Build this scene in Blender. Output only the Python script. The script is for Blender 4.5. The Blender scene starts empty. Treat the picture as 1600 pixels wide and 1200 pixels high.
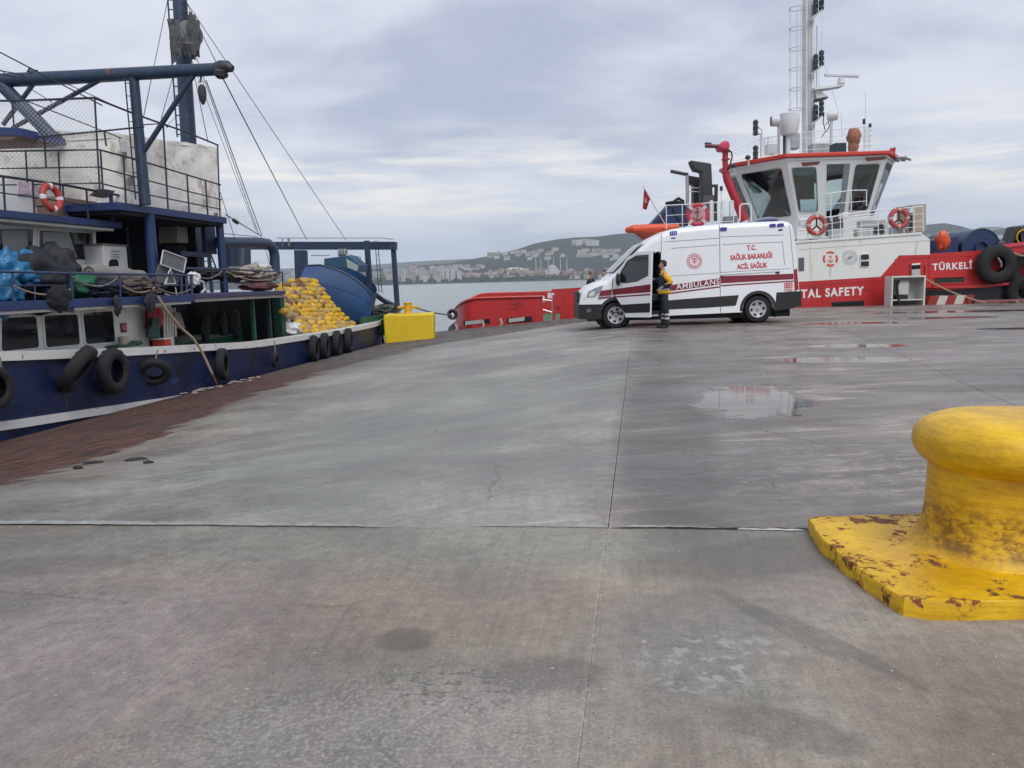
import bpy, bmesh, math, random
from mathutils import Vector, Matrix, noise, Quaternion
rnd = random.Random(7)
scene = bpy.context.scene
COL = scene.collection
R = math.radians
# ------------------------------------------------------------ camera
F = 1202.0; PITCH = R(7.65); ROLL = R(1.55); EYE = Vector((0, 0, 1.35))
fw = Vector((0, math.cos(PITCH), -math.sin(PITCH)))
U0 = Vector((1, 0, 0)).cross(fw)
rt = math.cos(ROLL) * Vector((1, 0, 0)) - math.sin(ROLL) * U0
up = math.cos(ROLL) * U0 + math.sin(ROLL) * Vector((1, 0, 0))
cd = bpy.data.cameras.new('camera'); cam = bpy.data.objects.new('camera', cd); COL.objects.link(cam)
cd.sensor_width = 36; cd.lens = F / 1600 * 36; cd.clip_start = .05; cd.clip_end = 40000
m = Matrix((rt, up, -fw)).transposed().to_4x4(); m.translation = EYE
cam.matrix_world = m
scene.camera = cam
scene.view_settings.view_transform = 'Standard'; scene.view_settings.look = 'None'
scene.view_settings.exposure = 0.22; scene.view_settings.gamma = 1; scene.view_settings.use_curve_mapping = False
scene.cycles.volume_bounces = 1; scene.cycles.max_bounces = 8; scene.cycles.transparent_max_bounces = 16
scene.cycles.caustics_reflective = False; scene.cycles.caustics_refractive = False

# ------------------------------------------------------------ node helper
class NT:
    def __init__(s, tree): s.t = tree; s.n = tree.nodes; s.l = tree.links
    def new(s, ty, **kw):
        n = s.n.new(ty)
        for k, v in kw.items(): setattr(n, k, v)
        return n
    def put(s, sock, v):
        if isinstance(v, bpy.types.NodeSocket): s.l.new(v, sock)
        elif v is not None:
            if sock.type == 'RGBA' and len(v) == 3: v = (*v, 1)
            sock.default_value = v
    def math(s, op, a, b=0.0, c=None, clamp=False):
        n = s.new('ShaderNodeMath', operation=op, use_clamp=clamp)
        s.put(n.inputs[0], a); s.put(n.inputs[1], b)
        if c is not None: s.put(n.inputs[2], c)
        return n.outputs[0]
    def vmath(s, op, a, b=(0, 0, 0)):
        n = s.new('ShaderNodeVectorMath', operation=op); s.put(n.inputs[0], a); s.put(n.inputs[1], b); return n
    def noise(s, vec, scale=5, detail=4, rough=.55, dist=0, out=0):
        n = s.new('ShaderNodeTexNoise'); s.put(n.inputs['Vector'], vec); n.inputs['Scale'].default_value = scale
        n.inputs['Detail'].default_value = detail; n.inputs['Roughness'].default_value = rough; n.inputs['Distortion'].default_value = dist
        return n.outputs[out]
    def mr(s, v, a, b, c=0.0, d=1.0, smooth=True):
        n = s.new('ShaderNodeMapRange', interpolation_type='SMOOTHSTEP' if smooth else 'LINEAR')
        s.put(n.inputs[0], v); n.inputs[1].default_value = a; n.inputs[2].default_value = b
        n.inputs[3].default_value = c; n.inputs[4].default_value = d
        return n.outputs[0]
    def mix(s, fac, a, b, mode='MIX'):
        n = s.new('ShaderNodeMix', data_type='RGBA', blend_type=mode)
        s.put(n.inputs[0], fac); s.put(n.inputs[6], a); s.put(n.inputs[7], b); return n.outputs[2]
    def mapping(s, vec, loc=(0, 0, 0), rot=(0, 0, 0), scale=(1, 1, 1), ty='POINT'):
        n = s.new('ShaderNodeMapping', vector_type=ty); s.put(n.inputs[0], vec)
        n.inputs[1].default_value = loc; n.inputs[2].default_value = rot; n.inputs[3].default_value = scale
        return n.outputs[0]

# ------------------------------------------------------------ world and sun
w = bpy.data.worlds.new('World'); scene.world = w; w.use_nodes = True
T = NT(w.node_tree); T.n.clear()
SUN_EL, SUN_AZ = R(50), R(158)
sky = T.new('ShaderNodeTexSky', sky_type='NISHITA', sun_disc=False, sun_elevation=SUN_EL, sun_rotation=SUN_AZ, dust_density=2.0)
bg1 = T.new('ShaderNodeBackground'); T.put(bg1.inputs[0], sky.outputs[0]); bg1.inputs[1].default_value = .09
tc = T.new('ShaderNodeTexCoord'); dirv = tc.outputs['Generated']
sx = T.new('ShaderNodeSeparateXYZ'); T.put(sx.inputs[0], dirv)
zz = T.math('MAXIMUM', sx.outputs[2], 0.0)
den = T.math('ADD', zz, .26)
cx = T.math('DIVIDE', sx.outputs[0], den); cy = T.math('DIVIDE', sx.outputs[1], den)
cv = T.new('ShaderNodeCombineXYZ'); T.put(cv.inputs[0], cx); T.put(cv.inputs[1], cy)
cvm = T.mapping(cv.outputs[0], loc=(1.3, .4, 0), rot=(0, 0, R(-12)), scale=(.8, 1.0, 1))
n1 = T.noise(cvm, 1.5, 8, .52, .15)
n2 = T.noise(T.mapping(cv.outputs[0], loc=(5, 2, 1), rot=(0, 0, R(-20)), scale=(.9, 1.4, 1)), 2.4, 7, .55, .2)
n3 = T.noise(T.mapping(cv.outputs[0], loc=(2, 8, 3)), .28, 2, .5)
cl = T.math('ADD', T.math('MULTIPLY', n1, .50), T.math('ADD', T.math('MULTIPLY', n2, .42), T.math('MULTIPLY', n3, .28)))
f1 = T.mr(cl, .45, .68)
ccol = T.mix(f1, (.42, .462, .590), (.70, .725, .805))
# lower band: paler and warmer streaks of lit cloud near the horizon, blue-grey gaps below it
band = T.math('MULTIPLY', T.mr(zz, .055, .10), T.mr(zz, .21, .12))
n4 = T.noise(T.mapping(dirv, scale=(2.2, 2.2, 20)), 2.6, 6, .55, .3)
warm = T.math('MULTIPLY', band, T.mr(n4, .42, .66))
ccol = T.mix(T.math('MULTIPLY', warm, .85), ccol, (.95, .92, .84))
low = T.mr(zz, .085, .02)
n5 = T.noise(T.mapping(dirv, loc=(.3, 0, 0), scale=(1.6, 1.6, 14)), 2.2, 4, .5, .2)
gap = T.math('MULTIPLY', low, T.mr(n5, .35, .62))
ccol = T.mix(T.math('MULTIPLY', gap, .85), ccol, (.46, .585, .745))
hzc = T.mr(zz, .028, .0)
ccol = T.mix(T.math('MULTIPLY', hzc, .6), ccol, (.55, .63, .70))
bg2 = T.new('ShaderNodeBackground'); T.put(bg2.inputs[0], ccol); bg2.inputs[1].default_value = 1.0
mx = T.new('ShaderNodeMixShader'); mx.inputs[0].default_value = .92
T.l.new(bg1.outputs[0], mx.inputs[1]); T.l.new(bg2.outputs[0], mx.inputs[2])
wo = T.new('ShaderNodeOutputWorld'); T.l.new(mx.outputs[0], wo.inputs[0])
sd = bpy.data.lights.new('sun', 'SUN'); sd.energy = 1.5; sd.angle = R(30); sd.color = (1, .97, .93)
so = bpy.data.objects.new('sun', sd); COL.objects.link(so)
sdir = Vector((math.cos(SUN_EL) * math.sin(SUN_AZ), math.cos(SUN_EL) * math.cos(SUN_AZ), math.sin(SUN_EL)))
so.rotation_euler = sdir.to_track_quat('Z', 'Y').to_euler(); so.location = (0, -20, 60)

# ------------------------------------------------------------ geometry helpers
RL = {}
def vec(p): return Vector(p)
class MB:
    def __init__(s): s.v = []; s.f = []
    def add(s, vs, fs):
        b = len(s.v); s.v += [Vector(p) for p in vs]; s.f += [tuple(i + b for i in f) for f in fs]; return s
    def obox(s, c, ax, ay, az):          # centre and three half-axis vectors
        c = Vector(c); ax = Vector(ax); ay = Vector(ay); az = Vector(az)
        vs = [c + i * ax + j * ay + k * az for k in (-1, 1) for j in (-1, 1) for i in (-1, 1)]
        return s.add(vs, [(0, 2, 3, 1), (4, 5, 7, 6), (0, 1, 5, 4), (2, 6, 7, 3), (0, 4, 6, 2), (1, 3, 7, 5)])
    def box(s, a, b):
        a = Vector(a); b = Vector(b); h = (b - a) / 2
        return s.obox((a + b) / 2, (h.x, 0, 0), (0, h.y, 0), (0, 0, h.z))
    def bar(s, p, q, wx, wz, upv=(0, 0, 1)):  # rectangular bar from p to q
        p = Vector(p); q = Vector(q); d = q - p; u = Vector(upv)
        x = d.cross(u)
        if x.length < 1e-6: x = d.cross(Vector((1, 0, 0)))
        x.normalize(); z = x.cross(d).normalized()
        return s.obox((p + q) / 2, d / 2, x * wx / 2, z * wz / 2)
    def tube(s, pts, r, n=6, cap=True, closed=False):
        pts = [Vector(p) for p in pts]; N = len(pts)
        rs = r if isinstance(r, (list, tuple)) else [r] * N
        b = len(s.v); t0 = None; ref = None
        for i, p in enumerate(pts):
            if closed: t = pts[(i + 1) % N] - pts[i - 1]
            else: t = pts[min(i + 1, N - 1)] - pts[max(i - 1, 0)]
            if t.length < 1e-9: t = Vector((0, 0, 1))
            t.normalize()
            if ref is None:
                ref = t.cross(Vector((0, 0, 1)))
                if ref.length < .05: ref = t.cross(Vector((1, 0, 0)))
            ref = (ref - t * ref.dot(t)).normalized(); o = t.cross(ref)
            for k in range(n):
                a = 2 * math.pi * k / n
                s.v.append(p + (ref * math.cos(a) + o * math.sin(a)) * rs[i])
        M_ = N if closed else N - 1
        for i in range(M_):
            j = (i + 1) % N
            for k in range(n):
                k2 = (k + 1) % n
                s.f.append((b + i * n + k, b + i * n + k2, b + j * n + k2, b + j * n + k))
        if cap and not closed:
            s.f.append(tuple(b + k for k in range(n))[::-1]); s.f.append(tuple(b + (N - 1) * n + k for k in range(n)))
        return s
    def cyl(s, p, q, r0, r1=None, n=12): return s.tube([p, q], [r0, r0 if r1 is None else r1], n)
    def prism(s, poly, ext):
        poly = [Vector(p) for p in poly]; ext = Vector(ext); n = len(poly)
        vs = poly + [p + ext for p in poly]
        return s.add(vs, [tuple(range(n))[::-1], tuple(range(n, 2 * n))] + [(i, (i + 1) % n, n + (i + 1) % n, n + i) for i in range(n)])
    def frame(s, outer, inner, ext):      # ring between two polygons of equal count, extruded
        o = [Vector(p) for p in outer]; i_ = [Vector(p) for p in inner]; e = Vector(ext); n = len(o)
        vs = o + i_ + [p + e for p in o] + [p + e for p in i_]; fs = []
        for k in range(n):
            j = (k + 1) % n
            fs += [(k, n + k, n + j, j), (2 * n + k, 2 * n + j, 3 * n + j, 3 * n + k), (k, j, 2 * n + j, 2 * n + k), (n + k, 3 * n + k, 3 * n + j, n + j)]
        return s.add(vs, fs)
    def lathe(s, prof, o, ax=(0, 0, 1), n=24, mod=None, cap=True):
        o = Vector(o); ax = Vector(ax).normalized(); x = ax.orthogonal().normalized(); y = ax.cross(x)
        b = len(s.v)
        for i, (r, h) in enumerate(prof):
            for k in range(n):
                a = 2 * math.pi * k / n; rr = r if mod is None else mod(r, h, k, i)
                s.v.append(o + ax * h + (x * math.cos(a) + y * math.sin(a)) * rr)
        for i in range(len(prof) - 1):
            for k in range(n):
                j = (k + 1) % n
                s.f.append((b + i * n + k, b + i * n + j, b + (i + 1) * n + j, b + (i + 1) * n + k))
        if cap and prof[0][0] > 1e-4: s.f.append(tuple(b + k for k in range(n))[::-1])
        if cap and prof[-1][0] > 1e-4: s.f.append(tuple(b + (len(prof) - 1) * n + k for k in range(n)))
        return s
    def sphere(s, c, rad, nu=12, nv=8, lump=0, seed=0, ls=2.0, rot=None):
        c = Vector(c); rx, ry, rz = (rad,) * 3 if isinstance(rad, (int, float)) else rad
        b = len(s.v)
        for j in range(nv + 1):
            th = math.pi * j / nv
            for i in range(nu):
                ph = 2 * math.pi * i / nu
                d = Vector((math.sin(th) * math.cos(ph), math.sin(th) * math.sin(ph), math.cos(th)))
                k = 1 + (lump * (noise.noise(d * ls + Vector((seed * 3.7, seed * 1.3, 0)))) if lump else 0)
                q = Vector((d.x * rx * k, d.y * ry * k, d.z * rz * k))
                if rot is not None: q = rot @ q
                s.v.append(c + q)
        for j in range(nv):
            for i in range(nu):
                i2 = (i + 1) % nu
                s.f.append((b + j * nu + i, b + (j + 1) * nu + i, b + (j + 1) * nu + i2, b + j * nu + i2))
        return s
    def torus(s, c, R_, r, ax=(0, 1, 0), nu=28, nv=10, sz=1.0):
        c = Vector(c); ax = Vector(ax).normalized(); x = ax.orthogonal().normalized(); y = ax.cross(x)
        b = len(s.v)
        for i in range(nu):
            a = 2 * math.pi * i / nu; e = x * math.cos(a) + y * math.sin(a)
            for j in range(nv):
                t = 2 * math.pi * j / nv
                s.v.append(c + e * (R_ + r * math.cos(t)) + ax * r * sz * math.sin(t))
        for i in range(nu):
            for j in range(nv):
                i2 = (i + 1) % nu; j2 = (j + 1) % nv
                s.f.append((b + i * nv + j, b + i2 * nv + j, b + i2 * nv + j2, b + i * nv + j2))
        return s
    def grid(s, fn, nu, nv):
        b = len(s.v)
        for j in range(nv + 1):
            for i in range(nu + 1): s.v.append(Vector(fn(i / nu, j / nv)))
        for j in range(nv):
            for i in range(nu):
                a = b + j * (nu + 1) + i
                s.f.append((a, a + 1, a + nu + 2, a + nu + 1))
        return s
    def build(s, name, mat, parent=None, smooth=40, loc=None, bevel=0, local=False):
        o0 = Vector((0, 0, 0))
        if parent is not None: o0 = RL[parent.name]
        elif loc is not None: o0 = Vector(loc)
        if local: o0 = Vector((0, 0, 0))
        me = bpy.data.meshes.new(name); me.from_pydata([v - o0 for v in s.v], [], s.f); me.update()
        bm = bmesh.new(); bm.from_mesh(me); bmesh.ops.recalc_face_normals(bm, faces=bm.faces); bm.to_mesh(me); bm.free()
        if smooth:
            me.shade_smooth(); me.set_sharp_from_angle(angle=R(smooth))
        for mm in (mat if isinstance(mat, list) else [mat]): me.materials.append(mm)
        ob = bpy.data.objects.new(name, me); COL.objects.link(ob)
        if parent is not None: ob.parent = parent; RL[ob.name] = o0
        else: ob.location = o0; RL[ob.name] = o0
        if bevel:
            b = ob.modifiers.new('bevel', 'BEVEL'); b.width = bevel; b.segments = 2; b.limit_method = 'ANGLE'; b.angle_limit = R(35)
        return ob
def thing(name, label, cat, loc, group=None, local=False):
    o = bpy.data.objects.new(name, None); COL.objects.link(o); o.location = loc; o.empty_display_size = .2
    RL[o.name] = Vector((0, 0, 0)) if local else Vector(loc)
    o['label'] = label; o['category'] = cat
    if group: o['group'] = group
    return o
def tag(o, label=None, cat=None, group=None, kind=None):
    if label: o['label'] = label
    if cat: o['category'] = cat
    if group: o['group'] = group
    if kind: o['kind'] = kind
    return o
KIDS = {}
def copy_tree(o, parent=None, loc=None, rot=None, label=None, scale=None):
    c = o.copy(); COL.objects.link(c)
    if parent is not None: c.parent = parent
    if loc is not None: c.location = loc
    if rot is not None: c.rotation_euler = rot
    if scale is not None: c.scale = scale
    if label: c['label'] = label
    for ch in list(o.children): copy_tree(ch, c)
    return c
def link_copy(o, loc, rot=None, scale=None, parent=None, label=None):
    c = o.copy(); COL.objects.link(c); c.location = loc
    if rot is not None: c.rotation_euler = rot
    if scale is not None: c.scale = scale
    if parent is not None: c.parent = parent
    if label: c['label'] = label
    return c

# ------------------------------------------------------------ from the survey of the photograph to places in the scene
def ray(px, py): return fw + (px - 800) / F * rt - (py - 600) / F * up
def PY(px, py, Y):
    d = ray(px, py); return EYE + d * (Y / d.y)
def PZ(px, py, z=0):
    d = ray(px, py); return EYE + d * ((z - EYE.z) / d.z)
def PN(px, py, o, n):
    d = ray(px, py); return EYE + d * ((Vector(o) - EYE).dot(n) / d.dot(n))
def gz(X, Y):
    cx_ = .57 + .1675 * (Y - 4.46); t = min(1, max(0, (Y - 4) / 4.5)); b = t * t * (3 - 2 * t)
    return -.0715 * max(0, cx_ - X) * b
# fishing boat frame: s runs aft along the quay edge, t goes inboard
BA = R(9.9); BD = Vector((math.sin(BA), math.cos(BA), 0)); BN = Vector((-math.cos(BA), math.sin(BA), 0)); BO = Vector((-6.97, 10.12, 0))
def L(s, t, z): return BO + BD * s + BN * t + Vector((0, 0, z))
def B(px, py, t): return PN(px, py, BO + BN * t, BN)
def A(px, py, s): return PN(px, py, BO + BD * s, BD)
def stz(p): q = p - BO; return q.dot(BD), q.dot(BN), p.z

# ------------------------------------------------------------ materials
MATS = {}
def M(name, col, rough=.5, metal=0, var=.12, vs=4, rust=0, rs=3, bump=.0, bs=60, spec=.5, rcol=(.13, .045, .02), streak=False, dirt=0, dcol=(.05, .045, .04), coat=0):
    if name in MATS: return MATS[name]
    mt = bpy.data.materials.new(name); mt.use_nodes = True; N = NT(mt.node_tree); p = N.n['Principled BSDF']
    tcn = N.new('ShaderNodeTexCoord'); oc = tcn.outputs['Object']
    c = (*col, 1)
    n1 = N.noise(oc, vs, 5, .6)
    c = N.mix(1.0, c, N.mix(n1, (1 - var * 1.6,) * 3, (1 + var * 1.6,) * 3), 'MULTIPLY')
    rv = N.math('ADD', N.math('MULTIPLY', N.math('SUBTRACT', n1, .5), .35), rough, clamp=True)
    if dirt:
        nd = N.noise(N.mapping(oc, scale=(1, 1, .35 if streak else 1)), vs * 1.7, 6, .7)
        fd = N.mr(nd, .68 - dirt * .3, .9 - dirt * .3)
        c = N.mix(N.math('MULTIPLY', fd, .75), c, dcol)
        rv = N.math('ADD', rv, N.math('MULTIPLY', fd, .2), clamp=True)
    if rust:
        nr = N.noise(N.mapping(oc, scale=(1, 1, .3 if streak else 1)), rs, 7, .68)
        fr = N.mr(nr, .70 - rust * .3, .76 - rust * .3)
        nr2 = N.noise(oc, rs * 6, 4, .6)
        c = N.mix(fr, c, N.mix(nr2, rcol, tuple(x * 2.3 for x in rcol)))
        rv = N.math('MAXIMUM', rv, N.math('MULTIPLY', fr, .85))
    N.put(p.inputs['Base Color'], c); N.put(p.inputs['Roughness'], rv); p.inputs['Metallic'].default_value = metal
    p.inputs['Specular IOR Level'].default_value = spec
    if coat: p.inputs['Coat Weight'].default_value = coat; p.inputs['Coat Roughness'].default_value = .08
    if bump:
        bn = N.new('ShaderNodeBump'); N.put(bn.inputs['Height'], N.noise(oc, bs, 4, .6)); bn.inputs['Strength'].default_value = .8
        bn.inputs['Distance'].default_value = bump; N.l.new(bn.outputs[0], p.inputs['Normal'])
    MATS[name] = mt; return mt
def glass(name, tint=(.55, .65, .65), refl=.25, rough=.02):
    mt = bpy.data.materials.new(name); mt.use_nodes = True; N = NT(mt.node_tree); N.n.clear()
    tr = N.new('ShaderNodeBsdfTransparent'); tr.inputs[0].default_value = (*tint, 1)
    gl = N.new('ShaderNodeBsdfGlossy'); gl.inputs[1].default_value = rough
    fr = N.new('ShaderNodeFresnel'); fr.inputs[0].default_value = 1.5
    fac = N.math('ADD', fr.outputs[0], refl * .2, clamp=True)
    ms = N.new('ShaderNodeMixShader'); N.put(ms.inputs[0], fac); N.l.new(tr.outputs[0], ms.inputs[1]); N.l.new(gl.outputs[0], ms.inputs[2])
    o = N.new('ShaderNodeOutputMaterial'); N.l.new(ms.outputs[0], o.inputs[0]); return mt
white_paint = M('white_paint', (.78, .79, .78), .4, var=.04, vs=2, dirt=.12, streak=True, dcol=(.3, .27, .22))
ship_white = M('ship_white', (.74, .75, .72), .45, var=.07, vs=1.3, dirt=.30, streak=True, dcol=(.40, .34, .25), rust=.05)
ship_grey = M('ship_grey', (.42, .44, .44), .5, var=.06, vs=2, dirt=.2, dcol=(.2, .18, .15))
dark_glass = M('dark_glass', (.012, .015, .018), .06, var=.2, vs=2)
black_rubber = M('black_rubber', (.012, .012, .014), .8, var=.35, vs=6, bump=.006, bs=34, dirt=.32, dcol=(.055, .05, .045))
black_plastic = M('black_plastic', (.012, .0125, .014), .5, var=.1)
blue_paint = M('blue_paint', (.016, .036, .125), .45, var=.28, vs=3, rust=.22, rs=5, dirt=.3, streak=True)
navy_paint = M('navy_paint', (.016, .03, .062), .45, var=.2, vs=2, rust=.08, rs=4)
steel_blue = M('steel_blue', (.024, .045, .088), .5, var=.28, vs=3, rust=.24, rs=4, dirt=.3)
green_paint = M('green_paint', (.012, .09, .045), .5, var=.2, vs=3, rust=.06)
rust_dark = M('rust_dark', (.06, .045, .04), .7, var=.3, vs=6, rust=.3)
red_paint = M('red_paint', (.50, .03, .03), .42, var=.08, vs=1.5, dirt=.12, streak=True, dcol=(.25, .03, .025))
tug_red = M('tug_red', (.50, .024, .026), .42, var=.12, vs=.9, dirt=.30, streak=True, dcol=(.26, .03, .028), rust=.02, rs=2, bump=.012, bs=1.6)
orange_red = M('orange_red', (.75, .10, .035), .45, var=.1, vs=4, dirt=.1)
buoy_red = M('buoy_red', (.44, .05, .045), .6, var=.15, vs=5, dirt=.15)
rope_tan = M('rope_tan', (.34, .25, .17), .9, var=.3, vs=20, bump=.003, bs=60)
rope_grey = M('rope_grey', (.2, .19, .17), .9, var=.3, vs=20)
steel = M('steel', (.45, .46, .47), .4, 0.6, var=.15, vs=5, rust=.05)
dark_steel = M('dark_steel', (.05, .052, .06), .5, .3, var=.2, vs=5, rust=.1)
wire_mat = M('wire_mat', (.05, .055, .065), .5, .5, var=.1)
galv = M('galv', (.62, .65, .68), .5, .1, var=.06)
beige = M('beige', (.40, .35, .29), .8, var=.15, vs=3, dirt=.2)
brown_wood = M('brown_wood', (.16, .11, .085), .75, var=.25, vs=3, dirt=.15)
tarp_blue = M('tarp_blue', (.02, .16, .33), .38, var=.3, vs=5, bump=.01, bs=9)
tarp_dark = M('tarp_dark', (.012, .014, .020), .7, var=.3, vs=5, bump=.01, bs=12)
tarp_green = M('tarp_green', (.01, .12, .06), .5, var=.25, vs=4, bump=.01, bs=9)
cloth_grey = M('cloth_grey', (.22, .21, .2), .9, var=.2, vs=6, dirt=.2, bump=.006, bs=12)
cloth_red = M('cloth_red', (.33, .03, .045), .85, var=.2, vs=6, bump=.006, bs=14)
cloth_green = M('cloth_green', (.05, .085, .08), .85, var=.2, vs=6, bump=.006, bs=14)
plastic_white = M('plastic_white', (.68, .69, .68), .5, var=.08, vs=4, dirt=.2, dcol=(.3, .28, .24))
interior_shade = M('interior_shade', (.005, .006, .009), .8, var=.3, vs=2)  # near-black: shade inside openings and below decks is put into this colour
clear_glass = glass('clear_glass', (.80, .88, .88))
van_glass = glass('van_glass', (.10, .12, .13), .35)

def scuff(mt, col, scale, thr, amt, seed=0.0, sc=1.0):
    """scrapes and rubbed patches of another colour over a painted surface"""
    N = NT(mt.node_tree); p = N.n['Principled BSDF']; src = p.inputs['Base Color'].links[0].from_socket
    g = N.new('ShaderNodeTexCoord').outputs['Object']
    a = N.noise(N.mapping(g, loc=(seed, 2, seed), scale=scale), sc, 8, .72, .3); b = N.noise(N.mapping(g, loc=(4, seed, 1)), .9 * sc, 4, .6)
    f = N.math('MULTIPLY', N.mr(a, thr, thr + .05), N.mr(b, .46, .60))
    N.put(p.inputs['Base Color'], N.mix(N.math('MULTIPLY', f, amt), src, col))
scuff(tug_red, (.16, .015, .016), (.5, .5, 2.6), .55, .7, 1, 1.6); scuff(tug_red, (.55, .22, .20), (.4, .4, 7), .60, .5, 6, 2.2)
scuff(ship_white, (.46, .36, .22), (2.6, 2.6, .16), .58, .55, 3, 1.8)
scuff(blue_paint, (.07, .075, .10), (1, 1, 4), .57, .7, 2, 3); scuff(steel_blue, (.075, .085, .10), (1, 1, 2), .57, .6, 5, 3)
scuff(plastic_white, (.30, .26, .20), (1, 1, .5), .56, .5, 4, 4)

def text_mesh(body, bold=0.0, spacing=1.0):
    cu = bpy.data.curves.new('lettering', 'FONT'); cu.body = body; cu.size = 1; cu.offset = bold; cu.space_character = spacing; cu.align_x = 'LEFT'; cu.resolution_u = 4
    ob = bpy.data.objects.new('lettering', cu); COL.objects.link(ob)
    dg = bpy.context.evaluated_depsgraph_get(); me = bpy.data.meshes.new_from_object(ob.evaluated_get(dg))
    vs = [v.co.copy() for v in me.vertices]; fs = [tuple(p.vertices) for p in me.polygons]
    bpy.data.objects.remove(ob); bpy.data.meshes.remove(me); bpy.data.curves.remove(cu)
    return vs, fs
def lettering(body, fn, name, mat, parent, bold=.012, spacing=1.05, capfit=True, flip=False):
    """fn(u, v): u 0..1 along the line, v 0..1 over the capital height"""
    vs, fs = text_mesh(body, bold, spacing)
    x0 = min(v.x for v in vs); x1 = max(v.x for v in vs); cap = .73 if capfit else max(v.y for v in vs)
    mb = MB(); mb.add([fn((v.x - x0) / (x1 - x0), v.y / cap) for v in vs], fs)
    return mb.build(name, mat, parent, smooth=0)
# ============================================================ GROUND
def ground_material():
    mt = bpy.data.materials.new('wet_concrete'); mt.use_nodes = True; N = NT(mt.node_tree); p = N.n['Principled BSDF']
    g = N.new('ShaderNodeNewGeometry').outputs['Position']
    q = N.mapping(g, rot=(0, 0, R(9.5)))                      # x across the quay, y along its edge
    def blob(c, r, ang=0, soft=.35, nz=.5, ns=3.0):
        v = N.mapping(g, loc=(c[0], c[1], 0), rot=(0, 0, R(ang)), scale=(r[0], r[1], 50), ty='TEXTURE')
        ln = N.vmath('LENGTH', v).outputs['Value']
        k = N.math('ADD', ln, N.math('MULTIPLY', N.math('SUBTRACT', N.noise(g, ns, 5, .62), .5), nz * 2))
        return N.mr(k, 1 + soft / 2, 1 - soft / 2)
    near = N.math('SUBTRACT', N.math('ADD', N.new('ShaderNodeSeparateXYZ').outputs[0], 0), 0)
    sp = N.new('ShaderNodeSeparateXYZ'); N.put(sp.inputs[0], g); X, Y = sp.outputs[0], sp.outputs[1]
    nearf = N.mr(N.math('ADD', Y, N.math('MULTIPLY', X, .116)), 4.092, 4.088)      # the slab the photographer stands on
    cl = N.math('SUBTRACT', X, N.math('ADD', N.math('MULTIPLY', Y, .1675), -.177))   # right of the crease
    wob = N.math('MULTIPLY', N.math('SUBTRACT', N.noise(g, 1.3, 6, .65), .5), .9)
    rightf = N.mr(N.math('ADD', cl, wob), -.10, .16)
    big = N.noise(g, .38, 4, .55); mid = N.noise(g, 1.7, 6, .62); fine = N.noise(g, 14, 6, .7); grit = N.noise(g, 95, 3, .6)
    tintn = N.noise(N.mapping(g, loc=(3, 7, 0)), .75, 4, .55); tint2 = N.noise(N.mapping(g, loc=(-9, 2, 0)), .6, 4, .55)
    # three slabs, three ages of concrete
    c_near = N.mix(N.mr(tintn, .38, .62), (.218, .196, .168), (.228, .218, .198))
    c_near = N.mix(N.math('MULTIPLY', N.mr(tint2, .5, .68), .6), c_near, (.212, .192, .190))
    c_near = N.mix(N.math('MULTIPLY', N.mr(N.noise(N.mapping(g, loc=(4, -3, 0)), .9, 4), .52, .66), .6), c_near, (.150, .164, .146))
    c_near = N.mix(N.math('MULTIPLY', blob((-1.75, 2.75), (.95, .75), 10, 1.2, .6, 1.6), .75), c_near, (.226, .204, .205))
    c_near = N.mix(N.math('MULTIPLY', blob((-.55, 2.0), (.75, .42), 25, .9, .7, 2.2), .7), c_near, (.200, .200, .196))
    c_near = N.mix(N.math('MULTIPLY', blob((-.3, 3.85), (2.6, .36), -6, 1.0, .6, 1.5), .7), c_near, (.186, .196, .180))
    c_near = N.mix(N.math('MULTIPLY', blob((.65, 2.75), (.32, .4), 0, .9, .6, 3), .6), c_near, (.165, .176, .176))
    c_near = N.mix(N.math('MULTIPLY', blob((-.25, 3.05), (.85, .42), 0, 1.1, .6, 2), .55), c_near, (.236, .204, .168))
    c_left = N.mix(N.mr(tintn, .36, .6), (.212, .207, .198), (.228, .238, .226))
    c_right = N.mix(N.mr(tint2, .36, .64), (.190, .183, .172), (.258, .250, .238))
    base = N.mix(rightf, c_left, c_right); base = N.mix(nearf, base, c_near)
    # broom finish along the quay on the near slab, washed streaks across it beyond
    broom = N.noise(N.mapping(q, scale=(46, 1.6, 1)), 1.0, 5, .65)
    q2 = N.mapping(g, rot=(0, 0, R(-32)))
    wash = N.noise(N.mapping(q2, scale=(.42, 3.4, 1)), 1.0, 7, .62, .5)
    wash2 = N.noise(N.mapping(N.mapping(g, rot=(0, 0, R(-8))), scale=(.6, 3.6, 1)), 1.2, 7, .66, .3)
    w_left = N.math('MULTIPLY', N.mr(wash, .50, .72), N.math('SUBTRACT', 1.0, nearf))
    st = N.mix(rightf, N.mix(w_left, (1, 1, 1), (1.30, 1.31, 1.29)), N.mix(N.mr(wash2, .46, .70), (.78, .78, .78), (1.34, 1.34, 1.33)))
    st = N.mix(nearf, st, N.mix(N.mr(broom, .3, .7), (.93, .93, .93), (1.07, 1.07, 1.07)))
    base = N.mix(1.0, base, st, 'MULTIPLY')
    base = N.mix(1.0, base, N.mix(N.mr(big, .3, .7), (.76, .76, .77), (1.20, 1.19, 1.17)), 'MULTIPLY')
    base = N.mix(1.0, base, N.mix(N.mr(mid, .28, .72), (.80, .80, .81), (1.20, 1.20, 1.19)), 'MULTIPLY')
    base = N.mix(1.0, base, N.mix(N.mr(fine, .3, .7), (.83, .83, .83), (1.16, 1.16, 1.16)), 'MULTIPLY')
    base = N.mix(1.0, base, N.mix(N.mr(grit, .3, .7), (.84, .84, .84), (1.15, 1.15, 1.15)), 'MULTIPLY')
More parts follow.
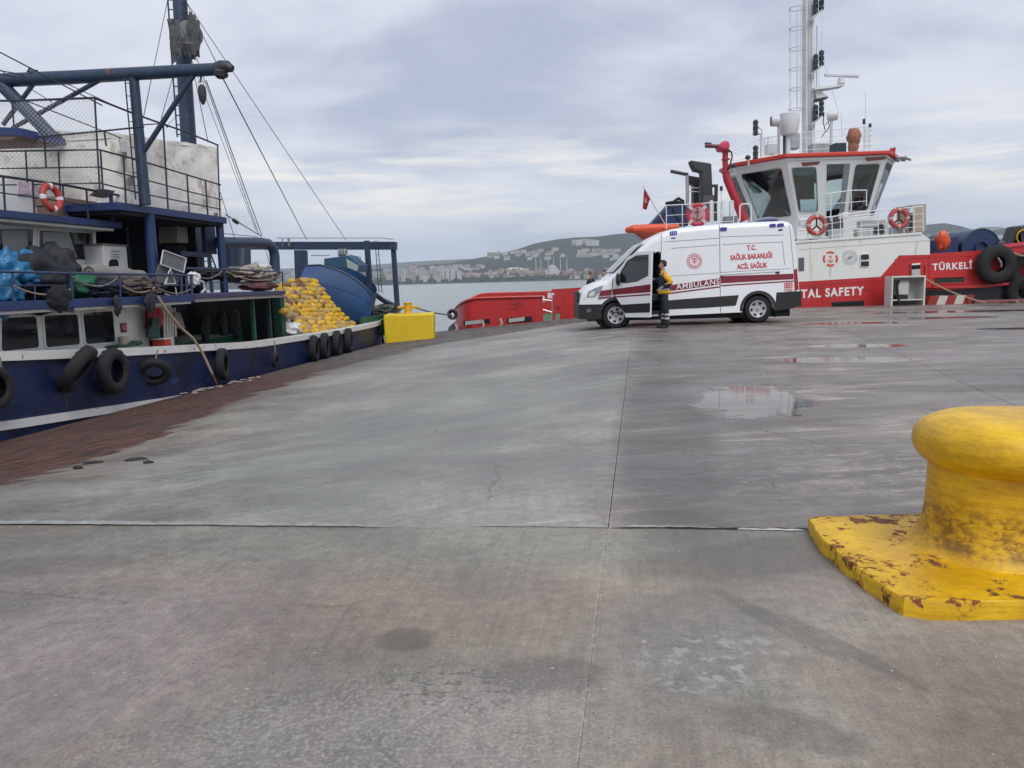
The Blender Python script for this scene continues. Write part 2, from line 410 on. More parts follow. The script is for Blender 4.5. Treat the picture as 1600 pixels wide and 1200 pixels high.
    # worn pale laitance on the right-hand slab
    worn = N.math('MULTIPLY', N.math('MULTIPLY', N.mr(N.noise(N.mapping(g, scale=(1, 2.2, 1)), 5.5, 8, .74, .4), .50, .62), blob((2.2, 5.2), (1.9, 1.0), -8, .9, .5, 1.4)), N.math('SUBTRACT', 1.0, nearf))
    base = N.mix(N.math('MULTIPLY', worn, .6), base, (.33, .33, .325))
    # green bloom on the sloping slab
    gr = N.math('MULTIPLY', blob((-.9, 8.8), (1.7, 3.8), -14, 1.2, .5, .9), N.mr(wash, .35, .7))
    base = N.mix(N.math('MULTIPLY', gr, .62), base, (.165, .235, .205))
    # hairline cracks and scattered dark flecks
    vo = N.new('ShaderNodeTexVoronoi', feature='DISTANCE_TO_EDGE'); N.put(vo.inputs['Vector'], N.mix(.22, g, N.noise(g, 1.6, 6, .65, out=1))); vo.inputs['Scale'].default_value = .62
    hair = N.math('MULTIPLY', N.mr(vo.outputs[0], .007, .002), N.mr(N.noise(N.mapping(g, loc=(6, 1, 0)), .9, 3), .52, .60))
    base = N.mix(N.math('MULTIPLY', hair, .38), base, (.06, .058, .055))
    fleck = N.mr(N.noise(N.mapping(g, loc=(8, 3, 0)), 62, 3, .65), .66, .72)
    base = N.mix(N.math('MULTIPLY', N.math('MULTIPLY', fleck, .5), N.mr(mid, .42, .62)), base, (.075, .072, .068))
    # salt specks and pits
    specks = N.new('ShaderNodeTexVoronoi', feature='DISTANCE_TO_EDGE'); specks = None
    pit = N.mr(N.noise(g, 38, 2, .5), .70, .76)
    base = N.mix(N.math('MULTIPLY', pit, .55), base, (.07, .067, .062))
    fl = N.mr(N.noise(N.mapping(g, loc=(1, 1, 0)), 27, 2, .5), .735, .76)
    base = N.mix(N.math('MULTIPLY', fl, .6), base, (.42, .41, .40))
    # salt caught in the crease where it crosses the near slab, broken pale dots
    crk = N.math('MULTIPLY', N.mr(N.math('ABSOLUTE', cl), .012, .003), N.mr(N.noise(g, 22, 3, .6), .50, .62))
    base = N.mix(N.math('MULTIPLY', crk, .6), base, (.40, .39, .37))
    # oil and water marks: (centre, radii, angle, depth)
    dark = None
    for c, r, an, k, ns in [((-.44, 2.80), (.115, .10), 0, .50, 9), ((.10, 2.50), (.20, .12), 0, .42, 7), ((-.20, 2.42), (.20, .11), -20, .0, 7),
                        ((1.01, 2.84), (.05, .36), 25, .36, 11), ((1.18, 2.62), (.042, .30), 24, .36, 11), ((5.3, 8.6), (1.3, .32), -8, .45, 2),
                        ((1.42, 7.2), (.42, 3.6), -9.5, .45, 1.5), ((2.9, 14.5), (.5, 4.2), -9.5, .4, 1.2), ((3.1, 12.0), (1.6, .5), -8, .35, 1.5), ((.78, 2.14), (.22, .10), -30, .35, 6), ((1.15, 3.55), (.65, .24), 12, .38, 3), ((-2.35, 3.72), (.4, .14), 0, .32, 5), ((2.3, 11.2), (1.3, .7), -8, .35, 1.5)]:
        if k == 0: continue
        b_ = N.math('MULTIPLY', blob(c, r, an, .5, .35, ns), k); dark = b_ if dark is None else N.math('MAXIMUM', dark, b_)
    spat = N.math('MULTIPLY', blob((-.24, 2.42), (.24, .16), -20, .8, .4, 8), N.mr(N.noise(N.mapping(g, scale=(1, 1.5, 1)), 21, 3, .55), .54, .58))
    dark = N.math('MAXIMUM', dark, N.math('MULTIPLY', spat, .55))
    base = N.mix(dark, base, (.055, .055, .052))
    pale = N.math('MULTIPLY', blob((.68, 2.58), (.30, .22), 20, .7, .6, 6), N.mr(N.noise(g, 15, 5, .6), .53, .60))
    pale = N.math('MAXIMUM', pale, N.math('MULTIPLY', blob((-.6, 2.05), (.9, .42), 15, .9, .4, 2), N.mr(N.noise(g, 60, 5, .7), .47, .64)))
    base = N.mix(N.math('MULTIPLY', pale, .5), base, (.38, .385, .375))
    # mud and rust washed off nets, along the boat
    at = N.new('ShaderNodeAttribute', attribute_name='mud').outputs['Fac']
    mdn = N.math('ADD', at, N.math('ADD', N.math('MULTIPLY', N.math('SUBTRACT', mid, .5), 1.0), N.math('MULTIPLY', N.math('SUBTRACT', wash, .5), 1.1)))
    mud = N.mr(mdn, -.12, .14)
    stain = N.math('MULTIPLY', N.mr(mdn, -1.1, .1), .4)
    base = N.mix(stain, base, (.135, .115, .092))
    mudn = N.noise(N.mapping(q, scale=(3.2, .7, 1)), 2.2, 8, .72)
    mcol = N.mix(N.mr(mudn, .34, .66), (.022, .009, .007), (.105, .040, .026))
    mcol = N.mix(1.0, mcol, N.mix(N.mr(fine, .3, .7), (.55, .55, .55), (1.5, 1.45, 1.4)), 'MULTIPLY')
    mcol = N.mix(N.mr(Y, 14, 21), mcol, N.mix(N.mr(mudn, .34, .66), (.035, .033, .032), (.135, .125, .118)))
    base = N.mix(N.math('MULTIPLY', mud, .93), base, mcol)
    # damp and standing water
    wetn = N.noise(N.mapping(g, loc=(2, 5, 0), scale=(.55, 1.1, 1)), .8, 6, .6, .3)
    wet = N.math('MULTIPLY', N.mr(wetn, .42, .60), N.mix(nearf, N.mix(rightf, (.55,) * 3, (1, 1, 1)), (.45,) * 3))
    pud = None
    for c, r, an, ns, nz in [((2.62, 8.3), (.56, 1.25), -18, 2.4, .8), ((5.25, 11.8), (1.15, .50), -8, 1.5, .3), ((6.35, 14.05), (.9, .45), -8, 1.5, .4),
                             ((9.0, 20.2), (1.3, .4), -6, .8, .5), ((12.2, 21.5), (1.5, .4), -6, .8, .5), ((14.5, 24.5), (3.0, .6), -4, .6, .5), 
                              ((11.5, 17.0), (1.2, .35), -8, 1, .4), ((7.6, 8.4), (1.5, .5), -8, 1, .4)]:
        b_ = blob(c, r, an, .22, nz, ns); pud = b_ if pud is None else N.math('MAXIMUM', pud, b_)
    film = N.math('MULTIPLY', blob((-2.05, 3.02), (.5, .26), 10, .9, .5, 3), .8)
    cut = N.mr(N.math('ADD', N.math('MULTIPLY', X, .19), Y), 7.52, 7.56)       # the big puddle stops dead at a pour line
    base = N.mix(N.math('MULTIPLY', wet, .42), base, (.06, .06, .06))
    ed = N.math('MULTIPLY', pud, .55)
    base = N.mix(ed, base, (.06, .058, .055))
    base = N.mix(1.0, base, (1.20, 1.12, 1.045), 'MULTIPLY')
    N.put(p.inputs['Base Color'], base)
    rg = N.mr(N.math('ADD', N.math('MULTIPLY', mid, .6), N.math('MULTIPLY', fine, .4)), .3, .7, .42, .72)
    rg = N.math('SUBTRACT', rg, N.math('MULTIPLY', wet, .24), clamp=True)
    rg = N.math('SUBTRACT', rg, N.math('MULTIPLY', mud, -.22), clamp=True); rg = N.math('SUBTRACT', rg, N.math('MULTIPLY', film, .42), clamp=True)
    rg = N.math('MULTIPLY', rg, N.math('SUBTRACT', 1.0, N.math('MULTIPLY', pud, .93)))
    N.put(p.inputs['Roughness'], N.math('MAXIMUM', rg, .055)); p.inputs['Specular IOR Level'].default_value = .42
    h = N.math('ADD', N.math('MULTIPLY', grit, .0016), N.math('MULTIPLY', fine, .004))
    h = N.math('ADD', h, N.math('MULTIPLY', N.math('MULTIPLY', broom, .0022), nearf))
    h = N.math('ADD', h, N.math('MULTIPLY', wash2, .006)); h = N.math('SUBTRACT', h, N.math('MULTIPLY', pit, .002))
    h = N.math('ADD', h, N.math('MULTIPLY', N.math('MULTIPLY', mudn, .05), mud))
    h = N.math('MULTIPLY', h, N.math('SUBTRACT', 1.0, pud))
    bn = N.new('ShaderNodeBump'); N.put(bn.inputs['Height'], h); bn.inputs['Strength'].default_value = .7; bn.inputs['Distance'].default_value = 1.0
    N.l.new(bn.outputs[0], p.inputs['Normal'])
    return mt
GROUND = ground_material()
MUDB = [(2, -4.0), (5.73, -3.93), (6.38, -4.04), (7.4, -4.23), (9.78, -4.31), (12.31, -4.35), (15.3, -4.1), (17.9, -3.57), (20.5, -2.7), (22.4, -1.84), (24.5, .3), (26.5, 2.4), (31, 8)]
def interp(tab, x):
    if x <= tab[0][0]: return tab[0][1]
    for (a, b), (c, d) in zip(tab, tab[1:]):
        if x <= c: return b + (d - b) * (x - a) / (c - a)
    return tab[-1][1]
EDGE = lambda y: -6.87 + .175 * (y - 10.12)
CREASE = lambda y: .57 + .1675 * (y - 4.46)
JOINT = lambda x: 4.09 - .116 * x
BACK = 30.25
def slab(c00, c10, c11, c01, nu, nv, parent, gap=.004):
    c = [Vector((*p, 0)) for p in (c00, c10, c11, c01)]; mid_ = sum(c, Vector()) / 4
    ins = []
    for k in range(4):
        e1 = (c[(k + 1) % 4] - c[k]).normalized(); e0 = (c[k - 1] - c[k]).normalized(); ins.append(c[k] + e1 * gap + e0 * gap)
    mb = MB()
    def fn(u, v):
        v2 = v ** 1.6
        p = (ins[0] * (1 - u) + ins[1] * u) * (1 - v2) + (ins[3] * (1 - u) + ins[2] * u) * v2
        z = gz(p.x, p.y) + .010 * noise.noise(Vector((p.x * .4, p.y * .4, 3.1)))
        return (p.x, p.y, z)
    mb.grid(fn, nu, nv)
    # skirts, so that the joints have depth
    W = nu + 1; top = list(range(W)), [i * W + nu for i in range(nv + 1)], [nv * W + nu - i for i in range(W)], [(nv - i) * W for i in range(nv + 1)]
    for edge in top:
        b = len(mb.v)
        for i in edge: mb.v.append(mb.v[i] + Vector((0, 0, -.06)))
        for k in range(len(edge) - 1): mb.f.append((edge[k], edge[k + 1], b + k + 1, b + k))
    ob = mb.build('slab', GROUND, parent, smooth=50)
    at = ob.data.attributes.new('mud', 'FLOAT', 'POINT')
    for i, v in enumerate(ob.data.vertices):
        q = v.co; at.data[i].value = max(-5, min(5, interp(MUDB, q.y) - q.x)) if q.y > 4.05 - .116 * q.x else -5
    return ob
# quay body: a sheet a little lower (dark in the joints) and the wall down into the water
qb = MB(); W_ = 40; rows = [-10 + i * (BACK + 10) / 60 for i in range(61)]
qb.grid(lambda u, v: ((lambda y, x: (x, y, gz(x, y) - .035))(-10 + v * (BACK + 10), EDGE(-10 + v * (BACK + 10)) * (1 - u) + 60 * u)), 60, 60)
for edge in ([j * 61 for j in range(61)], [60 * 61 + i for i in range(61)]):
    b = len(qb.v)
    for i in edge: qb.v.append(Vector((qb.v[i].x, qb.v[i].y, -3.1)))
    for k in range(60): qb.f.append((edge[k], edge[k + 1], b + k + 1, b + k))
quay_mat = M('quay_wall', (.10, .095, .085), .8, var=.3, vs=1.5, dirt=.3, bump=.01, bs=10)
quay = tag(qb.build('quay', quay_mat, smooth=30), 'wet grey concrete quay sloping down to the fishing boat', kind='structure')
RL[quay.name] = Vector()
XR = 60
K1 = lambda x: 6.43 - .174 * x
K2 = lambda x: 10.15 - .20 * x
K3 = lambda x: 16.2 - .17 * x
K4 = lambda x: 22.8 - .17 * x
LJ = lambda y: 4.88 + .27 * (y - 7.22)
def meet(fx, fy, y0):
    y = y0
    for _ in range(30): y = fy(fx(y))
    return (fx(y), y)
jc = meet(CREASE, JOINT, 4); je = meet(EDGE, JOINT, 4.9)
slab((EDGE(-10), -10), (CREASE(-10), -10), jc, je, 60, 60, quay, .0006)
slab((CREASE(-10), -10), (12, -10), (12, JOINT(12)), jc, 70, 60, quay, .0006)
slab(je, jc, (CREASE(BACK), BACK), (EDGE(BACK), BACK), 90, 150, quay, .0009)
prev = JOINT; pe = jc
for kf, rough_y in ((K1, 6.2), (K2, 9.6), (K3, 15), (K4, 21), (lambda x: BACK, BACK)):
    c1 = meet(CREASE, kf, rough_y)
    if kf is K1:
        slab(pe, (12, JOINT(12)), (12, kf(12)), c1, 60, 16, quay)
    else:
        a = meet(LJ, prev, rough_y - 2); b_ = meet(LJ, kf, rough_y)
        slab(pe, a, b_, c1, 26, 26, quay); slab(a, (XR, prev(XR) if prev(XR) > -4 else -4), (XR, kf(XR)), b_, 50, 20, quay)
    prev = kf; pe = c1
# worn pale edging along the expansion joint
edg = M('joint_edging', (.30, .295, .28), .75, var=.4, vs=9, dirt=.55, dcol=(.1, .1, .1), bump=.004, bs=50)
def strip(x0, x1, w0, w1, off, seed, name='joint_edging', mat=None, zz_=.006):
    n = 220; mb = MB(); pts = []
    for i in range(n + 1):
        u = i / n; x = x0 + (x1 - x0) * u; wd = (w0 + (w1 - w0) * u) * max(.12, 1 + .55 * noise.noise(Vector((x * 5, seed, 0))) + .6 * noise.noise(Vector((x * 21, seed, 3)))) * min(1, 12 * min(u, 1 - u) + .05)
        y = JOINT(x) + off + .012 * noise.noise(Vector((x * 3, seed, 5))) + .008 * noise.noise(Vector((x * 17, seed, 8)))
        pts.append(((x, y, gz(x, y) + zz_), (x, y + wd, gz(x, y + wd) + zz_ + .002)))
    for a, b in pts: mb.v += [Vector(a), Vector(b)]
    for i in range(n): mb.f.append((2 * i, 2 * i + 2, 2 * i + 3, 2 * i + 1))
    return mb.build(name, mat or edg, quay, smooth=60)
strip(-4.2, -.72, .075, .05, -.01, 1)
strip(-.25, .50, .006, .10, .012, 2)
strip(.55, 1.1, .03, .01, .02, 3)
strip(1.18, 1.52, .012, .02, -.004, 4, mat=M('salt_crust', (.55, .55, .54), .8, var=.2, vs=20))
strip(.52, 1.62, .012, .022, .004, 5, name='joint_gap', mat=M('joint_dark', (.012, .012, .012), .8))
# ============================================================ WATER, HILLS, TOWN
def water_material():
    mt = bpy.data.materials.new('harbour_water'); mt.use_nodes = True; N = NT(mt.node_tree); p = N.n['Principled BSDF']
    g = N.new('ShaderNodeNewGeometry').outputs['Position']
    p.inputs['Base Color'].default_value = (.16, .19, .185, 1); p.inputs['Roughness'].default_value = .16
    a = N.noise(N.mapping(g, scale=(1, .8, 1)), 1.1, 5, .6); b = N.noise(N.mapping(g, scale=(1, 2.5, 1)), .06, 4, .6)
    h = N.math('ADD', N.math('MULTIPLY', a, .10), N.math('MULTIPLY', b, .6))
    bn = N.new('ShaderNodeBump'); N.put(bn.inputs['Height'], h); bn.inputs['Strength'].default_value = .8; bn.inputs['Distance'].default_value = 1
    N.l.new(bn.outputs[0], p.inputs['Normal']); return mt
wm = MB(); wm.grid(lambda u, v: (-8800 + 17600 * u, -400 + 9000 * v, -2.2), 8, 8)
tag(wm.build('water', water_material(), smooth=0), 'grey rippled harbour water between quay and far shore', kind='structure')
def hill_mat(name, c1, c2, c3):
    mt = bpy.data.materials.new(name); mt.use_nodes = True; N = NT(mt.node_tree); p = N.n['Principled BSDF']
    g = N.new('ShaderNodeNewGeometry').outputs['Position']
    n = N.noise(g, .006, 8, .62); n2 = N.noise(g, .05, 5, .7)
    c = N.mix(N.mr(n, .42, .6), c1, c2); c = N.mix(N.math('MULTIPLY', N.mr(n2, .5, .7), .6), c, c3)
    N.put(p.inputs['Base Color'], c); p.inputs['Roughness'].default_value = .95; p.inputs['Specular IOR Level'].default_value = .1
    bn = N.new('ShaderNodeBump'); N.put(bn.inputs['Height'], n2); bn.inputs['Distance'].default_value = 18; N.l.new(bn.outputs[0], p.inputs['Normal']); return mt
RIDGE = [(-500, 446), (0, 440), (300, 432), (430, 427), (560, 423), (600, 419), (650, 415), (700, 411.5), (740, 404.5), (780, 397), (810, 389), (835, 380.5), (870, 374), (900, 371), (935, 369.5), (960, 366), (985, 364), (1015, 370), (1060, 373), (1130, 372), (1250, 365), (1350, 358), (1440, 352), (1475, 348.5), (1500, 353), (1520, 359), (1545, 361), (1570, 357), (1600, 351), (1650, 348), (1750, 355), (2000, 360), (2300, 380)]
SHORE, CREST = 2450., 3400.
def terrain(px, t):
    rp = PY(px, interp(RIDGE, px), CREST)
    Y = SHORE + (CREST - SHORE) * t
    k = max(0, (t - .06) / .94)
    prof = k ** 1.25 if t <= 1 else max(0, 1 - (t - 1) * 1.1)
    z = -1.0 + (rp.z + 1) * prof + 9 * noise.noise(Vector((px * .02, t * 6, 0))) * min(1, k * 3) * max(0, 1 - abs(t - .5) * 2)
    if t <= 0: z = -3.0
    return Vector((rp.x * Y / CREST, Y, z))
hm = MB(); hm.grid(lambda u, v: terrain(-500 + 2800 * u, v * 1.5), 350, 36)
tag(hm.build('hillside', hill_mat('hill_green', (.030, .045, .034), (.050, .060, .040), (.022, .034, .03)), smooth=80), 'dark green hillside across the bay', kind='structure')
FAR = [(-600, 444), (200, 430), (400, 421), (520, 417), (560, 415), (600, 412.5), (640, 409), (680, 407), (720, 405), (760, 404), (820, 410), (1000, 412), (1400, 392), (1500, 366), (1530, 355), (1560, 354), (1600, 360), (1700, 350), (1900, 360), (2300, 380)]
fm = MB()
def farfn(u, v):
    px = -600 + 2900 * u; rp = PY(px, interp(FAR, px), 6600); Y = 5600 + 2000 * v
    return (rp.x * Y / 6600, Y, -3 + (rp.z + 3) * max(0, 1 - abs(v - .5) * 2) ** .8)
fm.grid(farfn, 200, 10)
tag(fm.build('far_hills', hill_mat('hill_far', (.06, .06, .05), (.08, .07, .055), (.05, .055, .05)), smooth=80), 'low hazy hills behind the far shore', kind='structure')
def on_terrain(px, py):
    lo, hi = .03, 1.0
    for _ in range(24):
        t = (lo + hi) / 2; p = terrain(px, t); d = p - EYE; k = d.dot(fw); y = 600 - F * d.dot(up) / k
        if y > py: lo = t
        else: hi = t
    return terrain(px, (lo + hi) / 2)
def facade(name, col, win):
    mt = bpy.data.materials.new(name); mt.use_nodes = True; N = NT(mt.node_tree); p = N.n['Principled BSDF']
    oc = N.new('ShaderNodeTexCoord').outputs['Object']
    s = N.new('ShaderNodeSeparateXYZ'); N.put(s.inputs[0], oc)
    fz = N.math('FRACT', N.math('MULTIPLY', s.outputs[2], win[1])); fx = N.math('FRACT', N.math('MULTIPLY', N.math('ADD', s.outputs[0], s.outputs[1]), win[0]))
    ww = N.math('MULTIPLY', N.math('GREATER_THAN', fz, .45), N.math('GREATER_THAN', fx, .45))
    N.put(p.inputs['Base Color'], N.mix(ww, col, (.07, .08, .09))); p.inputs['Roughness'].default_value = .8; return mt
FAC = [facade('house_white', (.62, .61, .58), (.25, .33)), facade('house_cream', (.55, .49, .40), (.22, .33)), facade('house_grey', (.40, .41, .41), (.28, .33)), facade('house_pink', (.46, .34, .29), (.25, .33)), facade('house_tan', (.40, .33, .26), (.2, .33))]
ROOF = [M('roof_tile', (.22, .085, .055), .8, var=.3, vs=.3), M('roof_grey', (.25, .25, .25), .8, var=.2, vs=.3)]
def building(px, py, w_, d_, h, k, gable, grp, label):
    p = on_terrain(px, py)
    r = thing('apartment_building' if h > 16 else 'house', label, 'building' if h > 16 else 'house', p, grp, local=True)
    mb = MB(); mb.box((-w_ / 2, -d_ / 2, -14), (w_ / 2, d_ / 2, h)); mb.build('wall', FAC[k], r, smooth=0, local=True)
    rb = MB()
    if gable:
        e = .5; a = [(-w_ / 2 - e, -d_ / 2 - e, h), (w_ / 2 + e, -d_ / 2 - e, h), (w_ / 2 + e, d_ / 2 + e, h), (-w_ / 2 - e, d_ / 2 + e, h), (-w_ / 3, 0, h + 3), (w_ / 3, 0, h + 3)]
        rb.add(a, [(0, 1, 5, 4), (1, 2, 5), (2, 3, 4, 5), (3, 0, 4), (3, 2, 1, 0)])
    else: rb.box((-w_ / 2 + .4, -d_ / 2 + .4, h), (w_ / 2 - .4, d_ / 2 - .4, h + .8)); rb.box((-2.5, -2.5, h + .8), (2.5, 2.5, h + 3))
    rb.build('roof', ROOF[0 if gable else 1], r, smooth=0, local=True)
    r.rotation_euler.z = rnd.uniform(-.5, .5)
    return r
def district(n, px, py, hh, ww, cols, gable, grp, label):
    used = []
    for _ in range(n):
        for _t in range(20):
            x = rnd.uniform(*px); y = rnd.uniform(*py)
            if all(abs(x - a) > 3.0 or abs(y - b) > 1.6 for a, b in used): break
        used.append((x, y))
        building(x, y, rnd.uniform(*ww), rnd.uniform(10, 16), rnd.uniform(*hh), rnd.choice(cols), rnd.random() < gable, grp, label)
D = district
D(22, (430, 600), (428, 441), (16.5, 26), (18, 34), (0, 1, 2, 4), .2, 'blocks behind the gantry', 'low apartment block on the far shore seen behind the gantry and skiff')
D(44, (600, 690), (426, 441), (17, 30), (12, 24), (1, 1, 2, 4, 0), .3, 'blocks on the flat shore', 'cream and grey apartment block on the flat far shore beside the gantry')
D(20, (690, 765), (417, 424), (8, 12), (12, 22), (0, 0, 2), .5, 'white villas on the low slope', 'white villa in rows on the low slope of the far hill')
D(10, (712, 775), (429, 436), (7, 10), (26, 60), (0, 1, 2), .4, 'long low halls by the water', 'long low pale hall near the far waterline')
D(62, (760, 965), (424, 437), (7, 13), (10, 20), (0, 1, 2, 3, 3, 4), .75, 'small houses by the shore', 'small tiled roof house in the dense shore town below the mosque')
D(6, (893, 935), (380.5, 384), (16.5, 22), (26, 44), (0, 2, 0), .0, 'pale blocks near the ridge', 'large pale block standing near the crest of the hill')
D(18, (903, 968), (393, 404), (9, 14), (16, 34), (0, 1, 2), .3, 'rows on the upper slope', 'pale terrace on the upper right slope of the hill')
D(24, (762, 880), (391, 407), (8, 13), (14, 30), (0, 2, 1), .4, 'houses on the upper slope', 'white house on the wooded slope above the mosque')
D(12, (965, 1030), (410, 432), (8, 14), (12, 24), (0, 1, 3), .5, 'houses beyond the van bonnet', 'small pale house on the far shore beyond the van bonnet')
D(46, (1448, 1640), (368, 396), (17, 32), (14, 26), (0, 2, 2, 1, 4), .15, 'town beyond the tug bow', 'grey and white apartment block in the town beyond the tug bow')
for x, h in ((692, 44), (700, 40), (707, 45), (717, 36)):
    building(x, 440, 15, 13, h, 0, False, 'four white towers', 'tall white tower block on the waterfront, one of four')
# pale dome hall and the mosque
p0 = on_terrain(803, 424)
hb = MB(); hb.box((-30, -14, -6), (30, 14, 6)); hall = thing('sports_hall', 'wide pale hall with a shallow curved roof below the wooded hill', 'hall', p0, local=True)
hb.build('wall', FAC[0], hall, 0, local=True)
rb = MB(); rb.sphere((0, 0, 6), (34, 16, 8), 20, 10); rb.build('roof', M('pale_roof', (.62, .66, .66), .6, var=.05), hall, local=True)
p0 = on_terrain(862, 429); mos = thing('mosque', 'grey domed mosque with six slender minarets on the far shore', 'mosque', p0, local=True)
stone = M('mosque_stone', (.50, .50, .48), .8, var=.1, vs=.2); lead = M('mosque_lead', (.33, .36, .38), .6, var=.1, vs=.2)
mb = MB(); mb.box((-24, -22, -8), (24, 22, 14)); mb.build('wall', stone, mos, 0, local=True)
mb = MB(); mb.cyl((0, 0, 14), (0, 0, 20), 17, n=24); mb.build('drum', stone, mos, local=True)
mb = MB(); mb.sphere((0, 0, 20), (16, 16, 13), 20, 12); mb.cyl((0, 0, 32), (0, 0, 37), .5, .1); mb.build('dome', lead, mos, local=True)
for x, y in ((-15, -14), (15, -14), (-15, 14), (15, 14)):
    mb = MB(); mb.sphere((x, y, 14), (8, 8, 6.5), 14, 8); mb.build('dome', lead, mos, local=True)
mm = MB(); mm.lathe([(2.0, -12), (1.9, 24), (2.6, 25), (2.6, 26.5), (1.6, 27), (1.5, 42), (2.3, 43), (2.3, 44), (1.3, 44.5), (1.2, 50), (1.4, 50.5), (.05, 60)], (0, 0, 0), n=10)
m0 = mm.build('minaret', stone, mos, local=True)
for k, (px_, dy) in enumerate(((836.5, -24), (845, 24), (855.5, -24), (865, 24), (875.5, 24), (884, -24))):
    x = (px_ - 862) / F * (p0.y)
    if k == 0: m0.location = (x, dy, 0)
    else: link_copy(m0, (x, dy, 0), parent=mos)
# trees along the waterline, a band nobody could count
wb = MB(); tr = random.Random(3)
for i in range(900):
    px_ = tr.uniform(420, 1040) if i < 700 else tr.uniform(1440, 1640); yy = 443.5 - .0268 * (px_ - 640)
    p = on_terrain(px_, yy - abs(tr.gauss(0, 3.2)) - 1)
    rr = tr.uniform(3.5, 8); wb.sphere(p + Vector((0, 0, rr * .5)), (rr * 1.3, rr, rr), 6, 4, .5, i)
tag(wb.build('shore_trees', M('tree_far', (.030, .042, .030), .95, var=.4, vs=.05, spec=.1), smooth=0), 'dark band of trees along the far waterline', kind='stuff')
hz = MB(); hz.box((-8950, -520, -4.4), (8950, 8750, 420))
hm_ = bpy.data.materials.new('air_haze'); hm_.use_nodes = True; N = NT(hm_.node_tree); N.n.clear()
pv = N.new('ShaderNodeVolumePrincipled'); pv.inputs['Color'].default_value = (.80, .88, .96, 1); pv.inputs['Density'].default_value = .00011; pv.inputs['Anisotropy'].default_value = .1
o_ = N.new('ShaderNodeOutputMaterial'); N.l.new(pv.outputs[0], o_.inputs['Volume'])
hzo = tag(hz.build('haze', hm_, smooth=0), 'thin grey blue sea haze over the bay', kind='stuff')
# ============================================================ FISHING BOAT
boat = thing('fishing_boat', 'blue hulled fishing boat with white cabin and dark blue gantries moored left', 'boat', L(4, 2.5, -2.2))
hull_blue = M('hull_blue', (.0045, .014, .062), .45, var=.3, vs=1.6, dirt=.30, streak=True, dcol=(.03, .04, .06), rust=.06, bump=.02, bs=2.2)
scuff(hull_blue, (.05, .065, .10), (.5, .5, 5), .56, .65, 2, 1.8); scuff(hull_blue, (.085, .045, .03), (2.2, 2.2, .22), .60, .7, 7, 1.6); scuff(hull_blue, (.003, .005, .012), (.7, .7, .5), .52, .8, 9, 1.2)
rail_white = M('rail_white', (.66, .66, .63), .5, var=.08, vs=4, rust=.34, rs=6)
strake_white = M('strake_white', (.60, .61, .60), .5, var=.1, vs=3, rust=.14, dirt=.3)
GUN = [(-12, 2.1), (-9, 1.55), (-6, 1.1), (-3, .80), (.28, .52), (2.9, .33), (7.25, .08), (11.83, .03), (15.9, .06), (17.4, .10)]
def gun(s): return interp(GUN, s)
def half(s): return 2.6 * (1 if s > -3 else max(.02, math.sqrt(max(0, 1 - ((-3 - s) / 9.2) ** 2)))) * (1 if s < 14 else 1 - .02 * (s - 14) ** 2)
mb = MB()
st_ = [-12.1 + i * .5 for i in range(60)]
prof = [(1.0, 0), (1.0, .12), (.985, .45), (.96, .8), (.90, 1.0)]
def hullfn(side):
    def fn(u, v):
        s = -12 + 29.4 * u; g_ = gun(s); z = g_ + (-3.1 - g_) * v
        k = 1 - .02 * v - .25 * max(0, v - .5) ** 2 - (.35 * v * max(0, (-2 - s) / 10))
        h_ = half(s) * k
        return L(s, 2.6 + side * h_, z)
    return fn
mb.grid(hullfn(-1), 70, 10); mb.grid(hullfn(1), 70, 10)
mb.add([L(17.4, 2.6 - half(17.4), .1), L(17.4, 2.6 + half(17.4), .1), L(17.4, 4.9, -3.1), L(17.4, .3, -3.1)], [(0, 1, 2, 3)])
mb.build('hull', hull_blue, boat, smooth=60)
mb = MB(); mb.grid(lambda u, v: L(-11.5 + 28.8 * u, 2.6 + (2 * v - 1) * half(-11.5 + 28.8 * u) * .97, gun(-11.5 + 28.8 * u) - .62), 40, 4)
mb.build('deck', green_paint, boat, smooth=60)
for sd_ in (-1, 1):
    mb = MB(); pts = [L(s, 2.6 + sd_ * (half(s) - .08), gun(s) + .0) for s in [-12 + .7 * i for i in range(43)]]
    for a, b in zip(pts, pts[1:]): mb.bar(a, b + (b - a) * .01, .26, .13)
    mb.build('gunwale_rail', rail_white, boat, smooth=30)
    mb = MB(); mb.grid(lambda u, v: L(-10 + 27.2 * u, 2.6 + sd_ * (half(-10 + 27.2 * u) - .13), gun(-10 + 27.2 * u) - .05 - .57 * v), 40, 2)
    mb.build('bulwark_lining', green_paint, boat, smooth=60)
mb = MB(); zs = [(-8, .55), (-4, .05), (.15, -.42), (3.3, -.62), (5, -.72)]
pts = [L(s, 2.6 - half(s) * .985 - .02, interp(zs, s)) for s in [-8 + i * .5 for i in range(27)]]
for a, b in zip(pts, pts[1:]): mb.bar(a, b + (b - a) * .01, .10, .12)
mb.build('rubbing_strake', strake_white, boat, smooth=30)

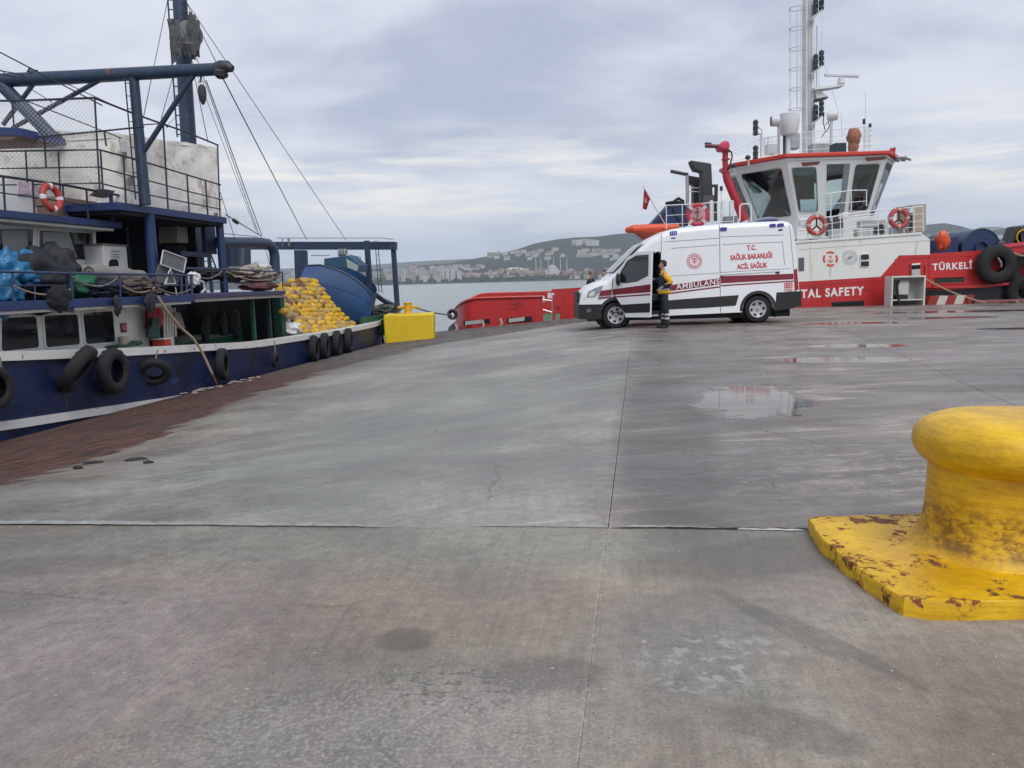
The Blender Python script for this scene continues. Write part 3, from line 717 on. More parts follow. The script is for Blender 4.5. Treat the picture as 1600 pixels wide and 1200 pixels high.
def sbox(mb, s0, s1, t0, t1, z0, z1):
    return mb.obox(L((s0 + s1) / 2, (t0 + t1) / 2, (z0 + z1) / 2), BD * (s1 - s0) / 2, BN * (t1 - t0) / 2, Vector((0, 0, (z1 - z0) / 2)))
def bpart(name, mat, s0, s1, t0, t1, z0, z1, bevel=0, parent=None):
    return sbox(MB(), s0, s1, t0, t1, z0, z1).build(name, mat, parent or boat, smooth=0 if not bevel else 40, bevel=bevel)
def spx(px, py, t): q = stz(B(px, py, t)); return q[0], q[2]
def rquad(corners, rad, k=4):
    """rounded polygon from corner points in a plane"""
    c = [Vector(p) for p in corners]; out = []
    for i in range(len(c)):
        a = (c[i - 1] - c[i]); b = (c[(i + 1) % len(c)] - c[i]); r_ = min(rad, a.length * .45, b.length * .45)
        p0 = c[i] + a.normalized() * r_; p1 = c[i] + b.normalized() * r_
        for j in range(k + 1):
            u = j / k; out.append(p0 * (1 - u) ** 2 + c[i] * 2 * u * (1 - u) + p1 * u * u)
    return out
def window(corners, nrm, fr_mat, gl_mat, parent, rad=.06, fw_=.04, proud=.03, name='window'):
    """frame ring standing proud of the wall, with a pane as its sub-part; nrm points outward"""
    nrm = Vector(nrm).normalized(); c = [Vector(p) for p in corners]; cen = sum(c, Vector()) / len(c)
    outc = [p + (p - cen).normalized() * fw_ * 1.4 for p in c]
    o = rquad(outc, rad + fw_); i_ = rquad(c, rad)
    f = MB().frame([p - nrm * .02 for p in o], [p - nrm * .02 for p in i_], nrm * (proud + .02)).build(name, fr_mat, parent, smooth=30)
    MB().prism([p + nrm * .004 for p in i_], nrm * .008).build('pane', gl_mat, f, smooth=0)
    return f
# lower cabin
OUT = -BN
cab_t = .7
s_r = spx(272, 530, cab_t)[0]
bpart('cabin_wall', ship_white, -7, s_r, cab_t, 4.5, -.3, 1.12)
mb = MB()
for wpx in (((-75, 500), (-14, 498), (-14, 552), (-75, 556)), ((1, 497), (55, 494), (60, 543), (1, 549)), ((67, 493), (120, 491), (124, 538), (71, 543)), ((128, 489), (175, 486), (179, 534), (133, 538))):
    window([B(x, y, cab_t) for x, y in wpx], OUT, ship_white, dark_glass, boat, .06, .03, .02)
bpart('shelf', green_paint, *[spx(184, 541, .45)[0], spx(222, 541, .45)[0]], .42, .7, spx(184, 543, .45)[1], spx(184, 540, .45)[1])
flagp = B(193, 512, cab_t - .015)
mb = MB(); mb.obox(flagp, BD * .075, BN * .01, Vector((0, 0, .085))); pl = mb.build('sign_plate', cloth_red, boat, smooth=0)
mb = MB(); mb.torus(flagp + OUT * .014 + Vector((0, 0, .01)), .036, .009, OUT, 16, 5); mb.build('emblem', M('emblem_pale', (.55, .4, .4), .6), pl)
# doorway behind the cabin
sd0, sd1 = s_r + .02, spx(300, 500, cab_t)[0]
bpart('door_frame', ship_white, spx(229, 500, .69)[0], spx(255, 500, .69)[0], .66, .69, -.2, 1.05)
bpart('doorway', interior_shade, spx(231, 500, .65)[0], spx(253, 500, .65)[0], .645, .66, -.1, 1.0)
for k in range(5):
    a = B(256 + k * 4.2, 481, .55); b = B(257 + k * 4.4, 526, .55)
    MB().bar(a, b, .045, .02, BN).build('slat', M('slat_pale', (.5, .46, .4), .7, var=.2, dirt=.3), boat, smooth=0)
# boat deck, the walkway over the cabin and the shelter deck
bpart('boat_deck', blue_paint, -7.5, 5.07, .03, 4.95, 1.12, 1.25, .01)
bpart('deck_lining', ship_white, -7.4, 5.0, .09, 4.9, 1.075, 1.118)
bpart('shelter_deck', M('purple_grey', (.05, .05, .11), .5, var=.2, rust=.1), 5.09, 8.95, .03, 4.9, 1.17, 1.26, .01)
bpart('deck_lining', M('lining_pale', (.30, .28, .27), .7, dirt=.3), 5.1, 8.9, .06, 4.85, 1.10, 1.168)
# under the shelter deck
bpart('bulkhead', interior_shade, 5.2, 10.4, 3.3, 3.4, -.6, 1.1)
bpart('bulkhead', interior_shade, 9.95, 10.03, .72, 4.9, -.6, 1.1)  # added near-black sheets, so the space below the decks reads dark
bpart('bulkhead', interior_shade, 7.0, 7.08, 1.15, 4.5, 1.25, 2.70)
bpart('bulkhead', interior_shade, s_r + .02, s_r + .1, .9, 4.5, -.6, 1.1)
for (x0, x1, yt, t) in ((298, 440, 521, 1.6),):
    a, za = spx(250, 541, t); b, zb = spx(410, 519, t)
    bpart('hatch_coaming', green_paint, 4.6, 9.6, t, 3.2, -.6, za * .5 + zb * .5 + .02)
for px_, py0, py1, wd, m_ in ((393, 462, 546, .075, green_paint), (434, 458, 536, .22, M('green_dark', (.008, .05, .035), .6, var=.2)), (418, 460, 530, .08, M('green_dark2', (.006, .035, .03), .6))):
    t = .35 if wd < .2 else .6; a = B(px_, py0, t); b = B(px_ - 1, py1, t)
    MB().bar(Vector((a.x, a.y, 1.12)), Vector((a.x, a.y, -.5)), wd, wd, BD).build('post', m_, boat, smooth=0)
for k, px_ in enumerate((318, 345, 366, 405)):
    a = B(px_, 470, 1.5); MB().sphere(Vector((a.x, a.y, .45 + .1 * (k % 2))), (.12, .12, .35), 10, 8, .5, k).build('hanging_gear', M('gear_dark', (.03, .034, .036), .9, var=.3), boat)
# handrail helper: bars given as pixel runs on a fore-and-aft plane
def run(pts, t, r, mat, name='handrail', ath=None):
    P = [(B(x, y, t) if ath is None else A(x, y, ath)) for x, y in pts]
    return MB().tube(P, r, 6).build(name, mat, boat)
rail_blue = M('rail_blue', (.035, .05, .11), .5, var=.15, rust=.06)
rail_dark = M('rail_dark', (.02, .026, .045), .55, var=.15)
for sgn in (1,):
    run([(-60, 423), (110, 427), (228, 429), (302, 430)], .1, .022, rail_blue)
    run([(-60, 446), (150, 446), (300, 446)], .1, .012, rail_blue)
    for px_, y0, y1, r_ in ((20, 425, 474, .016), (54, 447, 474, .012), (110, 426, 488, .05), (187, 428, 468, .018), (243, 430, 464, .018), (283, 430, 466, .03), (291, 430, 466, .03), (299, 430, 466, .03)):
        run([(px_, y0), (px_ + 1, y1)], .1, r_, rail_blue if r_ < .05 else navy_paint, 'post')
    run([(291, 419), (365, 421), (440, 425)], .25, .02, rail_blue)
    run([(300, 441), (440, 443)], .25, .009, rail_blue)
    for px_, y0, y1 in ((331, 420, 458), (351, 420, 458), (441, 424, 452)): run([(px_, y0), (px_ + 1, y1)], .25, .016, rail_blue, 'post')
# wheelhouse
wt = 1.5; s_w = spx(148, 380, wt)[0]
bpart('wheelhouse_wall', ship_white, -6, s_w, wt, 4.2, 1.25, 2.47)
window([B(x, y, wt) for x, y in ((-60, 357), (50, 358), (49, 403), (-60, 402))], OUT, ship_white, dark_glass, boat, .03, .02, .02)
wf = window([B(x, y, wt) for x, y in ((60, 360), (143, 365), (142, 406), (60, 404))], OUT, ship_white, dark_glass, boat, .03, .02, .02)
for pts in (((2, 360), (42, 360), (46, 399), (6, 400)), ((66, 362), (108, 363), (121, 402), (69, 402))):
    mb = MB(); c = [B(x, y, wt - .018) for x, y in pts]
    def cf(u, v, c=c): return (c[0] * (1 - u) + c[1] * u) * (1 - v) + (c[3] * (1 - u) + c[2] * u) * v + OUT * .006 * math.sin(u * 30)
    mb.grid(cf, 20, 6); mb.build('curtain', M('curtain_grey', (.34, .35, .34), .9, var=.15, vs=3), wf)
run([(146, 358), (149, 420)], 1.42, .035, ship_white, 'post')
bpart('wheelhouse_roof', blue_paint, -6.5, 4.36, .95, 4.6, 2.50, 2.62, .012)
bpart('roof_lining', ship_white, -6.4, 4.25, 1.05, 4.5, 2.455, 2.498)
# rail on the wheelhouse roof
run([(-60, 265), (0, 275), (95, 288), (190, 306)], 1.0, .022, rail_dark)
run([(-60, 293), (0, 301), (100, 315), (190, 330)], 1.0, .011, rail_dark)
for px_, y0, y1 in ((5, 276, 330), (51, 283, 335), (98, 290, 336), (135, 297, 341), (173, 303, 349)): run([(px_, y0), (px_ + 3, y1)], 1.0, .017 if px_ < 170 else .035, rail_dark if px_ < 170 else blue_paint, 'post')
run([(150, 306), (162, 297), (178, 300), (170, 307), (150, 306)], 1.0, .012, dark_steel, 'lamp_bracket')
mb = MB(); c = [B(x, y, .95) for x, y in ((148, 305), (160, 295), (180, 298), (168, 309))]; mb.prism(c, BN * .12); mb.build('roof_lamp', dark_steel, boat, smooth=0)
bpart('roof_locker', ship_white, -5, spx(95, 320, 1.9)[0], 1.9, 3.4, 2.62, 3.12)
for k, (x0, y0, x1, y1) in enumerate(((28, 283, 46, 303), (48, 286, 60, 304))):
    c = [B(x, y, 1.86) for x, y in ((x0, y0), (x1, y0 + 3), (x1, y1), (x0, y1))]
    MB().prism(c, BN * .02).build('notice', M('notice_pale', (.55, .45, .55), .7, var=.5, vs=14), boat, smooth=0)
# upper deck aft on tall posts
bpart('upper_deck', blue_paint, 3.62, 7.2, .45, 4.6, 2.76, 2.90, .012)
bpart('deck_lining', interior_shade, 3.7, 7.1, .5, 4.5, 2.70, 2.757)
for (px_, t, s_n, r_) in ((236, .55, None, .10), (345, .6, None, .085)):
    a = B(px_, 380, t); MB().cyl(Vector((a.x, a.y, 1.25)), Vector((a.x, a.y, 2.76)), r_, n=16).build('pillar', blue_paint, boat)
for px_, t in ((300, 3.9), (325, 4.3)):
    a = B(px_, 380, t); MB().cyl(Vector((a.x, a.y, 1.25)), Vector((a.x, a.y, 2.76)), .06, n=10).build('pillar', navy_paint, boat)
bpart('bulkhead', interior_shade, s_w + .05, 5.9, 2.6, 2.7, 1.25, 2.75)
bpart('bulkhead', navy_paint, 5.9, 6.0, 2.0, 2.7, 1.25, 2.75)
bpart('bulkhead', M('bulkhead_blue', (.016, .035, .09), .6, var=.2), spx(322, 380, .9)[0], spx(338, 380, .9)[0], .9, 1.0, 2.12, 2.75)
bpart('beam', navy_paint, 6.0, 7.15, .85, .95, 2.04, 2.14)
# stern-facing ladder seen against the sky under the upper deck
for e in (((318, 378), (314, 425)), ((322, 378), (340, 425))): run(e, 1.6, .02, navy_paint, 'ladder')
for k in range(4): run(((317.5 - k, 388 + 10 * k), (326 + k * 4, 388 + 10 * k)), 1.6, .012, navy_paint, 'rung')
# weathered canvas house on the upper deck
canvas = M('canvas_weathered', (.84, .82, .76), .9, var=.12, vs=2.2, dirt=.26, dcol=(.42, .30, .22), bump=.02, bs=5)
scuff(canvas, (.36, .25, .16), (1, 1, .7), .52, .55, 3, 2.6); scuff(canvas, (.30, .31, .31), (.6, .6, 3), .54, .5, 8, 2.2)
s0c, s1c = 4.42, spx(343, 280, .9)[0]
def tops(s): return 4.22 + .30 * (s - s0c) / (s1c - s0c) + .05 * noise.noise(Vector((s * 2.5, 1, 2)))
mb = MB()
mb.grid(lambda u, v: L(s0c + (s1c - s0c) * u, .9 + .04 * noise.noise(Vector((u * 7, v * 5, 0))), 2.9 + (tops(s0c + (s1c - s0c) * u) - 2.9) * v), 26, 14)
mb.grid(lambda u, v: L(s0c + .04 * noise.noise(Vector((u * 7, v * 5, 9))), .9 + 3.6 * u, 2.9 + (4.22 + .12 * math.sin(u * 5) + .09 * noise.noise(Vector((u * 6, 4, 0))) - 2.9) * v), 26, 14)
mb.grid(lambda u, v: L(s1c, .9 + 3.6 * u, 2.9 + (4.5 - 2.9) * v), 6, 4)
mb.grid(lambda u, v: L(s0c + (s1c - s0c) * v, .9 + 3.6 * u, 4.15 + .33 * v), 6, 4)
mb.build('canvas_wall', canvas, boat, smooth=70)
for (px_, py_, w_, h_) in ((196, 243, 4, 12), (206, 283, 7, 14), (339, 350 - 15, 4, 5)):
    c = [B(x, y, .84) for x, y in ((px_ - w_ / 2, py_ - h_ / 2), (px_ + w_ / 2, py_ - h_ / 2), (px_ + w_ / 2, py_ + h_ / 2), (px_ - w_ / 2, py_ + h_ / 2))]
    MB().prism(c, BN * .04).build('patch', M('patch_grey', (.2, .18, .17), .8), boat, smooth=0)
# tubular cage and rails round it
run([(147, 153), (218, 181), (290, 206), (341, 227)], .5, .018, rail_dark); run([(155, 234), (216, 250), (285, 271), (345, 289)], .5, .016, rail_dark)
run([(157, 262), (220, 279), (290, 298), (346, 312)], .5, .013, rail_dark); run([(160, 287), (220, 302), (345, 327)], .5, .013, rail_dark)
run([(222, 195), (255, 193), (262, 199)], .5, .012, rail_dark)
for px_, y0, y1 in ((148, 153, 300), (157, 234, 300), (193, 245, 320), (255, 194, 333), (292, 273, 338), (321, 281, 342), (340, 226, 347)): run([(px_, y0), (px_ + (8 if y0 < 200 else 4), y1)], .5, .017, rail_dark, 'post')
SA = 3.35
run([(-40, 158), (40, 157), (146, 153)], 0, .02, rail_dark, ath=SA); run([(-40, 237), (155, 234)], 0, .016, rail_dark, ath=SA); run([(-40, 264), (158, 261)], 0, .013, rail_dark, ath=SA); run([(-40, 290), (160, 286)], 0, .013, rail_dark, ath=SA)
run([(60, 214), (148, 206), (225, 198)], 0, .015, rail_dark, ath=SA)
for px_, y0, y1 in ((40, 235, 290), (69, 213, 262), (91, 235, 300), (19, 160, 200), (-20, 237, 300), (163, 206, 228)): run([(px_, y0), (px_ + 3, y1)], 0, .015, rail_dark, 'post', ath=SA)
# chain-link between the rails
mb = MB(); c = [A(-30, 160, SA), A(147, 155, SA), A(158, 288, SA), A(-30, 292, SA)]
def net(u, v): return (c[0] * (1 - u) + c[1] * u) * (1 - v) + (c[3] * (1 - u) + c[2] * u) * v + BD * (.03 * math.sin(u * 9 + v * 4))
def netline(ua, va, ub, vb):
    n = 10; return [net(ua + (ub - ua) * i / n, va + (vb - va) * i / n) for i in range(n + 1)]
K = 26; asp = .72
for k in range(-K, K + 1):
    x0 = k / K
    for sg in (1, -1):
        ua, ub = (x0, x0 + asp) if sg == 1 else (x0 + asp, x0)
        # clip to 0..1 in u
        va, vb = 0., 1.
        def cl_(u0, v0, u1, v1):
            t0, t1 = 0., 1.; du = u1 - u0
            for p_, q_ in ((-du, u0), (du, 1 - u0)):
                if p_ == 0: continue
                r_ = q_ / p_
                if p_ < 0: t0 = max(t0, r_)
                else: t1 = min(t1, r_)
            return t0, t1
        t0, t1 = cl_(ua, va, ub, vb)
        if t1 - t0 < .02: continue
        mb.tube(netline(ua + (ub - ua) * t0, t0, ua + (ub - ua) * t1, t1), .003, 3, cap=False)
tag(mb.build('chain_link_mesh', M('mesh_wire', (.42, .41, .40), .6, .3), boat, smooth=0), kind='stuff')
# overhead beam, its pole and braces
SB = 4.25
pa, pb = A(-120, 131, SB), A(340, 108, SB)
MB().tube([pa, A(110, 121, SB), pb], [.125, .12, .105], 14).build('overhead_beam', steel_blue, boat)
MB().tube([A(336, 109, SB), A(347, 105, SB), A(356, 104, SB), A(363, 108, SB)], [.11, .12, .10, .06], 12).build('beam_head', dark_steel, boat)
MB().sphere(A(344, 113, SB), (.13, .13, .1), 10, 8, .4, 2).build('sheave_block', dark_steel, boat)
MB().cyl(A(209, 121, SB), Vector((A(227, 322, SB).x, A(227, 322, SB).y, 2.9)), .085, .10, 16).build('pole', steel_blue, boat)
for a_, b_, r_ in (((302, 118), (225, 236), .045), ((180, 112), (20, 200), .04), ((62, 118), (5, 195), .04), ((4, 134), (88, 220), .12), ((-20, 130), (-10, 205), .05)):
    MB().cyl(A(*a_, SB - .01), A(*b_, SB - .01), r_, n=12).build('brace', steel_blue, boat)
mb = MB(); mb.sphere(A(84, 216, SB), (.16, .14, .14), 12, 8); mb.build('brace_joint', steel_blue, boat)
for dx in (0, 0): pass
for e in (((195, 121), (212, 312)), ((202, 121), (219, 312))): run(e, 0, .012, rail_dark, 'ladder', ath=SB - .15)
for k in range(9): run(((195.6 + 1.9 * k, 130 + 20 * k), (202.6 + 1.9 * k, 130 + 20 * k)), 0, .008, rail_dark, 'rung', ath=SB - .15)
MB().tube([A(40, 118, SB), A(47, 106, SB), A(56, 115, SB)], .02, 6).build('eye', dark_steel, boat)
MB().sphere(A(54, 116, SB), (.1, .1, .08), 10, 6, .3, 4).build('sheave_block', dark_steel, boat)
# forward platform at the left edge
c = [A(x, y, 3.0) for x, y in ((-80, 195), (33, 200), (36, 212), (-80, 210))]; MB().prism(c, BD * 1.0).build('platform', blue_paint, boat, smooth=0)
c = [A(x, y, 3.02) for x, y in ((-80, 210), (33, 212), (20, 217), (-80, 220))]; MB().prism(c, BD * .9).build('platform_underside', brown_wood, boat, smooth=0)
# mast with climbing rails and power block
ms, mtt = 9.25, 2.5
ma = B(290, 215, mtt); base = Vector((ma.x, ma.y, 1.2)); top = B(279, -30, mtt)
MB().cyl(base, top, .20, .165, 16).build('mast', steel_blue, boat)
def msx(e, r_, n_='ladder'): MB().tube([B(x, y, mtt - .25) for x, y in e], r_, 5).build(n_, rail_dark, boat)
msx(((261, -20), (277, 214)), .02); msx(((289, -20), (303, 214)), .02)
for k in range(15):
    y = 0 + 15 * k; xl = 262.4 + (y) * .0684; msx(((xl, y), (xl + 6, y)), .014, 'rung'); msx(((290.4 + y * .06 - 6, y + 6), (290.4 + y * .06, y + 6)), .014, 'rung')
pbk = MB(); cpt = B(294, 55, mtt - .35)
pbk.lathe([(.08, -.24), (.27, -.2), (.30, -.16), (.16, -.1), (.13, 0), (.16, .1), (.30, .16), (.27, .2), (.08, .24)], cpt, BD * .6 + BN * .8, 18)
pb_ = pbk.build('power_block', M('block_grey', (.17, .18, .2), .6, var=.35, vs=5, dirt=.5), boat)
mb = MB(); mb.sphere(B(303, 52, mtt - .6), (.15, .15, .42), 14, 10, .9, 3, 5); mb.sphere(B(299, 72, mtt - .6), (.17, .17, .24), 12, 8, .9, 9, 5); mb.sphere(B(273, 60, mtt - .5), (.12, .12, .36), 12, 8, .9, 5, 5)
mb.build('net_bundle', M('net_mottled', (.075, .08, .08), .9, var=.9, vs=11, bump=.03, bs=16), pb_)
# hook on its pennant
hp = [A(x, y, SB) for x, y in ((314, 118), (314, 128))]
MB().tube(hp, .018, 6).build('shackle', dark_steel, boat)
MB().torus(A(314, 130, SB), .05, .016, BD, 12, 6).build('shackle_ring', plastic_white, boat)
mb = MB(); mb.lathe([(.02, .14), (.065, .10), (.075, -.02), (.06, -.12), (.02, -.2)], A(316, 145, SB), (0, 0, 1), 10); mb.build('hook_block', dark_steel, boat)
# rigging
def wire(a, b, r_=.009, sag=0, name='stay_wire'):
    n = 8; a = Vector(a); b = Vector(b)
    MB().tube([a.lerp(b, i / n) - Vector((0, 0, sag * 4 * (i / n) * (1 - i / n))) for i in range(n + 1)], r_, 4, cap=False).build(name, wire_mat, boat, smooth=0)
GS = 17.3
mt_top = B(285, -25, mtt)
wire(B(289, 0, mtt), A(541, 376, GS), .011); wire(B(289, 0, mtt), A(343, 108, SB), .009)
wire(A(347, 120, SB), A(479, 374, GS), .012); wire(B(300, 70, mtt), A(404, 366, 11), .010); wire(A(322, 126, SB), A(409, 368, 11), .010); wire(B(296, 85, mtt), A(400, 360, 11), .008)
wire(B(262, 0, mtt), A(224, 184, SB), .008); wire(B(270, 120, mtt), A(252, 185, SB), .008); wire(B(278, 180, mtt), B(262, 195, .5), .007)
wire(B(296, 80, mtt), B(325, 222, .9), .009); wire(A(-80, 40, 2), A(160, 165, SA), .011); wire(A(-60, 72, 2), A(82, 160, SA), .007)
wire(A(-60, 100, 3), A(44, 118, SB), .010); wire(A(-60, 108, 3), A(30, 120, SB), .010); wire(B(40, 157, 1.2), B(190, 216, .8), .010); wire(A(98, 128, SB), A(216, 182, SB), .008)
wire(B(352, 335, .6), A(408, 369, 11), .014); wire(B(350, 365, .6), A(402, 370, 11), .008); wire(A(409, 370, 11), A(425, 425, 12), .008); wire(B(344, 300, .6), B(368, 376, .6), .008)
MB().tube([B(365, 344, .7), B(371, 348, .7)], .045, 8).build('turnbuckle', dark_steel, boat)
# bent pipe arch over the working deck
ar = [B(x, y, .7) for x, y in ((340, 379), (372, 379), (405, 379), (419, 381), (427, 389), (429, 400), (430, 432))]
MB().tube(ar, .125, 14).build('pipe_arch', steel_blue, boat)
MB().cyl(B(362, 380, 1.6), B(362, 440, 1.6), .16, n=12).build('pillar', steel_blue, boat); MB().cyl(B(380, 380, 2.6), B(378, 440, 2.6), .2, .26, 12).build('pillar', navy_paint, boat)
# stern gantry
def gbar(a, b, wx, wz, name): return MB().bar(a, b, wx, wz).build(name, steel_blue, boat, smooth=0, bevel=.01)
gbar(A(375, 384, GS), A(619, 384, GS), .30, .27, 'gantry_beam')
gbar(A(614, 378, GS), L(GS, stz(A(621, 470, GS))[1], -.1), .13, .16, 'gantry_post')
g2 = GS - .9
gbar(A(573, 376, g2), L(g2, stz(A(580, 460, g2))[1], -.1), .16, .16, 'gantry_post')
gbar(A(470, 391, GS - .4), L(GS - .4, stz(A(470, 450, GS - .4))[1], -.3), .38, .34, 'gantry_post')
for e in (((586, 376), (592, 458)), ((590, 376), (597, 458))): run(e, 0, .014, rail_dark, 'ladder', ath=GS - .5)
for k in range(10): run(((586.4 + .62 * k, 382 + 8 * k), (590.4 + .62 * k, 382 + 8 * k)), 0, .008, rail_dark, 'rung', ath=GS - .5)
MB().tube([A(x, y, GS - .3) for x, y in ((433, 372), (600, 372), (614, 374))], .012, 5).build('rope_run', rope_grey, boat)
for x in (441, 450, 452): MB().tube([A(x, 372, GS - .3), A(x + 1, 385, GS - .3)], .02, 5).build('rope_wrap', rope_grey, boat)
run([(579, 455), (600, 470), (623, 480)], .6, .09, navy_paint, 'stern_chute')
run([(545, 398), (563, 402), (564, 420), (558, 428)], 1.2, .012, rail_dark, 'handrail')
sbox(MB(), 14.6, 17.3, .25, .34, -.4, .32).build('stern_board', green_paint, boat, smooth=0)
# ============ gear lying on the boat (things of their own)
def at_b(px, py, t): return B(px, py, t)
# skiff stowed on the stern
sk = thing('skiff', 'blue wooden skiff with curved bow stowed on the fishing boat stern', 'boat', A(530, 470, 15.2))
sk_blue = M('skiff_blue', (.010, .055, .17), .5, var=.25, vs=2, dirt=.2, dcol=(.10, .10, .12), bump=.01, bs=6)
TOP = [(478, 415), (500, 414), (520, 419), (540, 427), (558, 438), (572, 450), (581, 460)]
BOT = [(470, 470), (500, 492), (520, 500), (540, 503), (558, 503), (571, 502), (577, 499)]
def skfn(side):
    def fn(u, v):
        k = u * 6; i = min(5, int(k)); f_ = k - i
        tp = [TOP[i][j] * (1 - f_) + TOP[i + 1][j] * f_ for j in (0, 1)]; bp = [BOT[i][j] * (1 - f_) + BOT[i + 1][j] * f_ for j in (0, 1)]
        s = 15.0 + .35 * u
        P, Q = A(*tp, s), A(*bp, s); wd = 1.5 * math.sqrt(max(0, 1 - u ** 3)) + .02
        p = P.lerp(Q, v); bulge = math.sin(v * math.pi * .9) * .35 * (1 - u)
        if side < 0: return p - BD * bulge
        return p + BD * (wd * (1 - v ** 2.2) + .02)
    return fn
mb = MB(); mb.grid(skfn(-1), 24, 8); mb.grid(skfn(1), 24, 8); mb.build('skiff_hull', sk_blue, sk, smooth=70)
tp = [skfn(-1)(i / 24, 0) for i in range(25)]
MB().tube(tp, .035, 6).build('skiff_gunwale', steel_blue, sk)
for k, vv in enumerate((.34,)):
    MB().tube([skfn(-1)(i / 24, vv) - BD * .004 for i in range(25)], .012, 4).build('plank_seam', steel_blue, sk)
c = [A(x, y, 15.3) for x, y in ((506, 404), (545, 399), (563, 414), (562, 425), (540, 420), (506, 416))]; MB().prism(c, BD * .7).build('cuddy', M('cuddy_blue', (.03, .09, .16), .5, var=.2, dirt=.3), sk, smooth=0, bevel=.02)
c = [A(x, y, 15.28) for x, y in ((541, 404), (560, 415), (558, 424), (543, 418))]; MB().prism(c, BD * .02).build('cuddy_window', M('pane_pale', (.35, .42, .45), .2), sk, smooth=0)
for k in range(3): MB().torus(A(531 + 4.5 * k, 395, 15.5), .10, .035, BN, 14, 6).build('coil', M('coil_grey', (.28, .3, .3), .7), sk)
for x in (486, 497): run([(x, 399), (x + 18, 399)], 0, .02, steel, 'skiff_rail', ath=15.3).parent = boat
# tyre fenders
def tyre_mesh(R_=.30, r=.10, knob=.014, wid=1.05):
    mb = MB(); nu, nv = 36, 12
    for i in range(nu):
        a = 2 * math.pi * i / nu; e = Vector((math.cos(a), 0, math.sin(a)))
        for j in range(nv):
            t = 2 * math.pi * j / nv; cr = math.cos(t); sr = math.sin(t)
            cr2 = math.copysign(abs(cr) ** .6, cr); sr2 = math.copysign(abs(sr) ** .7, sr)
            rr = R_ + r * cr2 + (knob * (1 if (i + (j > 6)) % 2 else -1) if cr > .35 else 0)
            mb.v.append(e * rr + Vector((0, sr2 * r * wid, 0)))
    for i in range(nu):
        for j in range(nv):
            i2 = (i + 1) % nu; j2 = (j + 1) % nv
            if math.cos(2 * math.pi * (j + .5) / nv) < -.75: continue
            mb.f.append((i * nv + j, i2 * nv + j, i2 * nv + j2, i * nv + j2))
    return mb
tyre0 = None
def fender(px, py, t, size, yaw, tilt, label, rope_to=None):
    global tyre0
    p = B(px, py, t); r = thing('tyre_fender', label, 'tyre', p, 'tyre fenders hung on the fishing boat', local=True)
    if tyre0 is None: tyre0 = tyre_mesh().build('tyre', black_rubber, r, smooth=50, local=True); ty = tyre0
    else: ty = link_copy(tyre0, (0, 0, 0), parent=r)
    ty.scale = (size,) * 3; ty.rotation_euler = (tilt, 0, math.pi / 2 - BA + yaw)
    if rope_to:
        q = [B(*e, t - .02) - p for e in rope_to]; MB().tube(q, .014, 5).build('rope', rope_grey, r, local=True)
    return r
fender(-8, 606, -.15, .72, .1, 0, 'black tyre fender cut by the left frame edge on blue hull', ((0, 558), (2, 585)))
fender(122, 576, -.2, .95, .4, .6, 'wide tyre fender lying tilted below the third cabin window', ((118, 550), (124, 560)))
fender(177, 580, -.12, .92, .12, 0, 'round knobbly tyre fender facing the quay with open centre', ((176, 549), (177, 560)))
fender(241, 581, -.13, .68, -1.05, .55, 'tyre fender hanging edge on with tilted tread', ((246, 547), (243, 562)))
fender(348, 569, -.14, .80, .3, 0, 'lone tyre fender to the right of the tan hose', ((345, 545), (347, 557)))
fender(430, 562, -.13, .42, .2, .2, 'small fender hung on two thin ropes midships', ((429, 533), (430, 555)))
for k, (x, y) in enumerate(((491, 545), (508, 541), (527, 537), (545, 533))):
    fender(x, y, -.14, .86 + .02 * k, .25, 0, ('nearest', 'second', 'third', 'farthest')[k] + ' tyre of the row of four beside the yellow block', ((x - 2, y - 18), (x, y - 10)))
# lifebuoy
def lifebuoy(p, ax, R_, r, label, mat=buoy_red, grp=None, band=plastic_white, name='lifebuoy', rope=True):
    p = Vector(p); t = thing(name, label, 'lifebuoy', p, grp); ax = Vector(ax).normalized()
    MB().torus(p, R_, r, ax, 36, 12).build('ring', mat, t)
    x = ax.orthogonal().normalized(); y = ax.cross(x)
    for k in range(4):
        a = math.pi / 4 + k * math.pi / 2; mb = MB(); n = 6
        for i in range(n + 1):
            e = a + (i / n - .5) * .32; d = x * math.cos(e) + y * math.sin(e); tn = -x * math.sin(e) + y * math.cos(e)
            for j in range(10):
                f_ = 2 * math.pi * j / 10; mb.v.append(p + d * (R_ + r * 1.06 * math.cos(f_)) + ax * r * 1.06 * math.sin(f_))
        for i in range(n):
            for j in range(10): mb.f.append((i * 10 + j, (i + 1) * 10 + j, (i + 1) * 10 + (j + 1) % 10, i * 10 + (j + 1) % 10))
        mb.build('band', band, t)
    if rope:
        pts = [p + (x * math.cos(a_ := 2 * math.pi * i / 48) + y * math.sin(a_)) * (R_ + r * (1.12 + .25 * abs(math.sin(2 * a_)))) for i in range(48)]
        MB().tube(pts, r * .12, 4, closed=True).build('grab_rope', rope_grey, t)
    return t
lifebuoy(B(80, 309, .93), OUT * 1 + Vector((0, 0, .12)), .185, .055, 'faded red lifebuoy tied to the fishing boat wheelhouse rail', buoy_red)
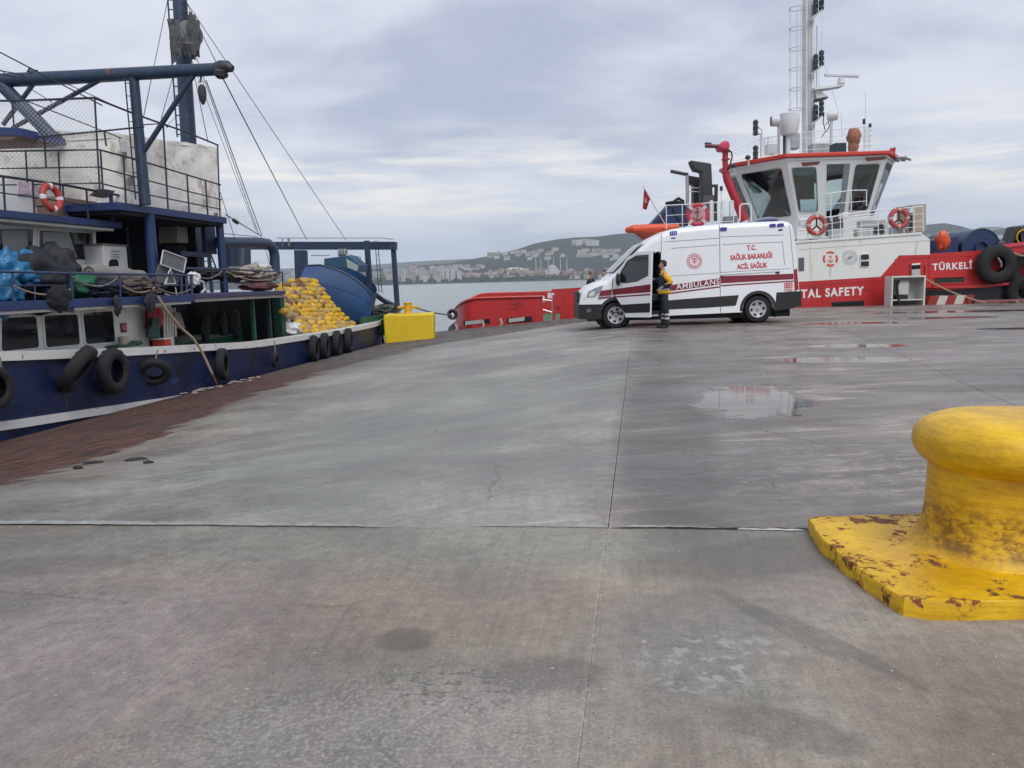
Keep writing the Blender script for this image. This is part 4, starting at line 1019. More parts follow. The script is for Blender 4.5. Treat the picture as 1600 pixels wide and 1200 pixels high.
# wooden chest behind it
c = thing('wooden_chest', 'long brown chest standing on the wheelhouse roof behind the lifebuoy', 'chest', B(130, 330, 1.6))
a0 = spx(88, 320, 1.5)[0]; a1 = spx(172, 320, 1.5)[0]
sbox(MB(), a0, a1, 1.5, 2.2, 2.62, 2.86).build('chest_body', brown_wood, c, smooth=0, bevel=.01); sbox(MB(), a0 - .02, a1 + .02, 1.48, 2.22, 2.865, 3.02).build('chest_lid', M('brown_lid', (.22, .15, .12), .7, var=.2, dirt=.2), c, smooth=0, bevel=.01)
def lump(name, label, cat, px, py, t, rad, mat, seed, lump_=.35, ls=2.2, grp=None, nu=44, nv=30):
    p = B(px, py, t); mb = MB(); mb.sphere(p, rad, nu, nv, lump_, seed, ls)
    # a little crumple
    for v in mb.v: v += (v - p).normalized() * .022 * noise.noise(v * 8) + (v - p).normalized() * .020 * (1 - abs(noise.noise(v * 11 + Vector((seed, 0, 0)))) * 2.4)
    o = mb.build(name, mat, loc=p, smooth=85); return tag(o, label, cat, grp)
LB = 'bundles on the boat deck'
lump('tarp_bundle', 'blue tarp bundle at the far left of the boat deck, above', 'tarp', 6, 425, .55, (.30, .35, .30), tarp_blue, 1, .5, 2.6, LB)
lump('tarp_bundle', 'blue tarp bundle at the far left sagging to the deck edge', 'tarp', 4, 458, .4, (.22, .25, .28), tarp_blue, 2, .5, 3, LB)
lump('tarp_bundle', 'bright blue plastic bundle on top of the dark heap', 'tarp', 44, 414, .75, (.26, .34, .20), tarp_blue, 3, .6, 3, LB)
lump('tarp_bundle', 'small blue plastic wad in the middle of the heap', 'tarp', 40, 433, .42, (.17, .2, .12), tarp_blue, 4, .5, 3, LB)
lump('tarp_bundle', 'oval blue bag at the right side of the heap', 'tarp', 83, 445, .4, (.19, .24, .15), tarp_blue, 5, .35, 3, LB)
lump('net_heap', 'dark heap of netting under the blue tarps', 'net', 45, 440, .8, (.6, .75, .42), tarp_dark, 6, .4, 2.5)
lump('net_heap', 'dark folded cover rising against the white cabin wall', 'net', 82, 425, 1.0, (.35, .45, .40), M('cover_dark', (.016, .018, .024), .7, var=.4, vs=5, bump=.01, bs=9), 7, .5, 2)
lump('fabric_cover', 'black cover hanging over the boat deck edge', 'cover', 94, 466, .06, (.07, .30, .20), M('cover_black', (.007, .008, .010), .8, var=.4, vs=5, bump=.01, bs=12), 8, .25, 2)
lump('green_bag', 'bright green bag lying on the boat deck', 'bag', 124, 446, .5, (.28, .42, .20), tarp_green, 9, .3, 2)
lump('white_sack', 'pale sack wedged behind the green bag', 'sack', 130, 432, .75, (.22, .36, .16), cloth_grey, 10, .3, 2)
# rolled mattress
a, b = B(139, 426, .45), B(222, 434, .45)
ro = thing('rolled_mattress', 'grey rolled mattress lying along the boat deck rail', 'mattress', a)
MB().tube([a.lerp(b, i / 8) + Vector((0, 0, .02 * math.sin(i * 1.7))) for i in range(9)], [.10, .15, .16, .155, .15, .15, .145, .14, .12], 16).build('roll', cloth_grey, ro)
MB().tube([a + BD * .02 * i + (BN * math.cos(i * .9) + Vector((0, 0, 1)) * math.sin(i * .9)) * (.012 * i) for i in range(1)] + [a - BD * .01 + (BN * math.cos(i * .5) + Vector((0, 0, 1)) * math.sin(i * .5)) * (.006 * i) for i in range(20)], .008, 4).build('roll_edge', rust_dark, ro)
lump('net_heap', 'brown grey netting piled below the rolled mattress', 'net', 215, 450, .4, (.3, .65, .17), M('net_brown', (.12, .095, .08), .95, var=.5, vs=9, bump=.02, bs=20), 11, .6, 4)
lump('net_heap', 'blue black netting beneath the green bag', 'net', 165, 452, .42, (.28, .6, .15), M('net_blueblack', (.025, .03, .06), .95, var=.5, vs=9, bump=.02, bs=20), 12, .5, 4)
for k, (x, y, h_) in enumerate(((183, 478, .16), (234, 474, .17))):
    lump('hanging_glove', ('black boot hanging from the deck edge left of the red sign', 'dark bag hanging from the deck edge above the red sign')[k], 'bag', x, y, -.03, (.045, .07 + .09 * k, h_), tarp_dark, 13 + k, .25, 2)
# white cabinet on the boat deck
cb = thing('white_cabinet', 'white cabinet with a dark recess under the upper deck', 'cabinet', B(180, 410, 1.15))
x0, x1 = spx(162, 400, 1.1)[0], spx(199, 400, 1.1)[0]; z0, z1 = 1.25, spx(180, 384, 1.1)[1]
sbox(MB(), x0, x1, 1.1, 1.7, z0, z1).build('cabinet_body', plastic_white, cb, smooth=0, bevel=.015)
sbox(MB(), x0 - .02, x1 + .02, 1.08, 1.72, z1 + .002, z1 + .03).build('cabinet_top', M('wood_edge', (.2, .18, .15), .8), cb, smooth=0)
c = [B(x, y, 1.09) for x, y in ((170, 419), (186, 420), (185, 408), (182, 405), (174, 405), (171, 408))]; MB().prism(c, BN * .006).build('recess', interior_shade, cb, smooth=0)
for y in (392, 397, 401): MB().bar(B(174, y, 1.088), B(186, y + .5, 1.088), .012, .012).build('louvre', M('louvre_grey', (.25, .25, .26), .6), cb, smooth=0)
# stacked crates and machine under the upper deck
for k in range(3):
    x0, x1 = spx(277, 370, 1.3)[0], spx(307, 370, 1.3)[0]; z0 = spx(290, 380 - 8.6 * k, 1.3)[1]
    o = sbox(MB(), x0 + .02 * k, x1 + .01 * k, 1.3, 1.75, z0, z0 + .135).build('fish_crate', beige, loc=L((x0 + x1) / 2, 1.5, z0), smooth=0, bevel=.012)
    tag(o, ('lowest', 'middle', 'topmost')[k] + ' beige fish crate stacked under the upper deck', 'crate', 'crates under the upper deck')
mc = thing('net_winch', 'olive winch housing below the beige crates', 'winch', B(295, 410, 1.4))
c = [B(x, y, 1.35) for x, y in ((284, 412), (312, 411), (310, 386), (292, 384), (284, 396))]; MB().prism(c, BN * .5).build('winch_housing', M('olive', (.075, .08, .055), .7, var=.3, dirt=.3), mc, smooth=0, bevel=.02)
MB().torus(B(298, 400, 1.33), .09, .025, BN, 18, 6).build('winch_drum', dark_steel, mc); c = [B(x, y, 1.4) for x, y in ((278, 383), (300, 384), (288, 396), (280, 397))]; MB().prism(c, BN * .3).build('winch_guard', dark_steel, mc, smooth=0)
lump('net_heap', 'low dark netting behind the deck rail near the crates', 'net', 310, 430, .9, (.5, .9, .14), tarp_dark, 16, .5, 3)
# tilted aluminium screen
sc_ = thing('wire_screen', 'tilted pale framed wire screen leaning on the boat rail', 'screen', B(270, 430, .3))
fr = [B(x, y, .3) for x, y in ((255, 391), (291, 404), (287, 426), (251, 413))]
for k in range(4): MB().tube([fr[k], fr[(k + 1) % 4]], .012, 6).build('frame_bar', galv, sc_)
MB().prism([p + BN * .01 for p in fr], BN * .012).build('screen_panel', M('screen_grey', (.14, .145, .15), .6, var=.3, vs=12), sc_, smooth=0)
c = [B(x, y, .42) for x, y in ((249, 413), (284, 428), (277, 446), (240, 440))]; MB().prism(c, BN * .02).build('lower_panel', M('screen_grey2', (.16, .165, .15), .8, var=.3, vs=9), sc_, smooth=0)
for e in (((266, 420), (257, 444)), ((266, 420), (274, 442)), ((257, 444), (274, 443)), ((259, 444), (264, 424)), ((274, 448), (277, 467)), ((277, 467), (258, 459)), ((232, 456), (243, 467)), ((226, 457), (252, 456)), ((240, 462), (250, 452))):
    MB().tube([B(*p, .12) for p in e], .011, 6).build('strut', galv, sc_)
lump('white_cloth', 'white cloth bundled at the end of the boat rail', 'cloth', 302, 436, .2, (.12, .17, .13), plastic_white, 17, .4, 2.5)
MB().tube([B(x, y, .22) for x, y in ((309, 437), (318, 441), (320, 452), (314, 458))], .025, 6).build('white_hose', plastic_white, loc=B(318, 445, .22)); bpy.data.objects['white_hose']['label'] = 'short white hose dangling beside the white cloth'; bpy.data.objects['white_hose']['category'] = 'hose'
# heap by the aft rail
for k, (x, y, rr, m_, lb) in enumerate(((388, 430, (.5, .75, .20), M('net_pale', (.36, .32, .27), .95, var=.5, vs=7, bump=.03, bs=14), 'pale netting heap on the shelter deck by the aft rail'), (405, 420, (.24, .3, .12), plastic_white, 'white sack on top of the pale netting heap'), (420, 430, (.22, .3, .13), cloth_grey, 'grey sack beside the white sack at the aft rail'))):
    lump('net_heap' if k == 0 else 'sack', lb, 'net' if k == 0 else 'sack', x, y, .8, rr, m_, 20 + k, .6, 3.5)
lump('brown_tarp', 'red brown tarp rolled along the shelter deck edge', 'tarp', 404, 448, .4, (.25, 1.1, .10), M('tarp_brown', (.13, .05, .055), .8, var=.3, vs=4, bump=.01, bs=12), 24, .3, 3)
# hanging clothes in the doorway
def cloth(name, label, cat, pts, t, mat, seed):
    c = [B(x, y, t) for x, y in pts]; n = len(c); mb = MB()
    lft = c[:n // 2]; rgt = c[n // 2:][::-1]
    def fn(u, v):
        k = v * (len(lft) - 1); i = min(len(lft) - 2, int(k)); f_ = k - i
        a = lft[i].lerp(lft[i + 1], f_); b = rgt[i].lerp(rgt[i + 1], f_)
        return a.lerp(b, u) + OUT * (.03 * math.sin(u * 14 + seed + v * 2) + .03 * noise.noise(Vector((u * 3, v * 4, seed))))
    mb.grid(fn, 18, 14); mb.grid(lambda u, v: fn(u, v) + BN * .05, 18, 14); o = mb.build(name, mat, loc=c[0], smooth=80); return tag(o, label, cat)
cloth('red_jacket', 'red jacket hanging in the fishing boat cabin doorway', 'jacket', ((228, 482), (229, 498), (230, 514), (252, 512), (256, 498), (250, 481)), .5, cloth_red, 1)
cloth('green_trousers', 'dark green trousers hanging below the red jacket', 'trousers', ((238, 496), (234, 512), (232, 527), (252, 527), (250, 510), (246, 496)), .45, cloth_green, 2)
cloth('grey_jacket', 'grey jacket hanging right of the pale slats', 'jacket', ((272, 488), (274, 500), (280, 513), (290, 512), (286, 498), (280, 488)), .5, cloth_grey, 3)
rb_ = thing('red_crate', 'small red crate standing by the cabin doorway', 'crate', B(264, 536, .35)); a = spx(257, 536, .35)[0]; b = spx(267, 536, .35)[0]
sbox(MB(), a, b, .35, .6, spx(262, 545, .35)[1], spx(262, 530, .35)[1]).build('crate_body', M('crate_red', (.5, .05, .03), .5), rb_, smooth=0)
sbox(MB(), a - .02, b + .03, .34, .62, spx(262, 530, .35)[1] + .002, spx(262, 529, .35)[1] + .01).build('crate_rim', plastic_white, rb_, smooth=0)
for k, (x, lb, m_) in enumerate(((193, 'cream tin standing on the green shelf', beige), (214, 'grey basin standing on the green shelf', cloth_grey))):
    p = B(x, 540, .55); mb = MB(); mb.lathe([(.07, 0), (.08, .10), (.075, .16), (.06, .16), (.06, .03), (.01, .03)] if k == 0 else [(.05, 0), (.10, .09), (.09, .09), (.05, .02), (.01, .02)], p, n=14)
    tag(mb.build('tin' if k == 0 else 'basin', m_, loc=p), lb, 'tin' if k == 0 else 'basin')
# tan hose running from the deck over the gunwale to the quay
hz_pts = [B(246, 462, .0), B(252, 472, -.04), B(262, 487, -.06), B(272, 499, -.08), B(285, 514, -.12), B(300, 527, -.16), B(313, 545, -.2), B(323, 565, -.26), B(331, 583, -.32)]
e_ = PZ(339, 601, -.58); hz_pts.append(e_)
hs = MB().tube(hz_pts, .024, 8).build('water_hose', rope_tan, loc=hz_pts[0]); tag(hs, 'tan hose looping from the boat deck down to the muddy quay', 'hose')
# spilt white foam where it discharges
# loose lines about the boat
lr = random.Random(21)
for k, (x0, y0, x1, y1, sg, t0) in enumerate(((20, 447, 108, 452, .10, .06), (112, 433, 180, 436, .13, .05), (190, 447, 240, 449, .10, .05), (300, 428, 345, 424, .12, .2), (352, 424, 438, 430, .16, .2), (246, 450, 296, 452, .09, .05))):
    a, b = B(x0, y0, t0), B(x1, y1, t0); o = MB().tube([a.lerp(b, i / 10) - Vector((0, 0, sg * 4 * (i / 10) * (1 - i / 10))) + OUT * .02 for i in range(11)], .012, 5).build('line', (rope_tan, rope_grey)[k % 2], loc=a); tag(o, ('grey slack line', 'pale slack line')[k % 2] + (' hung under the rail before the blue bundles', ' hung on the rail by the green bag', ' hung below the rolled mattress', ' hung beside the white cloth', ' looped along the aft rail', ' hung under the wire screen')[k], 'rope')
# net floats in a pile on the after deck
FY = [M('float_yellow', (.64, .37, .012), .45, var=.16, vs=6, dirt=.2, dcol=(.28, .17, .05)), M('float_yellow_dull', (.50, .30, .025), .55, var=.2, vs=6, dirt=.35, dcol=(.22, .12, .05)), M('float_tan', (.34, .25, .12), .6, var=.25, vs=6, dirt=.45, dcol=(.16, .08, .05)), M('float_brown', (.17, .09, .04), .7, var=.3, vs=6)]
protos = []
for k, m_ in enumerate(FY):
    mb = MB(); mb.lathe([(.02, -.125), (.05, -.12), (.085, -.075), (.095, 0), (.085, .075), (.05, .12), (.02, .125)], (0, 0, 0), (1, 0, 0), 10)
    o = mb.build('net_float', m_, local=True); protos.append(o)
TOPL = [(432, 450), (445, 441), (475, 438), (490, 438), (500, 443), (515, 448), (517, 456), (527, 463), (531, 472), (545, 484), (558, 493), (566, 501), (570, 512)]
BOTL = [(432, 480), (445, 490), (457, 500), (462, 510), (470, 522), (500, 521), (530, 517), (560, 512), (570, 511)]
fr_ = random.Random(11); spots = []
for row in range(14):
    for colm in range(34):
        px = 436 + colm * 4.6 + (row % 2) * 2.3 + fr_.uniform(-1.2, 1.2)
        ty = interp(TOPL, px); by = interp(BOTL, px); py = 440 + row * 6.6 + fr_.uniform(-1, 1)
        if px > 570 or py < ty or py > by: continue
        v = (py - ty) / max(1, by - ty); t = .42 + 1.7 * (1 - v) * (1 - .3 * (px - 436) / 130) + fr_.uniform(-.06, .06)
        spots.append((px, py, t))
fr_.shuffle(spots); spots = spots[:300]
GF = 'yellow floats piled on the fishing boat'
for k, (px, py, t) in enumerate(spots):
    right = (px - 436) / 130
    kk = fr_.random() - .25 * right + .1 * (py < 480) * (px < 500)
    pr = 0 if kk < .28 else 1 if kk < .58 else 2 if kk < .88 else 3
    lb = ('bright yellow', 'dull yellow', 'dirty tan', 'dirty brown')[pr] + ' net float in the heap on the fishing boat after deck'
    p = B(px, py, t); ang = BA * 0 + fr_.uniform(-.5, .5) + .2
    o = link_copy(protos[pr], p, (fr_.uniform(-.4, .4), fr_.uniform(-.45, .45), ang), None, None, lb); sc1 = fr_.uniform(1.0, 1.28); o.scale = (sc1, sc1, sc1); tag(o, None, 'float', GF)
for o in protos: bpy.data.objects.remove(o)
mb = MB()
def core(u, v):
    px = 436 + 128 * u; ty = interp(TOPL, px) + 3; by = interp(BOTL, px); py = ty + (by - ty) * v; t = .52 + 1.7 * (1 - v) * (1 - .3 * u)
    return B(px, py, t)
mb.grid(core, 30, 16); mb.grid(lambda u, v: core(u, 0) + BN * 1.2 * v, 30, 3)
tag(mb.build('net_pile', M('net_core', (.10, .06, .035), .95, var=.5, vs=9, bump=.03, bs=14), smooth=80), 'brown net heaped beneath the yellow floats', 'net')
lump('white_bag', 'white bag lying at the foot of the float heap', 'bag', 452, 515, .6, (.3, .3, .2), plastic_white, 31, .4, 2.5)
lump('rope_coil', 'green grey rope tangle on the stern by the yellow block', 'rope', 600, 487, .7, (.5, .4, .22), M('rope_tangle', (.16, .19, .17), .95, var=.6, vs=12, bump=.03, bs=18), 32, .7, 5)
# ============================================================ BOLLARDS
def bollard_paint(name, chip, cracks, band=None, sc=7.0):
    mt = bpy.data.materials.new(name); mt.use_nodes = True; N = NT(mt.node_tree); p = N.n['Principled BSDF']
    oc = N.new('ShaderNodeTexCoord').outputs['Object']; sp = N.new('ShaderNodeSeparateXYZ'); N.put(sp.inputs[0], oc)
    stroke = N.noise(N.mapping(oc, scale=(2.2, 2.2, 17)), 2.2, 6, .65); pat = N.noise(oc, 2.6, 5, .6); fine = N.noise(oc, 34, 5, .65)
    c = N.mix(N.mr(pat, .35, .65), (.66, .37, .004), (.80, .50, .010))
    c = N.mix(1.0, c, N.mix(N.mr(stroke, .32, .68), (.84, .80, .7), (1.08, 1.08, 1.08)), 'MULTIPLY')
    c = N.mix(1.0, c, N.mix(N.mr(fine, .3, .7), (.90, .88, .8), (1.05, 1.05, 1.05)), 'MULTIPLY')
    n1 = N.noise(oc, sc, 9, .72); n2 = N.noise(N.mapping(oc, loc=(3, 1, 2)), 1.9, 4, .6)
    k = N.math('ADD', N.math('MULTIPLY', n1, .6), N.math('MULTIPLY', n2, .4))
    halo = N.mr(k, .612 - chip, .655 - chip); core = N.mr(k, .635 - chip, .655 - chip)
    if cracks:
        cn = N.noise(N.mapping(oc, scale=(1, 2.4, 1)), 3.1, 7, .6, .6); ln = N.mr(N.math('ABSOLUTE', N.math('SUBTRACT', cn, .5)), .030, .008)
        ln = N.math('MULTIPLY', ln, N.mr(N.noise(N.mapping(oc, loc=(7, 0, 0)), 2.2, 3), .49, .56)); core = N.math('MAXIMUM', core, ln); halo = N.math('MAXIMUM', halo, N.math('MULTIPLY', ln, .9))
    if band:
        b = N.math('MULTIPLY', N.mr(sp.outputs[2], band[0], band[1]), N.mr(sp.outputs[2], band[3], band[2])); g_ = N.math('MULTIPLY', b, N.mr(N.noise(N.mapping(oc, scale=(1, 1, 1.6)), 11, 9, .78), .44, .60))
        c = N.mix(N.math('MULTIPLY', g_, .8), c, N.mix(fine, (.10, .055, .012), (.22, .10, .012)))
    c = N.mix(N.math('MULTIPLY', halo, .62), c, (.36, .13, .012)); rc = N.mix(N.mr(N.noise(oc, 26, 6, .7), .35, .65), (.09, .026, .012), (.30, .085, .025)); c = N.mix(core, c, rc)
    N.put(p.inputs['Base Color'], c); N.put(p.inputs['Roughness'], N.math('ADD', N.mr(pat, .3, .7, .34, .52), N.math('MULTIPLY', halo, .3), clamp=True))
    h = N.math('ADD', N.math('MULTIPLY', stroke, .005), N.math('MULTIPLY', fine, .0035)); h = N.math('SUBTRACT', h, N.math('MULTIPLY', core, .003))
    bn = N.new('ShaderNodeBump'); N.put(bn.inputs['Height'], h); bn.inputs['Strength'].default_value = .9; bn.inputs['Distance'].default_value = 1; N.l.new(bn.outputs[0], p.inputs['Normal'])
    return mt
YEL = bollard_paint('bollard_yellow', -.02, False); YELW = bollard_paint('bollard_yellow_worn', .0, False, (.08, .13, .24, .36)); YELP = bollard_paint('bollard_plate', .098, True, None, 9.0)
bx, by, bz0 = 2.335, 3.42, .075
bol = thing('mooring_bollard', 'big yellow mooring bollard with rounded cap and chipped base plate in the foreground', 'bollard', (bx, by, 0))
mb = MB(); outl = [(1.545, 3.93), (1.50, 3.72), (1.475, 3.40), (1.485, 3.10), (1.515, 2.875), (1.60, 2.835), (1.95, 2.815), (2.5, 2.80), (3.0, 2.83), (3.1, 2.95), (3.12, 3.8), (3.0, 3.9), (2.2, 3.93)]
pts = []
for i, (x, y) in enumerate(outl):
    x2, y2 = outl[(i + 1) % len(outl)]; n_ = max(1, int(math.hypot(x2 - x, y2 - y) / .05))
    for k in range(n_):
        u = k / n_; p = Vector((x + (x2 - x) * u, y + (y2 - y) * u, 0)); j = .012 * noise.noise(p * 14) + .010 * noise.noise(p * 4); pts.append((p.x + j, p.y + j * .7))
n_ = len(pts); cxp, cyp = 2.3, 3.37
levels = [(-.02, 1.0), (.055, 1.003), (bz0 - .004, .995), (bz0, .985)]
for z, k in levels:
    for x, y in pts: mb.v.append(Vector((cxp + (x - cxp) * k, cyp + (y - cyp) * k, z + .004 * noise.noise(Vector((x * 12, y * 12, 1))))))
for l in range(len(levels) - 1):
    for i in range(n_): mb.f.append((l * n_ + i, l * n_ + (i + 1) % n_, (l + 1) * n_ + (i + 1) % n_, (l + 1) * n_ + i))
rings = 12
for r_ in range(1, rings + 1):
    k = .985 * (1 - r_ / rings)
    for x, y in pts:
        X_, Y_ = cxp + (x - cxp) * k, cyp + (y - cyp) * k
        mb.v.append(Vector((X_, Y_, bz0 + .004 * noise.noise(Vector((X_ * 5, Y_ * 5, 3))))))
for r_ in range(rings):
    for i in range(n_): a = (3 + r_) * n_; b = (4 + r_) * n_; mb.f.append((a + i, a + (i + 1) % n_, b + (i + 1) % n_, b + i))
mb.build('base_plate', YELP, bol, smooth=35)
def se(a, e): c = math.cos(a); return math.copysign(abs(c) ** e, c)
def sring(rx, ry, e, z, n=72): return [Vector((bx + rx * se(2 * math.pi * i / n, e), by + ry * se(2 * math.pi * i / n - math.pi / 2, e), z)) for i in range(n)]
def stack(rings_):
    mb = MB(); n = len(rings_[0])
    for r_ in rings_: mb.v += r_
    for l in range(len(rings_) - 1):
        for i in range(n): mb.f.append((l * n + i, l * n + (i + 1) % n, (l + 1) * n + (i + 1) % n, (l + 1) * n + i))
    mb.f.append(tuple(range(n))[::-1]); mb.f.append(tuple((len(rings_) - 1) * n + i for i in range(n))); return mb
ztop = PY(1600, 643, 3.42).z - .012; zcap0 = PY(1600, 757, 3.05).z - .035
prof = []
for u in [i / 26 for i in range(27)]:
    z = bz0 - .01 + (zcap0 + .06 - bz0) * u
    fl = .10 * math.exp(-u * 7); prof.append(sring(.40 + fl * .75 - .01 * u, .30 + fl * .8, .72, z))
stack(prof).build('post', YELW, bol, smooth=60)
cap = []; hc = (ztop - zcap0) / 2; zc = zcap0 + hc
for i in range(25):
    a = -math.pi / 2 + math.pi * i / 24; s_ = math.sin(a); c_ = abs(math.cos(a)) ** .42
    zz2 = zc + hc * math.copysign(abs(s_) ** .9, s_)
    rr_ = [Vector((p.x, p.y, p.z)) for p in sring(.10 + .365 * c_, .06 + .33 * c_, .82, zz2)]
    for p in rr_: p.z += .006 * noise.noise(Vector((p.x * 5, p.y * 5, p.z * 5)))
    cap.append(rr_)
stack(cap).build('cap', YEL, bol, smooth=70)
# yellow concrete block with cross bollard at the quay corner
blk = thing('mooring_block', 'bright yellow block with a small cross bollard at the quay corner', 'bollard', (-3.4, 26.2, -.6))
p0 = PY(601, 536, 25.5); pz = PY(640, 491, 25.5).z; bxx = Vector((.998, .06, 0)); byy = Vector((-.06, .998, 0))
wd = PY(678, 525, 25.5).x - p0.x
MB().obox(Vector((p0.x, p0.y, 0)) + bxx * wd / 2 + byy * .7 + Vector((0, 0, (pz - .85) / 2)), bxx * wd / 2, byy * .7, Vector((0, 0, (pz + .85) / 2))).build('block_body', M('block_yellow', (.72, .50, .015), .5, var=.1, vs=2, dirt=.2, dcol=(.3, .2, .05), bump=.01, bs=8), blk, smooth=40, bevel=.05)
cpos = PY(638, 491, 26.0); cz = PY(638, 472, 26.0).z
MB().lathe([(.17, 0), (.14, .03), (.125, .1), (.125, cz - pz - .05), (.15, cz - pz - .03), (.15, cz - pz)], (cpos.x, cpos.y, pz - .01), n=16).build('cross_post', YELW, blk)
MB().cyl((cpos.x - .34, cpos.y, pz + .22), (cpos.x + .34, cpos.y - .02, pz + .22), .045, n=10).build('cross_bar', YELW, blk)
# ============================================================ AMBULANCE
VY = 21.2; LEAN = .045
def VP(px, py): return PY(px, py, VY)
van = thing('ambulance_van', 'white high roof ambulance van with maroon stripe and open driver door', 'ambulance', (VP(1080, 0).x, VY + 1, 0))
VTOP = [(906.5, 474), (907.5, 468), (909, 461), (913, 454.5), (921, 448), (932, 443), (950, 437), (957, 430), (975, 412), (1000, 387), (1020, 372), (1040, 362), (1060, 356), (1095, 352), (1130, 349), (1180, 346), (1228, 344), (1236, 345.5), (1241, 350), (1244, 362), (1246.5, 395), (1249, 425), (1251, 455), (1252, 466)]
VBOT = [(906.5, 482), (908, 490), (912, 496), (940, 499), (985, 496), (1050, 493), (1157, 488), (1212, 485), (1240, 481), (1252, 477)]
tX = [(VP(x, y).x, VP(x, y).z) for x, y in VTOP]; bX = [(VP(x, y).x, VP(x, y).z) for x, y in VBOT]
XN, XT = tX[0][0], tX[-1][0]
WF, WRr = VP(963, 493), VP(1185, 483); WR_ = .365; AR = .43
def vtop(x): return interp(tX, x)
def vbot(x):
    z = interp(bX, x)
    for wc in (WF, WRr):
        d = abs(x - wc.x)
        if d < AR: z = max(z, wc.z + math.sqrt(AR * AR - d * d))
    return z
HWD = .99
def halfw(x):
    a = min(1, max(0, (x - XN) / 1.0)); b = min(1, max(0, (XT - x) / .12))
    return HWD * (.80 + .20 * math.sin(a * math.pi / 2)) * (.95 + .05 * math.sin(b * math.pi / 2))
def vY(x, z): return VY + LEAN * z + (HWD - halfw(x))
van_white = M('van_white', (.80, .82, .84), .28, var=.02, vs=2, coat=.4, dirt=.06, dcol=(.4, .38, .35))
maroon = M('maroon_tape', (.20, .012, .03), .4, var=.06); van_red = M('van_red', (.55, .02, .04), .4, var=.05)
DOOR = [(957, 437), (957.5, 456), (968, 468), (980, 480), (985, 494.5), (1033, 492.5), (1033, 394), (1006, 394.5), (986, 402), (970, 420)]
def inside(poly, x, y):
    c = False; n = len(poly)
    for i in range(n):
        x1, y1 = poly[i]; x2, y2 = poly[i - 1]
        if (y1 > y) != (y2 > y) and x < (x2 - x1) * (y - y1) / (y2 - y1) + x1: c = not c
    return c
doorW = [(VP(x, y).x, VP(x, y).z) for x, y in DOOR]
mb = MB(); NSX = 150; NZ = 44; ringN = None; xs = []
for i in range(NSX + 1):
    u = i / NSX; xs.append(XN + (XT - XN) * u)
xs += [VP(985.5, 0).x]; xs = sorted(xs)
for x in xs:
    zt, zb = vtop(x), vbot(x); zb = min(zb, zt - .02); hw = halfw(x); r_ = min(.16, (zt - zb) * .35); ring = []
    zsid = [zb + (zt - r_ - zb) * k / NZ for k in range(NZ + 1)]
    yn = lambda z: -hw + LEAN * z
    side = [(yn(z), z) for z in zsid]
    yc, zc_ = yn(zt - r_) + r_, zt - r_
    arc = [(yc - r_ * math.cos(a), zc_ + r_ * math.sin(a)) for a in [math.pi / 2 * k / 5 for k in range(1, 6)]]
    crown = .03 * min(1, (zt - zb))
    half_ = [(0 * 1 - hw * .6, zb)] + side + arc
    half_[-1] = (half_[-1][0], zt)
    ring = [(-.0, zb)] + half_ + [(0, zt + crown)] + [(-y, z) for y, z in half_[::-1]]
    ringN = len(ring)
    mb.v += [Vector((x, VY + HWD + y, z)) for y, z in ring]
for i in range(len(xs) - 1):
    for k in range(ringN):
        k2 = (k + 1) % ringN; f_ = (i * ringN + k, i * ringN + k2, (i + 1) * ringN + k2, (i + 1) * ringN + k)
        c = sum((mb.v[j] for j in f_), Vector()) / 4
        if c.y < VY + .3 and inside(doorW, c.x, c.z): continue
        mb.f.append(f_)
mb.f.append(tuple(range(ringN))); mb.f.append(tuple((len(xs) - 1) * ringN + k for k in range(ringN)))
body = mb.build('body', van_white, van, smooth=35)
def vmap(px, py, off=.004):
    p = VP(px, py); return Vector((p.x, vY(p.x, p.z) - off, p.z))
def panel(name, pts, mat, off=.004, th=.004, rad=0, parent=van, sub=0):
    P = []
    if sub:
        for i, a in enumerate(pts):
            b = pts[(i + 1) % len(pts)]
            for k in range(sub): P.append((a[0] + (b[0] - a[0]) * k / sub, a[1] + (b[1] - a[1]) * k / sub))
    else: P = pts
    c = [vmap(x, y, off) for x, y in P]
    if rad: c = rquad(c, rad)
    return MB().prism(c, (0, th, 0)).build(name, mat, parent, smooth=0)
# stripes
panel('stripe', [(1034.5, 447.5), (1126, 434.5), (1126, 444.5), (1034.5, 456.5)], maroon); panel('stripe', [(1127, 431.5), (1241, 427.5), (1241, 436.2), (1127, 442.8)], maroon)
panel('thin_stripe', [(1034.5, 459), (1126, 447), (1126, 449.2), (1034.5, 461.2)], maroon); panel('thin_stripe', [(1127, 445.3), (1241, 438.2), (1241, 440.2), (1127, 447.4)], maroon)
panel('stripe', [(939, 454.5), (956, 452), (956, 461), (936, 463)], maroon, .03, .02); panel('thin_stripe', [(935, 465), (956, 463), (956, 465), (935, 467)], maroon, .03, .02)
